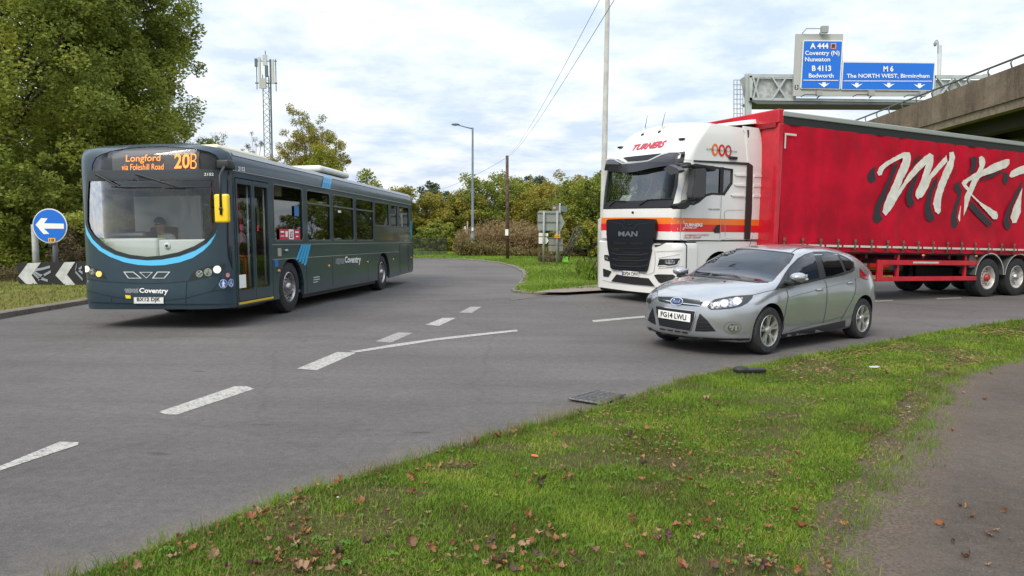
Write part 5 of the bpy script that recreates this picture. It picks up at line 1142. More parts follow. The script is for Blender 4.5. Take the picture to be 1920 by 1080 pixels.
# ================================================================== GROUND
def np_mesh(name, V, quads, m, tris=None):
    me = bpy.data.meshes.new(name); nq = len(quads); nt_ = 0 if tris is None else len(tris)
    me.vertices.add(len(V)); me.vertices.foreach_set('co', np.asarray(V, np.float32).ravel())
    loops = quads.ravel() if tris is None else np.concatenate([quads.ravel(), tris.ravel()])
    me.loops.add(len(loops)); me.loops.foreach_set('vertex_index', loops.astype(np.int32))
    st = np.arange(nq)*4
    if nt_: st = np.concatenate([st, nq*4+np.arange(nt_)*3])
    me.polygons.add(nq+nt_); me.polygons.foreach_set('loop_start', st.astype(np.int32)); me.update(calc_edges=True); me.materials.append(m); return me
def ground_mat(name, stops, scale, detail_scale, bump, rough=.9, speck=None):
    """stops: colour ramp over large noise; fine noise multiplies"""
    if name in MATS: return MATS[name]
    m = bpy.data.materials.new(name); m.use_nodes = True; t = m.node_tree; b = t.nodes['Principled BSDF']; b.inputs['Roughness'].default_value = rough; b.inputs['Specular IOR Level'].default_value = .05 if 'soil' in name or 'turf' in name or 'mown' in name else .3
    tc = t.nodes.new('ShaderNodeTexCoord')
    def noise(sc, det=5, ro=.6, vec=None):
        n = t.nodes.new('ShaderNodeTexNoise'); n.inputs['Scale'].default_value = sc; n.inputs['Detail'].default_value = det; n.inputs['Roughness'].default_value = ro; t.links.new(vec or tc.outputs['Object'], n.inputs['Vector']); return n.outputs[0]
    def ramp(src, st):
        r = t.nodes.new('ShaderNodeValToRGB'); cr = r.color_ramp
        while len(cr.elements) < len(st): cr.elements.new(.5)
        for e, (p, c) in zip(cr.elements, st): e.position = p; e.color = (*c, 1)
        t.links.new(src, r.inputs[0]); return r.outputs[0]
    big = ramp(noise(scale, 6), stops)
    f1 = ramp(noise(detail_scale, 3, .8), [(.3, (.62, .62, .62)), (.5, (1, 1, 1)), (.72, (1.35, 1.35, 1.33))])
    f2 = ramp(noise(detail_scale*.12, 6, .7), [(.3, (.82, .82, .82)), (.7, (1.15, 1.15, 1.15))])
    mx = t.nodes.new('ShaderNodeMixRGB'); mx.blend_type = 'MULTIPLY'; mx.inputs[0].default_value = 1; t.links.new(big, mx.inputs[1]); t.links.new(f1, mx.inputs[2])
    m2 = t.nodes.new('ShaderNodeMixRGB'); m2.blend_type = 'MULTIPLY'; m2.inputs[0].default_value = 1; t.links.new(mx.outputs[0], m2.inputs[1]); t.links.new(f2, m2.inputs[2])
    last = m2.outputs[0]
    if speck:
        v = t.nodes.new('ShaderNodeTexVoronoi'); v.inputs['Scale'].default_value = speck[0]; t.links.new(tc.outputs['Object'], v.inputs['Vector'])
        r = ramp(v.outputs['Distance'], [(0, (1, 1, 1)), (speck[1], (1, 1, 1)), (speck[1]+.03, (0, 0, 0))])
        m3 = t.nodes.new('ShaderNodeMixRGB'); t.links.new(r, m3.inputs[0]); t.links.new(last, m3.inputs[1]); m3.inputs[2].default_value = (*speck[2], 1); last = m3.outputs[0]
    if name == 'asphalt':
        mp_ = t.nodes.new('ShaderNodeMapping'); mp_.inputs['Rotation'].default_value = (0, 0, R(-62)); mp_.inputs['Scale'].default_value = (.12, 1.3, 1); t.links.new(tc.outputs['Object'], mp_.inputs[0])
        st_ = ramp(noise(1.0, 6, .6, mp_.outputs[0]), [(.3, (.84, .835, .83)), (.5, (1, 1, 1)), (.7, (1.12, 1.11, 1.10))])
        mp2 = t.nodes.new('ShaderNodeMapping'); mp2.inputs['Rotation'].default_value = (0, 0, R(-62)); mp2.inputs['Scale'].default_value = (.8, 3.2, 1); t.links.new(tc.outputs['Object'], mp2.inputs[0])
        bl = ramp(noise(1.7, 3, .55, mp2.outputs[0]), [(.25, (.55, .55, .55)), (.31, (1, 1, 1))])
        vo = t.nodes.new('ShaderNodeTexVoronoi'); vo.feature = 'DISTANCE_TO_EDGE'; vo.inputs['Scale'].default_value = .33
        dn = t.nodes.new('ShaderNodeTexNoise'); dn.inputs['Scale'].default_value = 1.2; dn.inputs['Detail'].default_value = 6; t.links.new(tc.outputs['Object'], dn.inputs['Vector'])
        av = t.nodes.new('ShaderNodeMixRGB'); av.inputs[0].default_value = .25; t.links.new(tc.outputs['Object'], av.inputs[1]); t.links.new(dn.outputs['Color'], av.inputs[2]); t.links.new(av.outputs[0], vo.inputs['Vector'])
        cr_ = ramp(vo.outputs['Distance'], [(.0, (.62, .61, .6)), (.0045, (.72, .71, .7)), (.008, (1, 1, 1))])
        for q in (st_, bl, cr_):
            mm_ = t.nodes.new('ShaderNodeMixRGB'); mm_.blend_type = 'MULTIPLY'; mm_.inputs[0].default_value = .22 if q is cr_ else 1; t.links.new(last, mm_.inputs[1]); t.links.new(q, mm_.inputs[2]); last = mm_.outputs[0]
    if 'viaduct' in name:
        mp_ = t.nodes.new('ShaderNodeMapping'); mp_.inputs['Scale'].default_value = (1.1, 1.1, .16); t.links.new(tc.outputs['Object'], mp_.inputs[0])
        st_ = ramp(noise(1.0, 8, .75, mp_.outputs[0]), [(.34, (.62, .60, .58)), (.5, (1, 1, 1)), (.66, (1.25, 1.22, 1.18))]); mm_ = t.nodes.new('ShaderNodeMixRGB'); mm_.blend_type = 'MULTIPLY'; mm_.inputs[0].default_value = 1; t.links.new(last, mm_.inputs[1]); t.links.new(st_, mm_.inputs[2]); last = mm_.outputs[0]
    t.links.new(last, b.inputs['Base Color'])
    bp = t.nodes.new('ShaderNodeBump'); bp.inputs['Strength'].default_value = bump; bp.inputs['Distance'].default_value = .01; t.links.new(noise(detail_scale, 4, .8), bp.inputs['Height']); t.links.new(bp.outputs[0], b.inputs['Normal'])
    MATS[name] = m; return m
asphalt = ground_mat('asphalt', [(.25, (.100, .093, .089)), (.5, (.126, .118, .113)), (.75, (.148, .139, .133))], .35, 110, .8, speck=(45, .06, (.27, .26, .25)))
path_m = ground_mat('path_asphalt', [(.2, (.068, .054, .042)), (.45, (.094, .078, .065)), (.75, (.120, .102, .086))], .9, 90, .8, speck=(38, .08, (.24, .22, .20)))
soil = ground_mat('soil', [(.25, (.075, .055, .036)), (.5, (.09, .08, .035)), (.8, (.08, .11, .022))], .8, 60, 1.0)
mown = ground_mat('mown_grass', [(.25, (.12, .16, .022)), (.5, (.11, .18, .02)), (.75, (.155, .185, .036))], .25, 9, .8)
kerb_m = ground_mat('kerb_concrete', [(.3, (.15, .13, .11)), (.7, (.22, .195, .165))], 1.6, 45, .5)
dust_m = ground_mat('gravel_dust', [(.3, (.20, .165, .135)), (.7, (.30, .25, .21))], 1.5, 70, .9, speck=(24, .12, (.42, .38, .33)))
# one sheet to the horizon
def sheet(name, xs, ys, dz, m):
    X, Y = np.meshgrid(xs, ys); Z = gzv(X, Y)+dz; V = np.stack([X.ravel(), Y.ravel(), Z.ravel()], 1); nx = len(xs)
    Fc = [(j*nx+i, j*nx+i+1, (j+1)*nx+i+1, (j+1)*nx+i) for j in range(len(ys)-1) for i in range(nx-1)]
    return mesh_obj(name, V, Fc, m, None, True)
xs = np.concatenate([[-1500, -500, -200, -100], np.arange(-60, 61, 1.0), [100, 200, 500, 1500]]); ys = np.concatenate([[-300, -100, -40], np.arange(-20, 61, 1.0), [80, 120, 250, 600, 2500]])
struct(sheet('ground', xs, ys, -.035, mown))
def pdist(X, Y, pts):
    d = np.full_like(X, 99.)
    for (ax, ay), (bx, by) in zip(pts, pts[1:]):
        ux, uy = bx-ax, by-ay; k = np.clip(((X-ax)*ux+(Y-ay)*uy)/(ux*ux+uy*uy), 0, 1); d = np.minimum(d, np.hypot(X-ax-ux*k, Y-ay-uy*k))
    return d
def surf_poly(name, poly, dz, m, step=.8, skirt=0, zf=None):
    V, Fc = cdt(poly, [], step); arr = np.array(V); z = gzv(arr[:, 0], arr[:, 1])+dz
    if zf is not None: z = z+zf(arr[:, 0], arr[:, 1])
    P = [(a, b, c) for (a, b), c in zip(V, z)]
    if skirt:
        cnt = set()
        for f in Fc:
            for i in range(len(f)): cnt.add((f[i], f[(i+1) % len(f)]))
        n = len(P); mp = {}; F2 = list(Fc)
        for a, b in list(cnt):
            if (b, a) not in cnt:
                for k in (a, b):
                    if k not in mp: mp[k] = len(P); P.append((P[k][0], P[k][1], P[k][2]-skirt))
                F2.append((b, a, mp[a], mp[b]))
        Fc = F2
    return mesh_obj(name, P, Fc, m, None, False)
g2 = lambda u, v: tuple(gp(u, v)[:2])
g3 = lambda u, v: tuple(gp(u, v, .095)[:2])
# road: everything between the verges
near_edge = [(-5.0, .2), (-3.0, 1.9), g3(140, 1080), g3(400, 985), g3(560, 925), g3(720, 880), g3(860, 835), g3(980, 800), g3(1085, 773), g3(1180, 750), g3(1290, 712), g3(1400, 690), g3(1510, 668), g3(1620, 650), g3(1770, 622), g3(1920, 600), (16, 17.2), (26, 23.5), (45, 33)]
left_kerb = [(-60, -8), (-25, 4.5), g2(-260, 650), g2(0, 597), g2(160, 570), (-9.6, 19.5), (-10.6, 24), (-12.6, 29), (-16, 36), (-20, 43), (-26, 50)]
far_kerb = [(-26, 57), (-14, 49), g2(700, 480), g2(780, 484.5), g2(840, 485.5), g2(900, 489), g2(940, 494), g2(965, 501), g2(982, 511), g2(984, 520), g2(975, 532), g2(962, 545), g2(966, 549), g2(1000, 551), g2(1060, 548), g2(1130, 545)]
far_kerb2 = [(5.5, 21.5), (9.5, 23.6), g2(1620, 528), g2(1750, 524), g2(1920, 520), (28, 31.5), (50, 44)]
road_poly = [(-60, -30), (-30, -30)] + [(-16, -12), (-9, -3)] + near_edge + [(60, 40), (60, 52)] + far_kerb2[::-1] + far_kerb[::-1] + left_kerb[::-1]
road = struct(surf_poly('road', road_poly, 0, asphalt, .8))
# verges
def bumpz(x, y): return .02*np.sin(x*1.3+y*.7)+.015*np.sin(x*3.1-y*2.3)
path_edge = [(1.2, 2.3), g2(1560, 1080), g2(1590, 1010), g2(1620, 960), g2(1655, 900), g2(1700, 850), g2(1735, 790), g2(1752, 750), g2(1790, 712), g2(1850, 690), g2(1920, 678), (9.5, 10.6), (16, 14.0), (28, 21), (46, 30)]
def shrink(P, dz=.08): return P
verge_poly = near_edge + path_edge[::-1] + [(.6, .5), (-1.5, -.6)]
verge = struct(surf_poly('near_verge', verge_poly, .075, soil, .22, .15, zf=lambda x, y: bumpz(x, y)*.6*np.clip(pdist(x, y, path_edge[:12])*2, 0, 1)-.008*np.exp(-pdist(x, y, path_edge[:12])*6)))
foot_poly = [(-1.5, -.6), (.55, .45)] + path_edge[:12] + [(16, 10), (10, -2), (2, -3)]
foot = struct(surf_poly('footpath', foot_poly, .066, path_m, .3, .1))
island_left = left_kerb + [(-60, 60)]
iv = struct(surf_poly('roundabout_grass', island_left, .10, ground_mat('dry_turf', [(.25, (.15, .125, .05)), (.5, (.15, .16, .04)), (.75, (.12, .15, .03))], .5, 9, .8), 1.2, .14))
far_grass = far_kerb + far_kerb2 + [(60, 46), (70, 300), (-60, 300), (-60, 62)]
fv = struct(surf_poly('far_grass', far_grass, .045, mown, 2.0, .13, zf=lambda x, y: .02*np.sin(x*.9)*np.sin(y*.8)+.012*np.maximum(0, y-40)))
def kerbline(pts, name, wd=.14, h=.11, gap=.915, side=1):
    """kerb stones one after another"""
    P = [Vector(p) for p in pts]; L_ = [0]
    for a, b in zip(P, P[1:]): L_.append(L_[-1]+(b-a).length)
    def at(s):
        for i in range(len(P)-1):
            if s <= L_[i+1]: return P[i].lerp(P[i+1], (s-L_[i])/(L_[i+1]-L_[i]))
        return P[-1]
    V, Fc = [], []; s = 0; rnd = random.Random(3)
    while s < L_[-1]-gap:
        a, b = at(s+.012), at(s+gap-.012); d = (b-a).normalized(); n = Vector((-d.y, d.x))*side; j = rnd.uniform(-.008, .008); k = len(V)
        for q in (a, b):
            z = gz(q.x, q.y)
            for off, zz in ((-.045, -.05), (-.045, h-.015+j), (.01, h+j), (wd, h+.005+j), (wd, -.05)): V.append((q.x+n.x*off, q.y+n.y*off, z+zz))
        for i in range(4): Fc.append((k+i, k+i+1, k+6+i, k+5+i))
        Fc += [(k, k+1, k+2, k+3, k+4), (k+5, k+6, k+7, k+8, k+9)]; s += gap
    return struct(mesh_obj(name, V, Fc, kerb_m))
kerbline(left_kerb, 'roundabout_kerb', side=1)
kerbline(far_kerb[1:], 'island_kerb', side=1, gap=.45, h=.05)
kerbline(far_kerb2, 'far_kerb', side=1)
kerbline([far_kerb[-1], far_kerb2[0]], 'island_kerb', side=1, h=.05)
def flat(name, px, dz, m, step=25, kind=True):
    V, Fc = cdt(px, [], step); P = [gp(u, v, dz) for u, v in V]; o = mesh_obj(name, P, Fc, m)
    return struct(o) if kind else o
struct(mesh_obj('worn_soil_edge', [gp(u, v, d) for u, v, d in [(1000, 548, .08), (1030, 543, .08), (1060, 540, .08), (1100, 535, .08), (1130, 533, .08), (1200, 533, .08), (1290, 530, .08), (1290, 545, .08), (1130, 544, .075), (1060, 548, .075)]], [tuple(range(10))], dust_m))
flat('gutter_silt', [(955, 560), (985, 554), (1060, 549.8), (1130, 547.2), (1240, 545), (1240, 546), (1130, 549), (1060, 552.5), (1000, 558), (960, 563)], .004, ground_mat('silt', [(.3, (.12, .11, .10)), (.7, (.155, .14, .125))], 2.5, 60, .9), 10)
def stones():
    r = np.random.RandomState(31); V = []; Q = []
    def add(u, v, s):
        p = gp(u, v, .006); b0 = len(V); a = r.uniform(0, 6.28)
        for k in range(4): V.append((p.x+s*math.cos(a+1.57*k)*r.uniform(.6, 1.2), p.y+s*math.sin(a+1.57*k)*r.uniform(.6, 1.2), p.z))
        V.append((p.x, p.y, p.z+s*.8)); Q.extend([(b0, b0+1, b0+4), (b0+1, b0+2, b0+4), (b0+2, b0+3, b0+4), (b0+3, b0, b0+4)])
    for _ in range(900):
        t_ = r.beta(1.4, 1.6); u = 925+t_*130; add(u+r.normal(0, 5), 574-t_*26+r.normal(0, 2.2), r.uniform(.01, .04))
    for _ in range(300): add(r.uniform(1030, 1200), r.uniform(547, 551), r.uniform(.01, .03))
    for _ in range(500): add(r.uniform(1600, 1900), r.uniform(690, 1070), r.uniform(.002, .005))
    me = np_mesh('loose_stones', V, np.zeros((0, 4), int), mat('loose_stone', (.26, .22, .18), .9, noise=(9, .4)), np.array(Q)); o = bpy.data.objects.new('loose_stones', me); COL.objects.link(o); tag(o, 'loose pinkish stones and grit at the tip of the island and on the path', 'stones', kind='stuff')
def path_dirt(foot, m, inv=False, line=None, wd=.85, cols=((.085, .062, .045), (.16, .125, .098)), am=2.6, an=2.2):
    t = m.node_tree; b = t.nodes['Principled BSDF']; src = b.inputs['Base Color'].links[0].from_socket
    at_ = t.nodes.new('ShaderNodeAttribute'); at_.attribute_name = 'dirt'; line = line or path_edge; tc = t.nodes.new('ShaderNodeTexCoord'); n = t.nodes.new('ShaderNodeTexNoise'); n.inputs['Scale'].default_value = 3.5; n.inputs['Detail'].default_value = 9; n.inputs['Roughness'].default_value = .7; t.links.new(tc.outputs['Object'], n.inputs['Vector'])
    f = mth(t, 'SUBTRACT', mth(t, 'MULTIPLY', at_.outputs['Fac'], am), mth(t, 'MULTIPLY', n.outputs[0], an), clamp=True)
    n2 = t.nodes.new('ShaderNodeTexNoise'); n2.inputs['Scale'].default_value = 55; n2.inputs['Detail'].default_value = 4; t.links.new(tc.outputs['Object'], n2.inputs['Vector'])
    r = t.nodes.new('ShaderNodeValToRGB'); r.color_ramp.elements[0].position = .35; r.color_ramp.elements[1].position = .68; r.color_ramp.elements[0].color = (*cols[0], 1); r.color_ramp.elements[1].color = (*cols[1], 1); t.links.new(n2.outputs[0], r.inputs[0])
    mx = t.nodes.new('ShaderNodeMixRGB'); t.links.new(f, mx.inputs[0]); t.links.new(src, mx.inputs[1]); t.links.new(r.outputs[0], mx.inputs[2]); t.links.new(mx.outputs[0], b.inputs['Base Color'])
    me = foot.data; at = me.attributes.new('dirt', 'FLOAT', 'POINT'); E = [Vector(p) for p in line]; vals = []
    for v in me.vertices:
        p = Vector(v.co[:2]); d = 9
        for a, b_ in zip(E, E[1:]):
            ab = b_-a; k = max(0, min(1, (p-a).dot(ab)/ab.length_squared)); d = min(d, (p-a-ab*k).length)
        vals.append(max(0, 1-d/wd))
    at.data.foreach_set('value', vals)
path_dirt(foot, path_m); path_dirt(verge, soil, wd=.42); path_dirt(road, asphalt, line=near_edge, wd=.9, cols=((.135, .118, .098), (.215, .19, .16)), am=1.9, an=1.7)
# ------------------------------------------------------------------ markings
def paint_mat(name, wear):
    m = mat(name, (.42, .41, .38), .7); t = m.node_tree; b = t.nodes['Principled BSDF']
    tc = t.nodes.new('ShaderNodeTexCoord'); n = t.nodes.new('ShaderNodeTexNoise'); n.inputs['Scale'].default_value = 38; n.inputs['Detail'].default_value = 8; n.inputs['Roughness'].default_value = .8; t.links.new(tc.outputs['Object'], n.inputs['Vector'])
    r = t.nodes.new('ShaderNodeValToRGB'); r.color_ramp.elements[0].position = wear-.05; r.color_ramp.elements[1].position = wear+.04; r.color_ramp.elements[0].color = (.15, .14, .14, 1); r.color_ramp.elements[1].color = (.43, .42, .385, 1)
    t.links.new(n.outputs[0], r.inputs[0]); t.links.new(r.outputs[0], b.inputs['Base Color']); return m
pm1, pm2 = paint_mat('road_paint', .475), paint_mat('worn_road_paint', .515)
for pl, m_ in (([(-6, 876), (112, 828), (148, 829), (146, 834), (-6, 884)], pm1), ([(298, 772), (440, 724), (462, 724), (477, 729), (333, 777), (310, 777)], pm1), ([(557, 691), (632, 660), (669, 661), (594, 694)], pm1),
               ([(704, 640), (746, 623), (774, 624), (733, 642)], pm2), ([(797, 609), (830, 596), (855, 596), (823, 611)], pm1), ([(861, 586), (882, 575), (903, 575), (884, 587)], pm2)):
    flat('lane_dash', pl, .004, m_, 12)
flat('edge_line', [(654, 658), (668, 657), (740, 645), (820, 634), (900, 625), (968, 618), (972, 621), (900, 629), (820, 638), (740, 650), (670, 660.5)], .006, pm1, 10)
flat('edge_line', [(1110, 600.5), (1160, 596), (1222, 591), (1222, 594), (1160, 599.5), (1113, 604)], .005, pm1, 10)
flat('edge_line', [(1628, 564.5), (1674, 562.3), (1675, 563.8), (1628, 566.2)], .005, pm1, 10); flat('edge_line', [(1756, 559), (1802, 557.4), (1802, 558.9), (1756, 560.6)], .005, pm1, 10)
# drain grating
gq = [gp(u, v, .027) for u, v in ((1066, 747), (1119, 732.5), (1172, 740), (1128, 757))]
dr = thing('drain_grating', 'iron drain grating set in the road against the near grass', 'drain cover', (gq[0]+gq[2])/2); o_ = dr.location
iron = mat('cast_iron', (.13, .13, .13), .6, .4, noise=(30, .3))
pit = mesh_obj('pit', [q-o_-Vector((0, 0, .008)) for q in gq], [(0, 1, 2, 3)], mat('pit_black', (.004, .004, .004), .9), dr)
b = B(); A_, Bx, Cx, Dx = [q-o_ for q in gq]
def qp(s, t_): return A_.lerp(Bx, s).lerp(Dx.lerp(Cx, s), t_)
for k in range(13):
    s = .04+.92*k/12; b.tube([qp(s, .02), qp(s, .98)], .009, 4)
for k in range(6):
    s = k/5; b.tube([qp(.0, s), qp(1., s)], .008, 4)
b.obj('bars', iron, dr); B().tube([A_, Bx, Cx, Dx, A_], .012, 4).obj('frame', iron, dr)
# ================================================================== GRASS
def leafmat(name, cols, rough=.6, trans=.25, scale=.5):
    if name in MATS: return MATS[name]
    m = bpy.data.materials.new(name); m.use_nodes = True; t = m.node_tree; b = t.nodes['Principled BSDF']; o = t.nodes['Material Output']
    g = t.nodes.new('ShaderNodeNewGeometry'); tc = t.nodes.new('ShaderNodeTexCoord'); n = t.nodes.new('ShaderNodeTexNoise'); n.inputs['Scale'].default_value = scale; n.inputs['Detail'].default_value = 3; t.links.new(tc.outputs['Object'], n.inputs['Vector'])
    f = mth(t, 'MULTIPLY_ADD', g.outputs['Random Per Island'], .42, mth(t, 'MULTIPLY_ADD', n.outputs[0], 1.5, -.46), clamp=True)
    r = t.nodes.new('ShaderNodeValToRGB'); cr = r.color_ramp
    while len(cr.elements) < len(cols): cr.elements.new(.5)
    for i, (e, c) in enumerate(zip(cr.elements, cols)): e.position = i/(len(cols)-1); e.color = (*c, 1)
    t.links.new(f, r.inputs[0]); t.links.new(r.outputs[0], b.inputs['Base Color']); b.inputs['Roughness'].default_value = rough; b.inputs['Specular IOR Level'].default_value = .25
    tr = t.nodes.new('ShaderNodeBsdfTranslucent'); t.links.new(r.outputs[0], tr.inputs[0]); mxs = t.nodes.new('ShaderNodeMixShader'); mxs.inputs[0].default_value = trans
    t.links.new(b.outputs[0], mxs.inputs[1]); t.links.new(tr.outputs[0], mxs.inputs[2]); t.links.new(mxs.outputs[0], o.inputs[0]); MATS[name] = m; return m
def inpoly(X, Y, poly):
    c = np.zeros(len(X), bool); j = len(poly)-1
    for i in range(len(poly)):
        xi, yi = poly[i]; xj, yj = poly[j]
        if yi != yj: c ^= ((yi > Y) != (yj > Y)) & (X < (xj-xi)*(Y-yi)/(yj-yi)+xi)
        j = i
    return c
def vnoise(X, Y, sc, seed):
    r = np.random.RandomState(seed); o = np.zeros_like(X)
    for k in range(6):
        a = r.uniform(0, 6.28); f = sc*r.uniform(.6, 1.8); o += np.sin((X*math.cos(a)+Y*math.sin(a))*f+r.uniform(0, 6.28))
    return o/6
def grass(name, poly, n, hrange, wid, m, seed, base, dfun=None, lean=.6, hfun=None, kind='stuff', label=None, cat='grass'):
    r = np.random.RandomState(seed); pa = np.array(poly); x0, y0 = pa.min(0); x1, y1 = pa.max(0)
    X = r.uniform(x0, x1, n*9); Y = r.uniform(y0, y1, n*9); k = inpoly(X, Y, poly)
    if dfun is not None: k &= r.uniform(0, 1, len(X)) < dfun(X, Y)
    X, Y = X[k][:n], Y[k][:n]; n = len(X)
    D = np.hypot(X, Y); h = r.uniform(*hrange, n)*(1 if hfun is None else hfun(X, Y)); w_ = wid*(.7+.6*r.rand(n))*np.maximum(1, D/6)
    a = r.uniform(0, 6.283, n); l = lean*r.uniform(.2, 1.3, n)*h; a2 = a+r.normal(0, .7, n)+1.57
    Z = gzv(X, Y)+base(X, Y); dx, dy = np.cos(a)*w_/2, np.sin(a)*w_/2; lx, ly = np.cos(a2)*l, np.sin(a2)*l
    V = np.empty((n, 5, 3)); V[:, 0] = np.stack([X-dx, Y-dy, Z], 1); V[:, 1] = np.stack([X+dx, Y+dy, Z], 1)
    V[:, 2] = np.stack([X+dx*.8+lx*.35, Y+dy*.8+ly*.35, Z+h*.6], 1); V[:, 3] = np.stack([X-dx*.8+lx*.35, Y-dy*.8+ly*.35, Z+h*.6], 1); V[:, 4] = np.stack([X+lx, Y+ly, Z+h*.92], 1)
    b0 = np.arange(n)*5; q = np.stack([b0, b0+1, b0+2, b0+3], 1); tr = np.stack([b0+3, b0+2, b0+4], 1)
    me = np_mesh(name, V.reshape(-1, 3), q, m, tr); o = bpy.data.objects.new(name, me); COL.objects.link(o); return tag(o, label, cat if label else None, kind=kind)
gm_near = leafmat('near_grass_blades', [(.24, .17, .075), (.13, .135, .03), (.115, .20, .022), (.17, .28, .025), (.25, .33, .035), (.42, .38, .13)], .55, .35, 1.5)
gm_far = leafmat('far_grass_blades', [(.15, .14, .035), (.125, .19, .02), (.145, .24, .022), (.20, .26, .04)], .6, .3, .35)
vz = lambda X, Y: .072+.6*(.02*np.sin(X*1.3+Y*.7)+.015*np.sin(X*3.1-Y*2.3))
def near_density(X, Y):
    e = pdist(X, Y, path_edge[:12]); e = np.clip((e-.02-.20*np.clip(.4+vnoise(X, Y, 4, 41), 0, 1)-.12*np.clip(vnoise(X, Y, 13, 42)+.3, 0, 1))/.12, .03, 1)
    d = np.hypot(X, Y); p = np.clip(4.6/d, .16, 1)**1.3; k = vnoise(X, Y, 3.0, 1)+.6*vnoise(X, Y, 9, 2); return p*e*np.clip(.88+1.8*k, .15, 1)
big_verge = [p for p in verge_poly if p[1] > -3]
vis_poly = [(-2.9, 2.2)]+near_edge[2:17]+[p for p in path_edge[::-1] if p[0] < 20]
def grown(poly, d): return grow(poly, d)
grass('grass', grown(vis_poly, .035), 620000, (.016, .040), .0046, gm_near, 11, vz, near_density, .8, lambda X, Y: 1+.5*vnoise(X, Y, 4, 5), label='short green mown grass on the near verge', cat='grass')
# taller tufts along the kerb and the path
def tuftline(name, pts, n, h, seed, m, label, spread=.10, w_=.0045):
    r = np.random.RandomState(seed); P = np.array(pts); seg = np.hypot(*np.diff(P, axis=0).T); cs = np.concatenate([[0], np.cumsum(seg)]); c = r.uniform(0, cs[-1], n//14); s = np.repeat(c, 14)+r.normal(0, .03, len(c)*14)
    X = np.interp(s, cs, P[:, 0])+r.normal(0, spread*.35, len(s))+np.repeat(r.normal(0, spread, len(c)), 14); Y = np.interp(s, cs, P[:, 1])+r.normal(0, spread*.35, len(s))+np.repeat(r.normal(0, spread, len(c)), 14)
    hs = np.repeat(r.uniform(.5, 1.3, len(c)), 14)*r.uniform(*h, len(s)); n = len(X); a = r.uniform(0, 6.283, n); l = hs*r.uniform(.1, .8, n); a2 = r.uniform(0, 6.283, n); Z = gzv(X, Y)+.05
    ww = w_*np.maximum(1, np.hypot(X, Y)/6); dx, dy = np.cos(a)*ww/2, np.sin(a)*ww/2; lx, ly = np.cos(a2)*l, np.sin(a2)*l
    V = np.empty((n, 5, 3)); V[:, 0] = np.stack([X-dx, Y-dy, Z], 1); V[:, 1] = np.stack([X+dx, Y+dy, Z], 1); V[:, 2] = np.stack([X+dx*.7+lx*.4, Y+dy*.7+ly*.4, Z+hs*.6], 1); V[:, 3] = np.stack([X-dx*.7+lx*.4, Y-dy*.7+ly*.4, Z+hs*.6], 1); V[:, 4] = np.stack([X+lx, Y+ly, Z+hs*.95], 1)
    b0 = np.arange(n)*5; me = np_mesh(name, V.reshape(-1, 3), np.stack([b0, b0+1, b0+2, b0+3], 1), m, np.stack([b0+3, b0+2, b0+4], 1)); o = bpy.data.objects.new(name, me); COL.objects.link(o); return tag(o, label, 'grass', kind='stuff')
tuftline('kerbside_tufts', near_edge[1:16], 14000, (.04, .10), 3, gm_near, 'taller uneven grass tufts spilling over the near kerb', .05)
tuftline('dry_stalks', near_edge[1:12], 1500, (.08, .17), 4, leafmat('dry_grass', [(.20, .14, .07), (.30, .23, .12)], .8, .2), 'dry straw coloured stalks standing along the near kerb', .05, .0022)
tuftline('path_edge_tufts', path_edge[:11], 12000, (.03, .07), 6, gm_near, 'ragged grass tufts creeping onto the footpath', .10)
fz = lambda X, Y: .04+.02*np.sin(X*.9)*np.sin(Y*.8)+.012*np.maximum(0, Y-40)
isl = [p for p in far_kerb if p[1] < 50]+[(5.5, 21.5), (9.5, 23.6), g2(1620, 528), g2(1750, 524), g2(1920, 520), (26, 45), (-13, 48)]
grass('grass', grown(isl, -.05), 60000, (.03, .075), .006, gm_far, 21, fz, lambda X, Y: np.clip(24/np.hypot(X, Y), .1, 1)**2*np.clip(.75+vnoise(X, Y, 1.2, 9), .1, 1), .7, label='bright green grass on the far island behind the signs', cat='grass')
lft = left_kerb[2:9]+[(-24, 44), (-28, 30), (-28, 18), (-24, 8)]
grass('grass', grown(lft, -.15), 30000, (.03, .09), .006, leafmat('dry_verge_blades', [(.22, .16, .07), (.21, .19, .06), (.16, .19, .035), (.24, .23, .07)], .6, .3, .6), 22, lambda X, Y: .09+0*X, lambda X, Y: np.clip(16/np.hypot(X, Y), .1, 1)**2, .7, label='yellowing grass on the roundabout beside the bus', cat='grass')
# fallen leaves: individual
leaf_cols = [mat('leaf_brown', (.15, .075, .035), .7, noise=(30, .3)), mat('leaf_rust', (.21, .085, .03), .65, noise=(30, .3)), mat('leaf_tan', (.26, .165, .09), .75, noise=(30, .25)), mat('leaf_dark', (.07, .04, .025), .7, noise=(30, .3)), mat('leaf_ochre', (.27, .145, .05), .65, noise=(30, .3))]
def leaf_proto(m, k):
    r = random.Random(k); n = 11; V = []; Fc = []
    for i in range(n):
        s = i/(n-1); w_ = .42*math.sin(math.pi*min(1, s*1.05))**.7*(1+.22*math.sin(i*2.4+k)); c = (s-.5)
        z = .42*(c*c*4)*r.uniform(.6, 1.3)-.1; V += [(c, -w_*.9, z+abs(w_)*r.uniform(.2, 1.0)), (c, 0, z), (c, w_*.9, z+abs(w_)*r.uniform(.0, .7))]
    for i in range(n-1): Fc += [(3*i, 3*i+1, 3*i+4, 3*i+3), (3*i+1, 3*i+2, 3*i+5, 3*i+4)]
    me = bpy.data.meshes.new('fallen_leaf'); me.from_pydata(V, [], Fc); me.materials.append(m); return me
protos = [leaf_proto(m, i) for i, m in enumerate(leaf_cols*2)]
rnd = random.Random(77)
LL = ['rusty brown fallen leaf lying in the short grass of the near verge', 'pale tan fallen leaf lying on the footpath at the right']
cnt = 0
DR = [gp(rnd.uniform(350, 1500), 1080-330*rnd.random()**1.3, .08) for _ in range(26)]
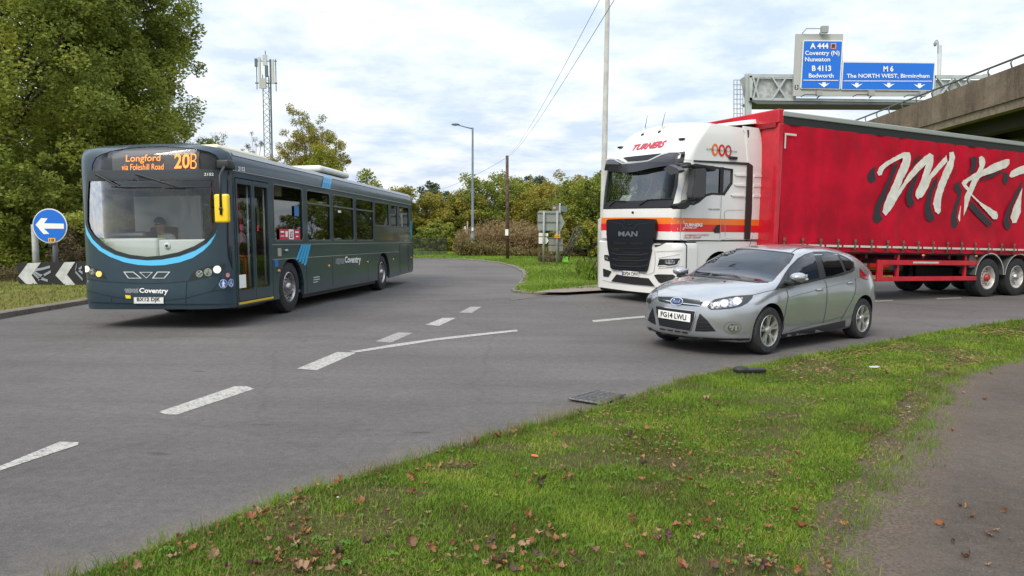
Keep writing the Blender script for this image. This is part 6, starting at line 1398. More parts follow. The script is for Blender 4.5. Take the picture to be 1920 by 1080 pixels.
def put_leaf(x, y, dz, sc, lab, grp):
    o = bpy.data.objects.new('fallen_leaf', rnd.choice(protos)); COL.objects.link(o); o.location = (x, y, gz(x, y)+dz); o.scale = (sc, sc*rnd.uniform(.6, .95), sc*rnd.uniform(.6, 1.4)); o.rotation_euler = (rnd.gauss(0, .45), rnd.gauss(0, .45), rnd.uniform(0, 6.28)); tag(o, lab, 'leaf', grp)
while cnt < 290:
    u, v = rnd.uniform(200, 1750), 1080-(1080-650)*rnd.random()**1.25; p = gp(u, v, .08)
    if not inside((p.x, p.y), vis_poly): continue
    if rnd.random() > .35+.65*(v-650)/430: continue
    if cnt > 110 and min((p.x-q.x)**2+(p.y-q.y)**2 for q in DR) > (.09+.02*p.y)**2*rnd.uniform(.2, 3): continue
    put_leaf(p.x, p.y, .102+rnd.uniform(0, .022), rnd.choice((.024, .032, .04, .05, .062))*rnd.uniform(.85, 1.15)*(1+.03*p.y), LL[0], 'fallen leaves on the near verge'); cnt += 1
for _ in range(22):
    u, v = rnd.uniform(1600, 1900), rnd.uniform(700, 1075); p = gp(u, v, .07)
    if inside((p.x, p.y), foot_poly): put_leaf(p.x, p.y, .078, rnd.uniform(.03, .055), LL[1], 'fallen leaves on the footpath')
# crumbs of dead leaf: countless
def crumbs():
    r = np.random.RandomState(5); n = 16000; pa = np.array(vis_poly); X = r.uniform(pa[:, 0].min(), 12, n*12); Y = r.uniform(pa[:, 1].min(), 14, n*12); k = inpoly(X, Y, vis_poly) & (r.rand(len(X)) < np.clip(.25+.9*vnoise(X, Y, 1.6, 3), 0.02, 1)*np.clip(4.5/np.hypot(X, Y), .1, 1)); X, Y = X[k][:n], Y[k][:n]; n = len(X)
    Z = gzv(X, Y)+.088+r.uniform(0, .015, n); s = r.uniform(.005, .019, n)*np.maximum(1, np.hypot(X, Y)/6); V = np.empty((n, 4, 3))
    a = r.uniform(0, 6.28, n)
    for i in range(4):
        t_ = a+i*1.57; q = s*(1 if i % 2 else .5); V[:, i] = np.stack([X+np.cos(t_)*q, Y+np.sin(t_)*q, Z+r.uniform(-.006, .008, n)], 1)
    me = np_mesh('leaf_litter', V.reshape(-1, 3), np.arange(n*4).reshape(-1, 4), leafmat('litter', [(.09, .05, .03), (.22, .115, .055), (.34, .22, .11)], .8, .1)); o = bpy.data.objects.new('leaf_litter', me); COL.objects.link(o); tag(o, 'crumbled dead leaf litter among the near grass', 'leaf litter', kind='stuff')
crumbs()
# weeds: broad leaves among the grass
def weeds():
    r = np.random.RandomState(15); C_ = []
    while len(C_) < 90:
        u, v = r.uniform(300, 1700), r.uniform(700, 1080); p = gp(u, v, .08)
        if inside((p.x, p.y), vis_poly): C_.append(p)
    V = []; Q = []
    for p in C_:
        for k in range(r.randint(4, 9)):
            a = r.uniform(0, 6.28); l = r.uniform(.015, .035); w_ = l*.28; ca, sa = math.cos(a), math.sin(a); b0 = len(V); z = p.z+.02
            for s, ww, zz in ((0, .15, 0), (.5, 1, .02), (1, .1, .012)): V += [(p.x+ca*l*s-sa*w_*ww, p.y+sa*l*s+ca*w_*ww, z+zz), (p.x+ca*l*s+sa*w_*ww, p.y+sa*l*s-ca*w_*ww, z+zz)]
            Q += [(b0, b0+1, b0+3, b0+2), (b0+2, b0+3, b0+5, b0+4)]
    me = np_mesh('weeds', V, np.array(Q), leafmat('weed_leaves', [(.06, .13, .015), (.09, .19, .02), (.13, .22, .03)], .5, .2, 3)); o = bpy.data.objects.new('weeds', me); COL.objects.link(o); tag(o, 'broad leaved weeds in the near verge grass', 'weeds', kind='stuff')
weeds()
# litter on the verge
p = gp(1406, 696, .12); B().box((p.x-.17, p.y-.05, p.z-.01), (p.x+.17, p.y+.06, p.z+.03), .012, Matrix.Translation(p) @ Matrix.Rotation(.15, 4, 'Z') @ Matrix.Translation(-p)).ell((p.x-.1, p.y, p.z+.02), (.09, .07, .04), 8).obj('litter', mat('black_rubber_scrap', (.012, .012, .012), .5), None, 'auto')
tag(bpy.data.objects['litter'], 'flat black scrap of rubber lying at the grass edge below the car', 'litter')
def scrap(name, u, v, s, m, label):
    p = gp(u, v, .10); r = random.Random(u); n = 7; V = [(p.x, p.y, p.z+.012)]+[(p.x+s*math.cos(6.28*k/n)*r.uniform(.6, 1), p.y+s*.6*math.sin(6.28*k/n)*r.uniform(.6, 1), p.z+r.uniform(-.004, .012)) for k in range(n)]
    o = mesh_obj(name, V, [(0, 1+k, 1+(k+1) % n) for k in range(n)], m); tag(o, label, 'litter')
scrap('litter', 1640, 688, .07, mat('scrap_white', (.38, .40, .39), .5), 'crumpled pale plastic wrapper on the grass right of the car')
scrap('litter', 1002, 855, .035, mat('scrap_orange', (.8, .12, .02), .5), 'small orange scrap lying in the grass nearest the kerb')
scrap('litter', 634, 934, .012, white_letter, 'tiny white fragment near the kerb at the lower left')
scrap('litter', 1703, 764, .02, mat('scrap_white', (0, 0, 0)), 'small pale scrap where the grass meets the footpath')
# ================================================================== TREES
def tree(name, label, cat, x, y, h, rx, ry, z0, n, ls, m, seed, trunk_r=.16, clumps=60, shape='round', group=None, sparse=1.0, limbs=9, drop=0., trunk_m=None, cs=.24):
    """crown: clumps of leaf quads spread on an uneven volume; limbs reach into it"""
    r = np.random.RandomState(seed); z = gz(x, y); t = thing(name, label, cat, (x, y, z), group)
    cz = (z0+h)/2; rz = (h-z0)/2
    d = r.normal(size=(clumps*3, 3)); d /= np.linalg.norm(d, axis=1)[:, None]; rad = r.uniform(.35, 1, clumps*3)**.55
    lump = 1+.16*np.sin(d[:, 0]*4+seed)*np.cos(d[:, 1]*5+seed*.7)+.12*np.sin(d[:, 2]*7+seed*1.3+d[:, 0]*3)
    c = d*rad[:, None]*lump[:, None]
    if shape == 'birch': c[:, :2] *= (1.0-.62*np.clip(c[:, 2:3]*.5+.5, 0, 1)**1.6)
    if shape == 'cone': c[:, :2] *= (1.05-.55*np.clip(c[:, 2:3]*.5+.5, 0, 1))
    if shape == 'wall': c[:, :2] *= (1+.12*np.clip(-c[:, 2:3], 0, 1))
    c = c[:clumps]*[rx, ry, rz]+[0, 0, cz]
    cr_ = cs*min(rx, rz)*r.uniform(.55, 1.25, clumps); per = r.multinomial(n, cr_**1.5/(cr_**1.5).sum()); ci = np.repeat(np.arange(clumps), per)
    g = r.normal(size=(n, 3)); g /= np.linalg.norm(g, axis=1)[:, None]; g *= (r.uniform(.15, 1.15, n)**.6)[:, None]
    P = c[ci]+g*cr_[ci][:, None]*[1, 1, .9]
    if drop: P[:, 2] -= drop*r.rand(n)**2
    P[:, 2] = np.maximum(P[:, 2], .05+.25*r.rand(n))
    a = r.normal(size=(n, 3)); a /= np.linalg.norm(a, axis=1)[:, None]; a[:, 2] *= .6; b = r.normal(size=(n, 3)); b -= a*(a*b).sum(1)[:, None]; b /= np.linalg.norm(b, axis=1)[:, None]
    s = ls*r.uniform(.6, 1.35, n)[:, None]; V = np.empty((n, 4, 3)); V[:, 0] = P-a*s*.6; V[:, 1] = P+b*s*.34; V[:, 2] = P+a*s*.6; V[:, 3] = P-b*s*.34
    me = np_mesh('crown', V.reshape(-1, 3), np.arange(n*4).reshape(-1, 4), m); o = bpy.data.objects.new('crown', me); link(o, t)
    B_ = B(); rr = random.Random(seed); top = h*.86 if shape in ('birch', 'cone') else h*.7
    pts = [Vector((rr.uniform(-.1, .1)*k, rr.uniform(-.1, .1)*k, top*k/5)) for k in range(6)]; B_.tube(pts, [trunk_r*(1.15-.19*k) for k in range(6)], 8)
    for i in range(min(limbs*3, clumps)):
        tg = Vector(c[i]); q = pts[min(4, max(1, int(min(tg.z*.72, top)/top*5)))]; md_ = q.lerp(tg, .5)+Vector((0, 0, .06*h*.3)); B_.tube([q, md_, tg], [trunk_r*.34, trunk_r*.18, .012], 5)
        if i < limbs:
            for _ in range(3): e = tg+Vector((rr.uniform(-1, 1), rr.uniform(-1, 1), rr.uniform(-.2, 1)))*cr_[i]*.95; B_.tube([tg, e], [.014, .006], 4)
    B_.obj('trunk', trunk_m or mat('bark', (.07, .055, .042), .9, noise=(6, .4)), t, True); return t
g_dark = leafmat('leaf_green', [(.12, .155, .035), (.185, .23, .045), (.26, .305, .055), (.38, .40, .07), (.52, .43, .07)], .5, .45, .45)
g_mid = leafmat('leaf_mid_green', [(.11, .15, .025), (.17, .215, .032), (.24, .275, .042), (.33, .31, .05)], .55, .35, .4)
g_oliv = leafmat('leaf_olive', [(.15, .16, .022), (.23, .225, .032), (.32, .27, .042), (.40, .28, .05)], .55, .35, .4)
g_rust = leafmat('leaf_rust_green', [(.15, .17, .028), (.22, .225, .036), (.31, .25, .042), (.34, .28, .048)], .6, .3, .5)
g_yel = leafmat('leaf_yellowing', [(.14, .17, .022), (.22, .25, .03), (.31, .30, .036), (.42, .32, .045)], .55, .35, .4)
g_bare = leafmat('leaf_dull', [(.09, .075, .04), (.14, .11, .06), (.19, .15, .07)], .7, .2, .5)
g_blue = leafmat('leaf_far_green', [(.05, .075, .04), (.08, .11, .05), (.11, .14, .06)], .6, .25, .4)
def wx(u, Y): return (ray(u, 440)*(Y/ray(u, 440).y)).x
def htop(v, Y): return CH+(ray(960, v)*(Y/ray(960, v).y)).z+.07
# the big trees at the left
tree('broadleaf_tree', 'very tall dense green tree filling the left edge behind the round blue sign', 'tree', wx(10, 26), 26, 15.5, 5.0, 4.0, .3, 170000, .115, g_dark, 1, .3, 620, 'wall', limbs=10, cs=.12)
tree('broadleaf_tree', 'tall green tree with an uneven right edge standing behind the bus front', 'tree', wx(228, 29.5), 29.5, 15.2, 4.1, 3.8, .4, 160000, .115, g_dark, 2, .28, 560, 'cone', limbs=10, cs=.12)
tree('broadleaf_tree', 'tall green tree rising between the two nearest left trees, further back', 'tree', wx(120, 32), 32, 16.5, 4.8, 4.0, 1, 60000, .17, g_dark, 3, .3, 240, 'wall', limbs=18, cs=.16)
tree('shrub', 'low leafy hazel shrub directly behind the round blue arrow sign', 'shrub', wx(70, 23.5), 23.5, 3.6, 2.4, 1.5, .05, 15000, .12, g_dark, 5, .06, 60, 'wall', limbs=8)
tree('shrub', 'yellow green shrub at the far left edge beside the chevron board', 'shrub', wx(-10, 22.5), 22.5, 4.4, 1.6, 1.4, .05, 11000, .12, g_mid, 6, .06, 46, 'wall', limbs=8)
tree('shrub', 'tangled grey green bramble between the arrow sign and the bus', 'shrub', wx(142, 22.6), 22.6, 1.9, 1.0, .9, .05, 6000, .07, g_bare, 7, .03, 36, 'wall', limbs=8)
tree('shrub', 'dark evergreen shrub filling the gap behind the front of the bus', 'shrub', wx(330, 34), 34, 5.5, 4.2, 2.0, .05, 16000, .16, g_dark, 8, .08, 70, 'wall', limbs=8)
# beyond the bus
twig = mat('birch_bark', (.22, .20, .18), .8, noise=(5, .5))
tree('birch_tree', 'tall thin leaved birch turning yellow above the middle of the bus roof', 'tree', wx(580, 62), 62, htop(210, 62), 3.1, 2.6, 1.5, 42000, .12, g_oliv, 12, .12, 330, 'round', limbs=60, trunk_m=twig, cs=.13)
tree('birch_tree', 'golden leaved lower birch right of the taller one above the bus roof', 'tree', wx(606, 60), 60, htop(268, 60), 2.5, 2.2, 2.0, 20000, .13, g_yel, 13, .12, 100, 'round', limbs=12, trunk_m=twig)
tree('bare_tree', 'half bare twiggy tree showing just behind the front of the bus roof', 'tree', wx(415, 66), 66, htop(246, 66), 2.6, 2.2, 2, 9000, .09, g_bare, 14, .12, 160, 'round', limbs=110, cs=.14)
tree('bare_tree', 'smaller half bare tree to the left of the telecoms mast', 'tree', wx(474, 66), 66, htop(256, 66), 1.9, 1.6, 2, 7000, .09, g_bare, 15, .10, 120, 'round', limbs=90, cs=.14)
k = 0
for u in range(380, 780, 62):
    tree('hedge_tree', ['dark bushy tree seen through the bus windows, %s from the front of the bus' % s_ for s_ in ('first', 'second', 'third', 'fourth', 'fifth', 'sixth', 'seventh')][k], 'tree', wx(u, 57), 57, 5.0+.3*(k % 3), 2.6, 2.0, .1, 6500, .22, g_dark if k % 2 else g_oliv, 30+k, .1, 40, 'wall', group='bushy trees behind the bus'); k += 1
# hedgerow to the right of the bus, each with its own place
HR = [(795, 58, 372, 2.6, g_rust, 'rust and green tree immediately right of the rear of the bus'), (822, 76, 352, 2.6, g_blue, 'distant blue green tree poking up left of the street lamp'), (838, 58, 384, 2.2, g_oliv, 'olive bush in the dip left of the street lamp'),
      (868, 56, 366, 2.4, g_rust, 'reddish brown tree just left of the street lamp'), (905, 57, 338, 2.5, g_mid, 'green tree just right of the street lamp'), (942, 60, 338, 2.4, g_mid, 'green tree behind the wooden telegraph pole'),
      (978, 64, 334, 2.4, g_yel, 'yellow green tree right of the telegraph pole'), (1000, 74, 332, 2.4, g_blue, 'darker far tree rising behind the hedge above the direction sign'), (1012, 56, 362, 2.4, g_oliv, 'olive yellow bush behind the arrow shaped sign'), (1045, 60, 334, 2.3, g_oliv, 'thin topped tree above the small grey street sign'),
      (1072, 55, 362, 2.2, g_mid, 'mid green bush right of the direction sign'), (1092, 58, 342, 2.3, g_mid, 'leafy tree beside the tall grey pole'), (1120, 50, 322, 2.6, g_mid, 'tallest hedge tree between the grey pole and the lorry'), (1240, 54, 296, 3.4, g_mid, 'broad green tree seen only through the lorry cab windows'), (1165, 52, 318, 3, g_mid, 'dark tree partly behind the lorry cab'),
      (1085, 47, 418, 1.7, g_rust, 'brownish low bush behind the ladder frame'), (1125, 44, 430, 1.7, g_yel, 'yellowing low bush by the foot of the tall grey pole'), (820, 52, 425, 1.8, g_dark, 'low dark green bush next to the rear of the bus')]
for i, (u, Y, v, rx, m_, lab) in enumerate(HR):
    tree('hedge_tree', lab, 'tree', wx(u, Y), Y, htop(v-7, Y), rx*1.06, rx*.85, .1, int(17000*(rx/2.4)), .15 if Y < 70 else .2, m_, 50+i, .09, 120, 'wall', group='hedgerow trees beyond the grass', limbs=9, cs=.19)
for i, (u, Y, lab) in enumerate(((1260, 60, 'leafy tree hidden mostly behind the lorry cab doors'), (1400, 60, 'dark tree behind the front of the red trailer'), (1540, 60, 'dark tree behind the middle of the red trailer'), (1700, 62, 'dark tree under the viaduct seen below the trailer'), (1850, 62, 'rightmost dark tree seen below the trailer'))):
    tree('hedge_tree', lab, 'tree', wx(u, Y), Y, 5.0, 3.4, 2.0, .1, 6000, .24, g_dark, 80+i, .1, 40, 'wall', group='hedgerow trees behind the lorry')
def mass(name, label, n, xr, yr, hr, s, m, seed, dens_=None, up=.5):
    r = np.random.RandomState(seed); X = r.uniform(*xr, n); Y = r.uniform(*yr, n); hh = hr[0]+(hr[1]-hr[0])*np.clip(.42+.75*vnoise(X, Y*.2, .8, seed)+.25*vnoise(X, Y, 5, seed+1), 0, 1); Z = gzv(X, Y)+hh*np.where(r.rand(n) < .12, 1+.35*r.rand(n), r.rand(n)**.8)+.05
    a = r.normal(size=(n, 3)); a[:, 2] += up*2; a /= np.linalg.norm(a, axis=1)[:, None]; b = r.normal(size=(n, 3)); b -= a*(a*b).sum(1)[:, None]; b /= np.linalg.norm(b, axis=1)[:, None]; q = s*r.uniform(.5, 1.4, n)[:, None]; P = np.stack([X, Y, Z], 1); V = np.empty((n, 4, 3))
    V[:, 0] = P-a*q; V[:, 1] = P+b*q*.22; V[:, 2] = P+a*q; V[:, 3] = P-b*q*.22
    me = np_mesh(name, V.reshape(-1, 3), np.arange(n*4).reshape(-1, 4), m); o = bpy.data.objects.new(name, me); COL.objects.link(o); return tag(o, label, 'undergrowth', kind='stuff')
mass('undergrowth', 'reddish brown dock and bramble bank behind the telegraph pole', 26000, (wx(858, 50), wx(1010, 50)), (46.5, 52), (.5, 2.4), .13, leafmat('dock_stems', [(.13, .12, .035), (.20, .15, .06), (.28, .19, .10), (.24, .20, .08)], .8, .2, .6), 1)
mass('undergrowth', 'straw coloured weeds along the foot of the hedge', 26000, (wx(860, 46), wx(1170, 46)), (44.5, 47), (.15, 1.4), .14, leafmat('straw_weeds', [(.12, .09, .035), (.19, .15, .06), (.14, .14, .04)], .8, .2, .6), 2)
mass('undergrowth', 'dark ivy and nettles under the left hand trees', 15000, (-24, -11), (22.5, 26), (.2, 1.0), .09, g_dark, 3)
mass('undergrowth', 'dry weeds growing up around the chevron board', 2600, (-15.2, -12.0), (20.9, 21.5), (.08, .4), .06, g_bare, 4)
mass('undergrowth', 'tall green grass clump at the foot of the tall grey pole', 9000, (wx(1085, 27), wx(1150, 25)), (23.5, 28), (.15, .55), .14, gm_far, 5, up=1.2)
mass('undergrowth', 'long pale grass round the sign posts', 2500, (wx(1010, 39), wx(1050, 39)), (37.5, 39.5), (.1, .35), .12, g_bare, 6, up=1.2)
# ================================================================== STREET FURNITURE
galv = mat('galvanised_steel', (.33, .35, .35), .5, .5, noise=(4, .15)); post_grey = mat('post_grey', (.30, .31, .29), .6, noise=(5, .15)); lamp_col = mat('lamp_column_blue_grey', (.11, .145, .165), .5, noise=(3, .15))
def sign_blue_m(): return mat('traffic_blue', (.004, .14, .62), .4)
def base_at(u, v): p = gp(u, v, .09); return p
# street lamp
p = base_at(886, 478.5); t = thing('street_lamp', 'slim blue grey street lamp with a single arm pointing left beside the hedge', 'street lamp', p); s_ = p.y/CF; H = (478.5-243)*s_
B().tube([(0, 0, 0), (0, 0, 1.35), (0, 0, 1.36), (0, 0, H)], [.135, .13, .085, .06], 12).obj('column', lamp_col, t, True)
B().tube([(0, 0, H-.05), (-.3, 0, H), (-.9, 0, H+.16)], [.04, .035, .03], 8).obj('arm', lamp_col, t, True)
hd = B().ell((-1.08, 0, H+.2), (.27, .13, .07), 10, None).obj('lamp_head', lamp_col, t, True); B().ell((-1.1, 0, H+.16), (.2, .1, .045), 8).obj('lamp_glass', mat('lamp_cover', (.55, .56, .55), .3), hd, True)
B().box((-.05, -.14, 1.55), (.05, -.10, 1.75)).obj('number_label', white_letter, t)
# telegraph pole
p = base_at(950, 484.5); s_ = p.y/CF; H = (484.5-294)*s_; tp = Vector(p)
t = thing('telegraph_pole', 'brown wooden telegraph pole with a white notice standing on the grass', 'pole', p); wood = mat('creosoted_wood', (.09, .055, .04), .85, noise=(4, .4))
B().tube([(0.05, 0, 0), (0, 0, H)], [.105, .085], 12).obj('trunk', wood, t, True); B().box((-.09, -.15, 1.3), (.09, -.125, 1.65)).obj('notice', white_letter, t)
for k in range(7): B().box((-.16+.32*(k % 2)-.05, -.02, 2.9+.3*k), (-.16+.32*(k % 2)+.05, .02, 2.93+.3*k)).obj('climbing_step', galv, t)
def wire(name, a, b, sag, r_, label):
    a, b = Vector(a), Vector(b); pts = [a.lerp(b, k/16)-Vector((0, 0, sag*4*(k/16)*(1-k/16))) for k in range(17)]; B_ = B(); o = a
    ob = B().tube([q-o for q in pts], r_, 5).obj(name, mat('cable_grey', (.16, .16, .17), .6), None); ob.location = o; return tag(ob, label, 'cable', 'overhead cables')
top = tp+Vector((0, 0, H-.1))
wire('overhead_cable', top, wp(1170, -30, 6.5), .25, .0035, 'right hand overhead cable climbing from the telegraph pole to the top of the picture')
wire('overhead_cable', top+Vector((-.08, 0, .02)), wp(1140, -30, 6.8), .3, .003, 'left hand overhead cable climbing from the telegraph pole to the top of the picture')
wire('overhead_cable', top, wp(700, 368, 62), 0.9, .009, 'thin cable sagging left from the telegraph pole towards the bus')
# tall grey pole beside the cab
p = base_at(1129, 530); t = thing('lamp_column', 'very tall plain grey lamp column rising out of the picture beside the lorry cab', 'lamp post', p)
B().tube([(0, 0, 0), (0, 0, 1.8), (0, 0, 1.83), (.06, 0, 12)], [.15, .145, .085, .05], 14).obj('column', mat('column_grey', (.34, .34, .31), .6, noise=(3, .12)), t, True)
B().tube([(.06, 0, 11.95), (-.6, 0, 12.2)], .03, 8).ell((-.85, 0, 12.25), (.3, .14, .08), 8).obj('lamp_head', galv, t, True)
stick = mat('dead_stick', (.06, .035, .03), .9)
for k, (a, b_, lab) in enumerate((((1109, 505), (1129, 470), 'thin dead stick leaning against the foot of the tall grey pole'), ((1112, 455.5), (1136, 454), 'short broken branch sticking out beside the tall grey pole'))):
    q0, q1 = wp(*a, 22.3), wp(*b_, 22.6); o = B().tube([Vector((0, 0, 0)), (q1-q0)*.5+Vector((.02, 0, .03)), q1-q0], [.03, .022, .012], 6).obj('dead_branch', stick, None, True); o.location = q0; tag(o, lab, 'branch')
# direction sign seen from behind
def wpl(u, v, Y, o): return wp(u, v, Y)-o
p = base_at(1019, 493); Y = p.y; t = thing('direction_sign', 'large arrow shaped direction sign seen from its grey back on two posts', 'road sign', p); back = mat('sign_back_grey', (.27, .30, .28), .6, .2, noise=(2, .1))
pl = [(1008, 398), (1012, 394.5), (1050, 396.5), (1059, 418), (1051, 433), (1008, 432)]
def slab(name, pl, Y, th, m, par, o=p): return B().prism(pl, lambda u, v: wpl(u, v, Y, o), lambda u, v: wpl(u, v, Y, o)+Vector((0, th, 0))).obj(name, m, par)
slab('sign_plate', pl, Y+.12, .02, back, t)
for v in (398.5, 415, 431): slab('stiffener', [(1008.5, v), (1051, v+.6), (1051, v+2.2), (1008.5, v+1.6)], Y+.07, .05, mat('stiffener_grey', (.16, .18, .17), .6), t)
for u0, vb in ((1019, 493), (1044, 492.5)):
    q = wpl(u0, vb, Y, p); B().tube([(q.x, 0, 0), (q.x, 0, wpl(u0, 395.5, Y, p).z)], .055, 10).obj('post', post_grey, t, True)
pl2 = [(1010, 436.5), (1028, 437.2), (1028, 443), (1010, 443)]; slab('small_plate', pl2, Y+.10, .015, mat('sign_white', (.72, .72, .68), .5), t)
slab('arrow_plate', [(1010, 444.5), (1025.5, 445), (1028.6, 451), (1025, 457), (1010, 457)], Y+.10, .015, mat('sign_white', (0, 0, 0)), t)
slab('yellow_tag', [(1040, 440), (1050.2, 440), (1050.2, 446.4), (1040, 446.4)], Y-.08, .012, mat('sign_yellow', (.85, .42, .01), .5), t)
text_at('tag_lettering', 'A101', lambda a, b: wpl(1041+a*8, 445.3-b*4.2, Y-.09, p), plate_black, t)
slab('lower_plate', [(1028.5, 444.8), (1055.6, 445), (1055, 472), (1028.5, 471)], Y+.10, .015, mat('weathered_back', (.22, .21, .19), .7, noise=(3, .15)), t)
for v in (445, 458, 470): slab('stiffener', [(1028.5, v), (1055, v), (1055, v+1.2), (1028.5, v+1.2)], Y+.06, .04, mat('stiffener_grey', (0, 0, 0)), t)
p2 = Vector((wp(1049, 470, Y+1.5).x, Y+1.5, 0)); p2.z = gz(p2.x, p2.y)+.09
t = thing('street_name_sign', 'small dark grey sign on a thin post above the arrow shaped direction sign', 'road sign', p2)
slab('sign_plate', [(1035, 384.8), (1063.6, 386.2), (1063.6, 397.2), (1035, 396)], Y+1.5, .02, mat('sign_back_dark', (.12, .145, .15), .6), t, p2); slab('yellow_label', [(1037.5, 388), (1041.5, 388), (1041.5, 391.5), (1037.5, 391.5)], Y+1.46, .005, mat('sign_yellow', (0, 0, 0)), t, p2)
B().tube([(0, 0, 0), (0, 0, wpl(1049, 381, Y+1.5, p2).z)], .045, 8).obj('post', post_grey, t, True)
# black steel steps/frame on the grass
p = gp(1080, 492, .1); Y = p.y; fr = mat('black_steel_tube', (.03, .033, .04), .5)
t = thing('stepladder_frame', 'black tubular steel frame with a ladder side standing on the grass by the signs', 'metal frame', p)
def fpt(u, v, dy=0): return wpl(u, v, Y+dy, p)
for nm, pts in (('leg', [(1052, 488, -.3), (1080, 425, 0)]), ('leg', [(1065, 487, -.3), (1091, 427, 0)]), ('leg', [(1098, 491, .3), (1081, 448, .1), (1091, 427, 0)]), ('leg', [(1110, 490, .3), (1098, 452, .2), (1090, 434, 0)]),
                ('top_rail', [(1080, 425, 0), (1091.5, 426.5, 0)]), ('cross_bar', [(1066, 455, -.15), (1080, 449.5, 0)]), ('cross_bar', [(1088, 467, .2), (1102, 466, .2)]), ('foot_bar', [(1098, 487, .3), (1108, 487, .3)]), ('hand_rail', [(1086, 426, 0), (1058, 484, -.3)])):
    B().tube([fpt(*q) for q in pts], .028, 6).obj(nm, fr, t, True)
for k in range(5):
    f = .15+.16*k; a = Vector((1052, 488)).lerp(Vector((1080, 425)), f); b_ = Vector((1058, 484)).lerp(Vector((1086, 426)), f); B().tube([fpt(a.x, a.y, -.3*(1-f)), fpt(b_.x+5, b_.y, -.3*(1-f))], .02, 5).obj('rung', fr, t, True)
p = gp(1060, 492, .1); o = B().box((-.16, -.12, 0), (.14, .12, .26), .05).ell((-.02, 0, .24), (.10, .09, .05), 8).obj('bag', mat('lime_green_bag', (.30, .72, .06), .6), None, True); o.location = p; tag(o, 'small lime green bag on the grass under the black frame', 'bag')
# green white marker post by the lamp
p = base_at(872, 474.5); Y = p.y; t = thing('marker_post', 'white post with a green top and red reflector left of the street lamp', 'marker post', p)
for u_, m_, v0, v1, nm in ((869.5, mat('post_white', (.62, .63, .60), .5), 446, 465.5, 'white_board'), (868.6, mat('post_green', (.03, .12, .08), .5), 424.5, 446, 'green_board'), (872.3, mat('post_white', (0, 0, 0)), 424, 465.5, 'edge_strip')):
    a, b_ = wpl(u_-1.3, v1, Y, p), wpl(u_+1.3, v0, Y, p); B().box((a.x, -.03, max(0, a.z)), (b_.x, .03, b_.z)).obj(nm, m_, t)
a, b_ = wpl(867.6, 438.5, Y, p), wpl(870.6, 433.5, Y, p); B().box((a.x, -.05, a.z), (b_.x, -.031, b_.z)).obj('red_reflector', mat('sticker_red', (0, 0, 0)), t)
B().tube([(0, 0, 0), (0, 0, 1.4)], .04, 6).obj('post', post_grey, t)
p = base_at(876.5, 476); t = tag(B().tube([(0, 0, 0), (0, 0, (476-415)*p.y/CF)], .045, 8).obj('slim_post', mat('bollard_tan', (.30, .24, .17), .7), None, True), 'slim tan post just left of the street lamp column', 'post'); t.location = p
# dark railing by the rear of the bus
p = gp(775, 478, .1); t = thing('railing', 'low dark metal railing under the trees right of the rear of the bus', 'railing', p)
e = gp(838, 477.5, .1)-p
for z_ in (.15, 1.0): B().tube([(0, 0, z_), e+Vector((0, 0, z_))], .022, 5).obj('rail', fr, t)
for k in range(28): q = e*(k/27); B().tube([q+Vector((0, 0, 0)), q+Vector((0, 0, 1.05))], .016 if k % 7 else .03, 5).obj('baluster', fr, t)
# left: round blue sign
p = gp(93, 530, .1); Y = p.y-.0; t = thing('keep_left_sign', 'round blue sign with a white left arrow behind the chevron board', 'road sign', p)
c = wpl(93.5, 423.5, Y-.12, p); rr = 32.5*Y/CF
def face(name, r_, y_, m_, par): return B().lathe([(.001, y_), (r_, y_), (r_, y_+.012), (.001, y_+.012)], c, 'Y', 40).obj(name, m_, par)
pt_ = face('sign_plate', rr*.99, .0, mat('sign_white', (0, 0, 0)), t); face('blue_disc', rr*.93, -.014, sign_blue_m(), pt_)
zz = lambda x, y: wpl(x/3.6, 320+y/3.6, Y-.12, p)+Vector((0, -.018, 0))
mesh_obj('arrow', [zz(*q) for q in ((243, 365), (280, 320), (324, 322), (300, 355), (433, 358), (434, 392), (300, 391), (336, 427), (296, 428))], [tuple(range(9))], white_letter, pt_)
o = mesh_obj('number_label', [zz(*q)+Vector((0, -.002, 0)) for q in ((328, 454), (376, 455), (378, 480), (330, 481))], [(0, 1, 2, 3)], mat('sign_yellow', (0, 0, 0)), pt_)
text_at('label_lettering', '18', lambda a, b: zz(336+a*32, 477-b*18)+Vector((0, -.005, 0)), plate_black, o)
B().tube([(c.x+.03, .02, 0), (c.x+.03, .02, c.z)], .07, 10).obj('post', mat('sign_post_dark', (.09, .10, .11), .5), t, True)
p3 = gp(68, 528, .1); t = tag(B().tube([(0, 0, 0), (0, 0, (528-421)*p3.y/CF)], .085, 14).obj('sign_post', post_grey, None, True), 'plain light grey post in front of the left edge of the round blue sign', 'post'); t.location = wp(68, 500, p3.y-.4)*1; t.location.z = p3.z
# chevron board
p = gp(96, 534, .1); Y = p.y; t = thing('chevron_board', 'long low black and white chevron board with grey graffiti on the roundabout', 'road sign', p)
zc_ = lambda x, y, d=0: wpl(x/3.6, 320+y/3.6, Y, p)+Vector((0, -d, 0))
B().prism([(115, 625), (130, 622), (640, 612), (640, 775), (560, 772), (145, 767), (125, 755)], lambda a, b: zc_(a, b), lambda a, b: zc_(a, b)+Vector((0, .12, 0))).obj('board', mat('chevron_black', (.012, .012, .014), .5), t)
cw = mat('chevron_white', (.50, .51, .50), .5, noise=(4, .12)); gf = mat('graffiti_grey', (.26, .29, .32), .6)
for pl in ([(190, 624), (278, 620), (215, 705), (255, 765), (180, 766), (125, 712)], [(436, 618), (508, 616), (453, 702), (512, 772), (445, 776), (375, 706)]): mesh_obj('chevron', [zc_(a, b, .012) for a, b in pl], [tuple(range(6))], cw, t)
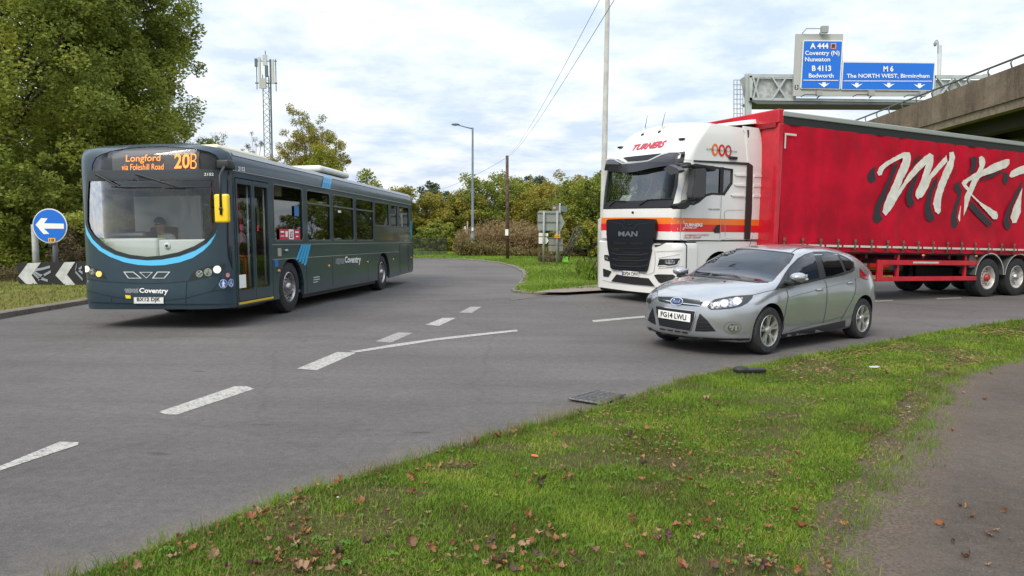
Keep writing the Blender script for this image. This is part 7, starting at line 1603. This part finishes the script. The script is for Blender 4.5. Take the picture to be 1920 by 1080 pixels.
for ln in ([(240, 670), (290, 662), (340, 648)], [(232, 680), (270, 705), (300, 712)], [(225, 690), (260, 722), (325, 742)], [(345, 680), (300, 705), (262, 735)], [(520, 630), (510, 680), (560, 735)], [(555, 650), (530, 670), (560, 690)]):
    L_ = [zc_(a, b, .018) for a, b in ln]; V = []
    for q in L_: V += [q+Vector((0, 0, .035)), q-Vector((0, 0, .035))]
    mesh_obj('graffiti', V, [(0, 1, 3, 2), (2, 3, 5, 4)], gf, t)
for x_ in (150, 380, 600): q = zc_(x_, 770); B().box((q.x-.04, .04, 0), (q.x+.04, .11, .3)).obj('leg', galv, t)
tree('weed_plant', 'small straw coloured bush growing between the arrow sign and the chevron board', 'plant', wp(98, 500, 20.4).x, 21.2, 1.15, .32, .2, .3, 1300, .05, g_bare, 140, .015, 22, 'round', limbs=10)
# ================================================================== MAST
YM = 120; sm = YM/CF; zb_ = gz(0, 0); xm = wx(507, YM); t = thing('telecoms_mast', 'tall slender lattice telecoms mast with white antenna panels above the bus roof', 'mast', (xm, YM, zb_))
HM = CH+(433-150)*sm-zb_; sl = mat('mast_steel', (.10, .13, .13), .6, .3); ws_ = .58
cor = [(-ws_, -.4), (ws_+.1, -.4), (.05, ws_)]
for a, b_ in cor: B().tube([(a, b_, 0), (a, b_, HM)], .075 if a < .5 else .15, 6).obj('corner_tube', sl, t)
b = B(); k = 0
while k*.9 < HM-.9:
    for i in range(3):
        p0, p1 = cor[i], cor[(i+1) % 3]
        if k % 2: p0, p1 = p1, p0
        b.tube([(p0[0], p0[1], k*.9), (p1[0], p1[1], k*.9+.9)], .035, 4, False)
    k += 1
o = b.obj('lattice', sl, t); 
for x_, z0, z1, w_, m_ in ((-1.15, -1.0, 3.9, .22, 'w'), (-.1, 2.6, 4.3, .42, 'w'), (-.45, -1.1, .6, .5, 'g'), (1.35, -.3, 3.6, .26, 'w'), (.9, -.2, 3.6, .14, 's'), (-1.8, 2.4, 3.7, .26, 's'), (.15, .8, 2.6, .3, 's')):
    B().box((x_*.85-w_*.8, -.75, HM+z0-1.2), (x_*.85+w_*.8, -.45, HM+z1-1.2), .03).obj('antenna_panel', {'w': mat('antenna_white', (.45, .46, .45), .5), 'g': mat('antenna_grey', (.40, .40, .38), .5), 's': sl}[m_], t)
B().tube([(-1.9, -.2, HM-1.3), (1.7, -.2, HM-1.3)], .1, 6).tube([(-1.9, -.2, HM+2.2), (1.7, -.2, HM+2.2)], .07, 6).tube([(-.2, 0, HM-2), (-.2, 0, HM+3.9)], .08, 6).tube([(1.5, -.2, HM-2.6), (1.5, -.2, HM+2.5)], .08, 6).tube([(-1.6, -.2, HM-2.3), (-1.6, -.2, HM+2.5)], .08, 6).obj('head_frame', sl, t)
# ================================================================== GANTRY
YG = 72; og = Vector((wx(1405, YG), YG, gz(0, 0))); t = thing('sign_gantry', 'grey motorway gantry carrying two big blue direction signs above the red trailer', 'gantry', og)
gg = mat('gantry_grey', (.42, .45, .44), .55, .2, noise=(.8, .08)); gd_ = mat('gantry_underside', (.10, .11, .115), .7); mesh_m = mat('gantry_mesh', (.34, .36, .36), .6, noise=(2.2, .25))
def G(u, v, dy=0): return wp(u, v, YG+dy)-og
def gbar(name, u0, v0, u1, v1, w_, dy=0, dep=.2, m=gg, par=t):
    a, b_ = G(u0, v0, dy), G(u1, v1, dy); d = (b_-a).normalized(); n = Vector((-d.z, 0, d.x))*w_/2
    bb = B(); V = [a+n, a-n, b_-n, b_+n]; bb.faces(V+[v+Vector((0, dep, 0)) for v in V], [(0, 1, 2, 3), (7, 6, 5, 4), (0, 4, 5, 1), (1, 5, 6, 2), (2, 6, 7, 3), (3, 7, 4, 0)]); return bb.obj(name, m, par)
gbar('top_chord', 1405, 142, 1850, 144, .32); gbar('bottom_chord', 1405, 186, 1850, 192, .32)
gbar('mesh_panel', 1411, 165, 1490, 166, 1.9, .35, .03, mesh_m); gbar('mesh_panel', 1752, 168, 1850, 169, 1.9, .35, .03, mesh_m)
for u in (1408, 1490, 1752): gbar('upright', u, 142, u, 188, .26)
for u0, u1 in ((1412, 1423), (1448, 1475), (1758, 1790), (1790, 1822)): gbar('brace', u0, 144, u1, 186, .14, -.02); gbar('brace', u1, 144, u0, 186, .14, -.05)
B().prism([(1405, 188), (1850, 194), (1850, 197), (1420, 195)], lambda a, b: G(a, b), lambda a, b: G(a, b)+Vector((0, 2.6, -.1))).obj('walkway', gd_, t)
gbar('leg', 1404, 138, 1404, 440, .55, .3, .5); gbar('leg', 1852, 138, 1852, 440, .55, .3, .5)
cage = B(); 
for u in (1376, 1382, 1388, 1393): cage.tube([G(u, 150, .2), G(u, 240, .2)], .05, 4)
for v in range(150, 240, 9): cage.tube([G(1376, v, .2), G(1393, v, .2)], .045, 4)
cage.obj('ladder_cage', galv, t)
B().prism([(1388, 148), (1404, 139), (1404, 188), (1396, 188)], lambda a, b: G(a, b, .8), lambda a, b: G(a, b, 1.2)).obj('end_panel', mat('end_panel_grey', (.26, .29, .29), .6), t)
# sign boards
def board(name, px, dy, m, par, th=.12):
    return B().prism(px, lambda a, b: G(a, b, dy), lambda a, b: G(a, b, dy)+Vector((0, th, 0))).obj(name, m, par)
bk = mat('sign_backing_grey', (.40, .41, .39), .6)
board('backing_board', [(1492.5, 63.5), (1581, 63.5), (1580, 114), (1752, 117), (1750, 170), (1735, 180), (1487, 180)], -.4, bk, t, .2)
def rsign(name, px, px2, label):
    wv = board(name, px, -.55, mat('sign_white', (0, 0, 0)), t, .1); wv['label'] = label; board('blue_field', px2, -.60, sign_blue_m(), wv, .04); return wv
zs_ = lambda x, y: (1440+x/5.647, 20+y/5.647)
s1_ = rsign('sign_face', [zs_(372, 318), zs_(382, 310), zs_(785, 314), zs_(798, 326), zs_(765, 826), zs_(752, 834), zs_(352, 828), zs_(344, 816)], [zs_(384, 322), zs_(784, 326), zs_(755, 822), zs_(356, 818)], 'taller left blue sign reading A444 Coventry (N) Nuneaton B4113 Bedworth')
s2_ = rsign('sign_face', [zs_(790, 540), zs_(800, 533), zs_(1770, 543), zs_(1776, 556), zs_(1755, 840), zs_(1745, 848), zs_(782, 838), zs_(772, 828)], [zs_(804, 548), zs_(1762, 558), zs_(1742, 836), zs_(785, 828)], 'wide right blue sign reading M6 The NORTH WEST, Birmingham')
def gtext(s, q, par, bold=.018):
    def mp(a, b): tq = Vector(q[0]).lerp(Vector(q[1]), a); d = Vector(q[3]).lerp(Vector(q[2]), a); pp = d.lerp(tq, b); return G(pp.x, pp.y, -.64)
    return text_at('sign_lettering', s, mp, white_letter, par, bold)
def Q(x0, y0, x1, y1): return [zs_(x0, y0), zs_(x1, y0), zs_(x1, y1), zs_(x0, y1)]
gtext('A 444', Q(446, 342, 640, 402), s1_, .03); gtext('Coventry (N)', Q(392, 424, 758, 484), s1_); gtext('Nuneaton', Q(392, 492, 658, 538), s1_); gtext('B 4113', Q(466, 580, 668, 640), s1_, .03); gtext('Bedworth', Q(432, 664, 694, 710), s1_)
gtext('M 6', Q(1222, 585, 1328, 645), s2_, .03); gtext('The NORTH WEST, Birmingham', Q(834, 668, 1710, 724), s2_)
sq = mesh_obj('symbol_square', [G(*zs_(*q), -.64) for q in ((664, 344), (722, 344), (720, 404), (664, 404))], [(3, 2, 1, 0)], mat('symbol_orange', (.75, .30, .14), .5), s1_); mesh_obj('symbol_inner', [G(*zs_(*q), -.655) for q in ((674, 354), (712, 354), (710, 394), (674, 394))], [(3, 2, 1, 0)], mat('symbol_dark', (.05, .04, .03), .6), sq)
for par, x0, x1, y in ((s1_, 374, 745, 732), (s2_, 802, 1735, 740)): mesh_obj('rule', [G(*zs_(*q), -.64) for q in ((x0, y), (x1, y+3), (x1, y+10), (x0, y+7))], [(3, 2, 1, 0)], white_letter, par)
for par, cx, cy in ((s1_, 593, 758), (s2_, 940, 764), (s2_, 1280, 764), (s2_, 1604, 770)):
    pts = [(cx-18, cy), (cx+18, cy), (cx+16, cy+20), (cx+62, cy+8), (cx, cy+54), (cx-62, cy+8), (cx-16, cy+20)]
    mesh_obj('down_arrow', [G(*zs_(*q), -.64) for q in pts], [(0, 6, 2, 1), (6, 5, 4), (2, 6, 4), (2, 4, 3)], white_letter, par)
nb = mesh_obj('number_plate', [G(*zs_(*q), -.44) for q in ((285, 786), (322, 786), (320, 832), (283, 832))], [(3, 2, 1, 0)], plate_black, t)
text_at('plate_lettering', '3', lambda a, b: G(*zs_(293+a*18, 826-b*34), -.46), white_letter, nb)
for x_, y_ in ((540, 880), (1090, 880), (1630, 885)):
    l_ = B().box(G(*zs_(x_-22, y_+20), -1.3), G(*zs_(x_+22, y_-26), -.9)).obj('sign_light', mat('light_box_grey', (.30, .31, .30), .5), t)
    B().tube([G(*zs_(x_-190, y_+30), -.4), G(*zs_(x_-150, y_+8), -1.2), G(*zs_(x_, y_+8), -1.2)], .05, 5).tube([G(*zs_(x_+10, y_+20), -1.2), G(*zs_(x_-20, y_+45), -.4)], .06, 5).obj('light_arm', gd_, l_)
l_ = B().box(G(*zs_(570, 230), -1.0), G(*zs_(625, 172), -.6)).obj('sign_light', mat('light_box_grey', (0, 0, 0)), t); B().tube([G(*zs_(362, 240), -.4), G(*zs_(410, 188), -.9), G(*zs_(570, 190), -.9)], .05, 5).tube([G(*zs_(590, 220), -.8), G(*zs_(545, 240), -.4)], .07, 5).obj('light_arm', post_grey, l_)
oc = wp(1762, 300, 76); oc.z = gz(0, 0)
t = thing('camera_pole', 'slim pole with a small traffic camera right of the blue motorway signs', 'camera pole', oc)
B().tube([Vector((0, 0, 0)), wp(1762, 85, 76)-oc], [.22, .2], 8).obj('pole', gg, t, True)
B().tube([wp(1759, 100, 76)-oc, wp(1759, 78, 76)-oc, wp(1757, 74.5, 76)-oc, wp(1754, 77, 76)-oc], .07, 6).obj('swan_neck', gg, t, True); B().ell(wp(1753.5, 82, 76)-oc, (.16, .16, .28), 8).obj('camera', mat('camera_grey', (.25, .26, .26), .4), t, True)
# ================================================================== VIADUCT
conc = ground_mat('viaduct_concrete', [(.25, (.115, .085, .062)), (.5, (.165, .125, .092)), (.75, (.215, .17, .13))], .55, 14, .6)
conc2 = ground_mat('pier_concrete', [(.3, (.30, .24, .17)), (.7, (.38, .31, .22))], .4, 12, .3)
ZT = 9.6
def at_z(u, v, z): d = ray(u, v); return C0+d*((z-CH)/d.z)
pA = at_z(1920, 118, ZT); pB = at_z(1640, 222, ZT); dv = (pB-pA); dv.z = 0; dv = dv.normalized(); nrm = Vector((dv.y, -dv.x, 0))
if nrm.x < 0: nrm = -nrm
hP = (pA-(at_z(1920, 181, ZT-1.7) if 0 else pA)).length
def at_plane(u, v):
    d = ray(u, v); n = nrm; return C0+d*((pA-C0).dot(n)/d.dot(n))
fb = at_plane(1920, 181).z; lb = at_plane(1920, 198).z
va = thing('motorway_viaduct', 'brown weathered concrete motorway viaduct rising at the right edge above the trailer', 'bridge', (pA.x, pA.y, gz(0, 0))); ov = va.location.copy()
def vbox(name, s0, s1, n0, n1, z0, z1, m):
    V = []
    for s in (s0, s1):
        for n in (n0, n1):
            for z in (z0, z1): q = pA+dv*s+nrm*n; V.append(Vector((q.x, q.y, z))-ov)
    return mesh_obj(name, V, [(0, 1, 3, 2), (4, 6, 7, 5), (0, 4, 5, 1), (2, 3, 7, 6), (0, 2, 6, 4), (1, 5, 7, 3)], m, va)
vbox('parapet_fascia', -34, 70, 0, .3, fb, ZT, conc)
vbox('fascia_lip', -34, 70, .10, .6, lb, fb+.02, mat('lip_concrete', (.20, .155, .11), .85, noise=(3, .2)))
vbox('deck_slab', -34, 70, .6, 13.5, lb+.25, fb+.6, conc)
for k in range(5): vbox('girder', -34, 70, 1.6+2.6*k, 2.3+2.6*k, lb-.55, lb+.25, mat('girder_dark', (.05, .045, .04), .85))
for s_ in (-17, 9, 35):
    vbox('crosshead', s_-.8, s_+.8, 1.0, 13, lb-1.6, lb-.55, conc2)
    for n_ in (2.5, 7, 11.5): vbox('pier', s_-.6, s_+.6, n_-.6, n_+.6, -.3, lb-1.6, conc2)
# light tapered pier seen at the right edge
q0 = at_plane(1920, 230); 
V = []; S0 = (at_plane(1908, 240)-pA).dot(dv)
for s in (S0-1.2, S0+.2):
    for n in (.9, 2.2):
        for z, dd in ((-.3, 1.0), (lb, 0)): q = pA+dv*(s-dd*.9)+nrm*n; V.append(Vector((q.x, q.y, z))-ov)
mesh_obj('pier', V, [(0, 1, 3, 2), (4, 6, 7, 5), (0, 4, 5, 1), (2, 3, 7, 6), (0, 2, 6, 4), (1, 5, 7, 3)], conc2, va)
rail_m = mat('parapet_rail', (.10, .11, .11), .5, .4)
def vp_(s, n, z): q = pA+dv*s+nrm*n; return Vector((q.x, q.y, z))-ov
B().tube([vp_(-34, .1, ZT+.42), vp_(70, .1, ZT+.42)], .055, 6).obj('handrail', rail_m, va)
for k in range(54): B().tube([vp_(-34+1.95*k, .1, ZT), vp_(-34+1.95*k, .02, ZT+.25), vp_(-34+1.95*k, .1, ZT+.42)], .04, 5).obj('rail_post', rail_m, va)
# ================================================================== RED CAR beyond the trailer
po = gp(1613, 512); dr_ = Vector((1, -.05, 0)).normalized()
M_RED = vmat(0, 0, R(93), 0, 0, 0); Mr = M_RED.to_3x3(); w0 = Vector((po.x, po.y, 0)); off_ = Mr @ Vector((.9, .1, 0)); M_RED.translation = Vector((w0.x-off_.x, w0.y-off_.y, po.z))
t = thing('red_car', 'red car passing on the far side, glimpsed under the red trailer', 'car', M_RED)
me = car_body_mesh(cut=True); me.materials.clear(); me.materials.append(mat('red_car_paint', (.50, .01, .015), .3, .2, coat=.8)); me.polygons.foreach_set('use_smooth', [True]*len(me.polygons)); bo = bpy.data.objects.new('body', me); link(bo, t)
for y_, s_ in ((-.004, -1), (1.827, 1)):
    for pl in ([(1.5, .98), (1.95, 1.32), (2.45, 1.40), (2.42, 1.02)], [(2.5, 1.03), (2.52, 1.40), (3.2, 1.36), (3.75, 1.14)]):
        m0 = car_body_mesh(cut=False); bmx = bmesh.new(); bmx.from_mesh(m0); bv = BVHTree.FromBMesh(bmx); bmx.free()
        V_, F_ = cdt(pl, [], .12); P = []
        for a, z in V_:
            h_, n_, i_, d_ = bv.ray_cast(Vector((a, .9115+s_*2, z)), Vector((0, -s_, 0))); P.append(h_+Vector((0, s_*.006, 0)) if h_ else Vector((a, .9115+s_*.8, z)))
        mesh_obj('side_window', P, F_, cgd_ if 0 else mat('privacy_glass', (0, 0, 0)), t, True)
        bpy.data.meshes.remove(m0)
for x_ in (.90, 3.548):
    for y_, o_ in ((.125, -1), (1.698, 1)): car_wheel(t, x_, y_, o_)
for o in bpy.data.objects:
    if o.type == 'MESH' and o.data.users == 1 and not o.data.name.startswith('fallen_leaf'): pass
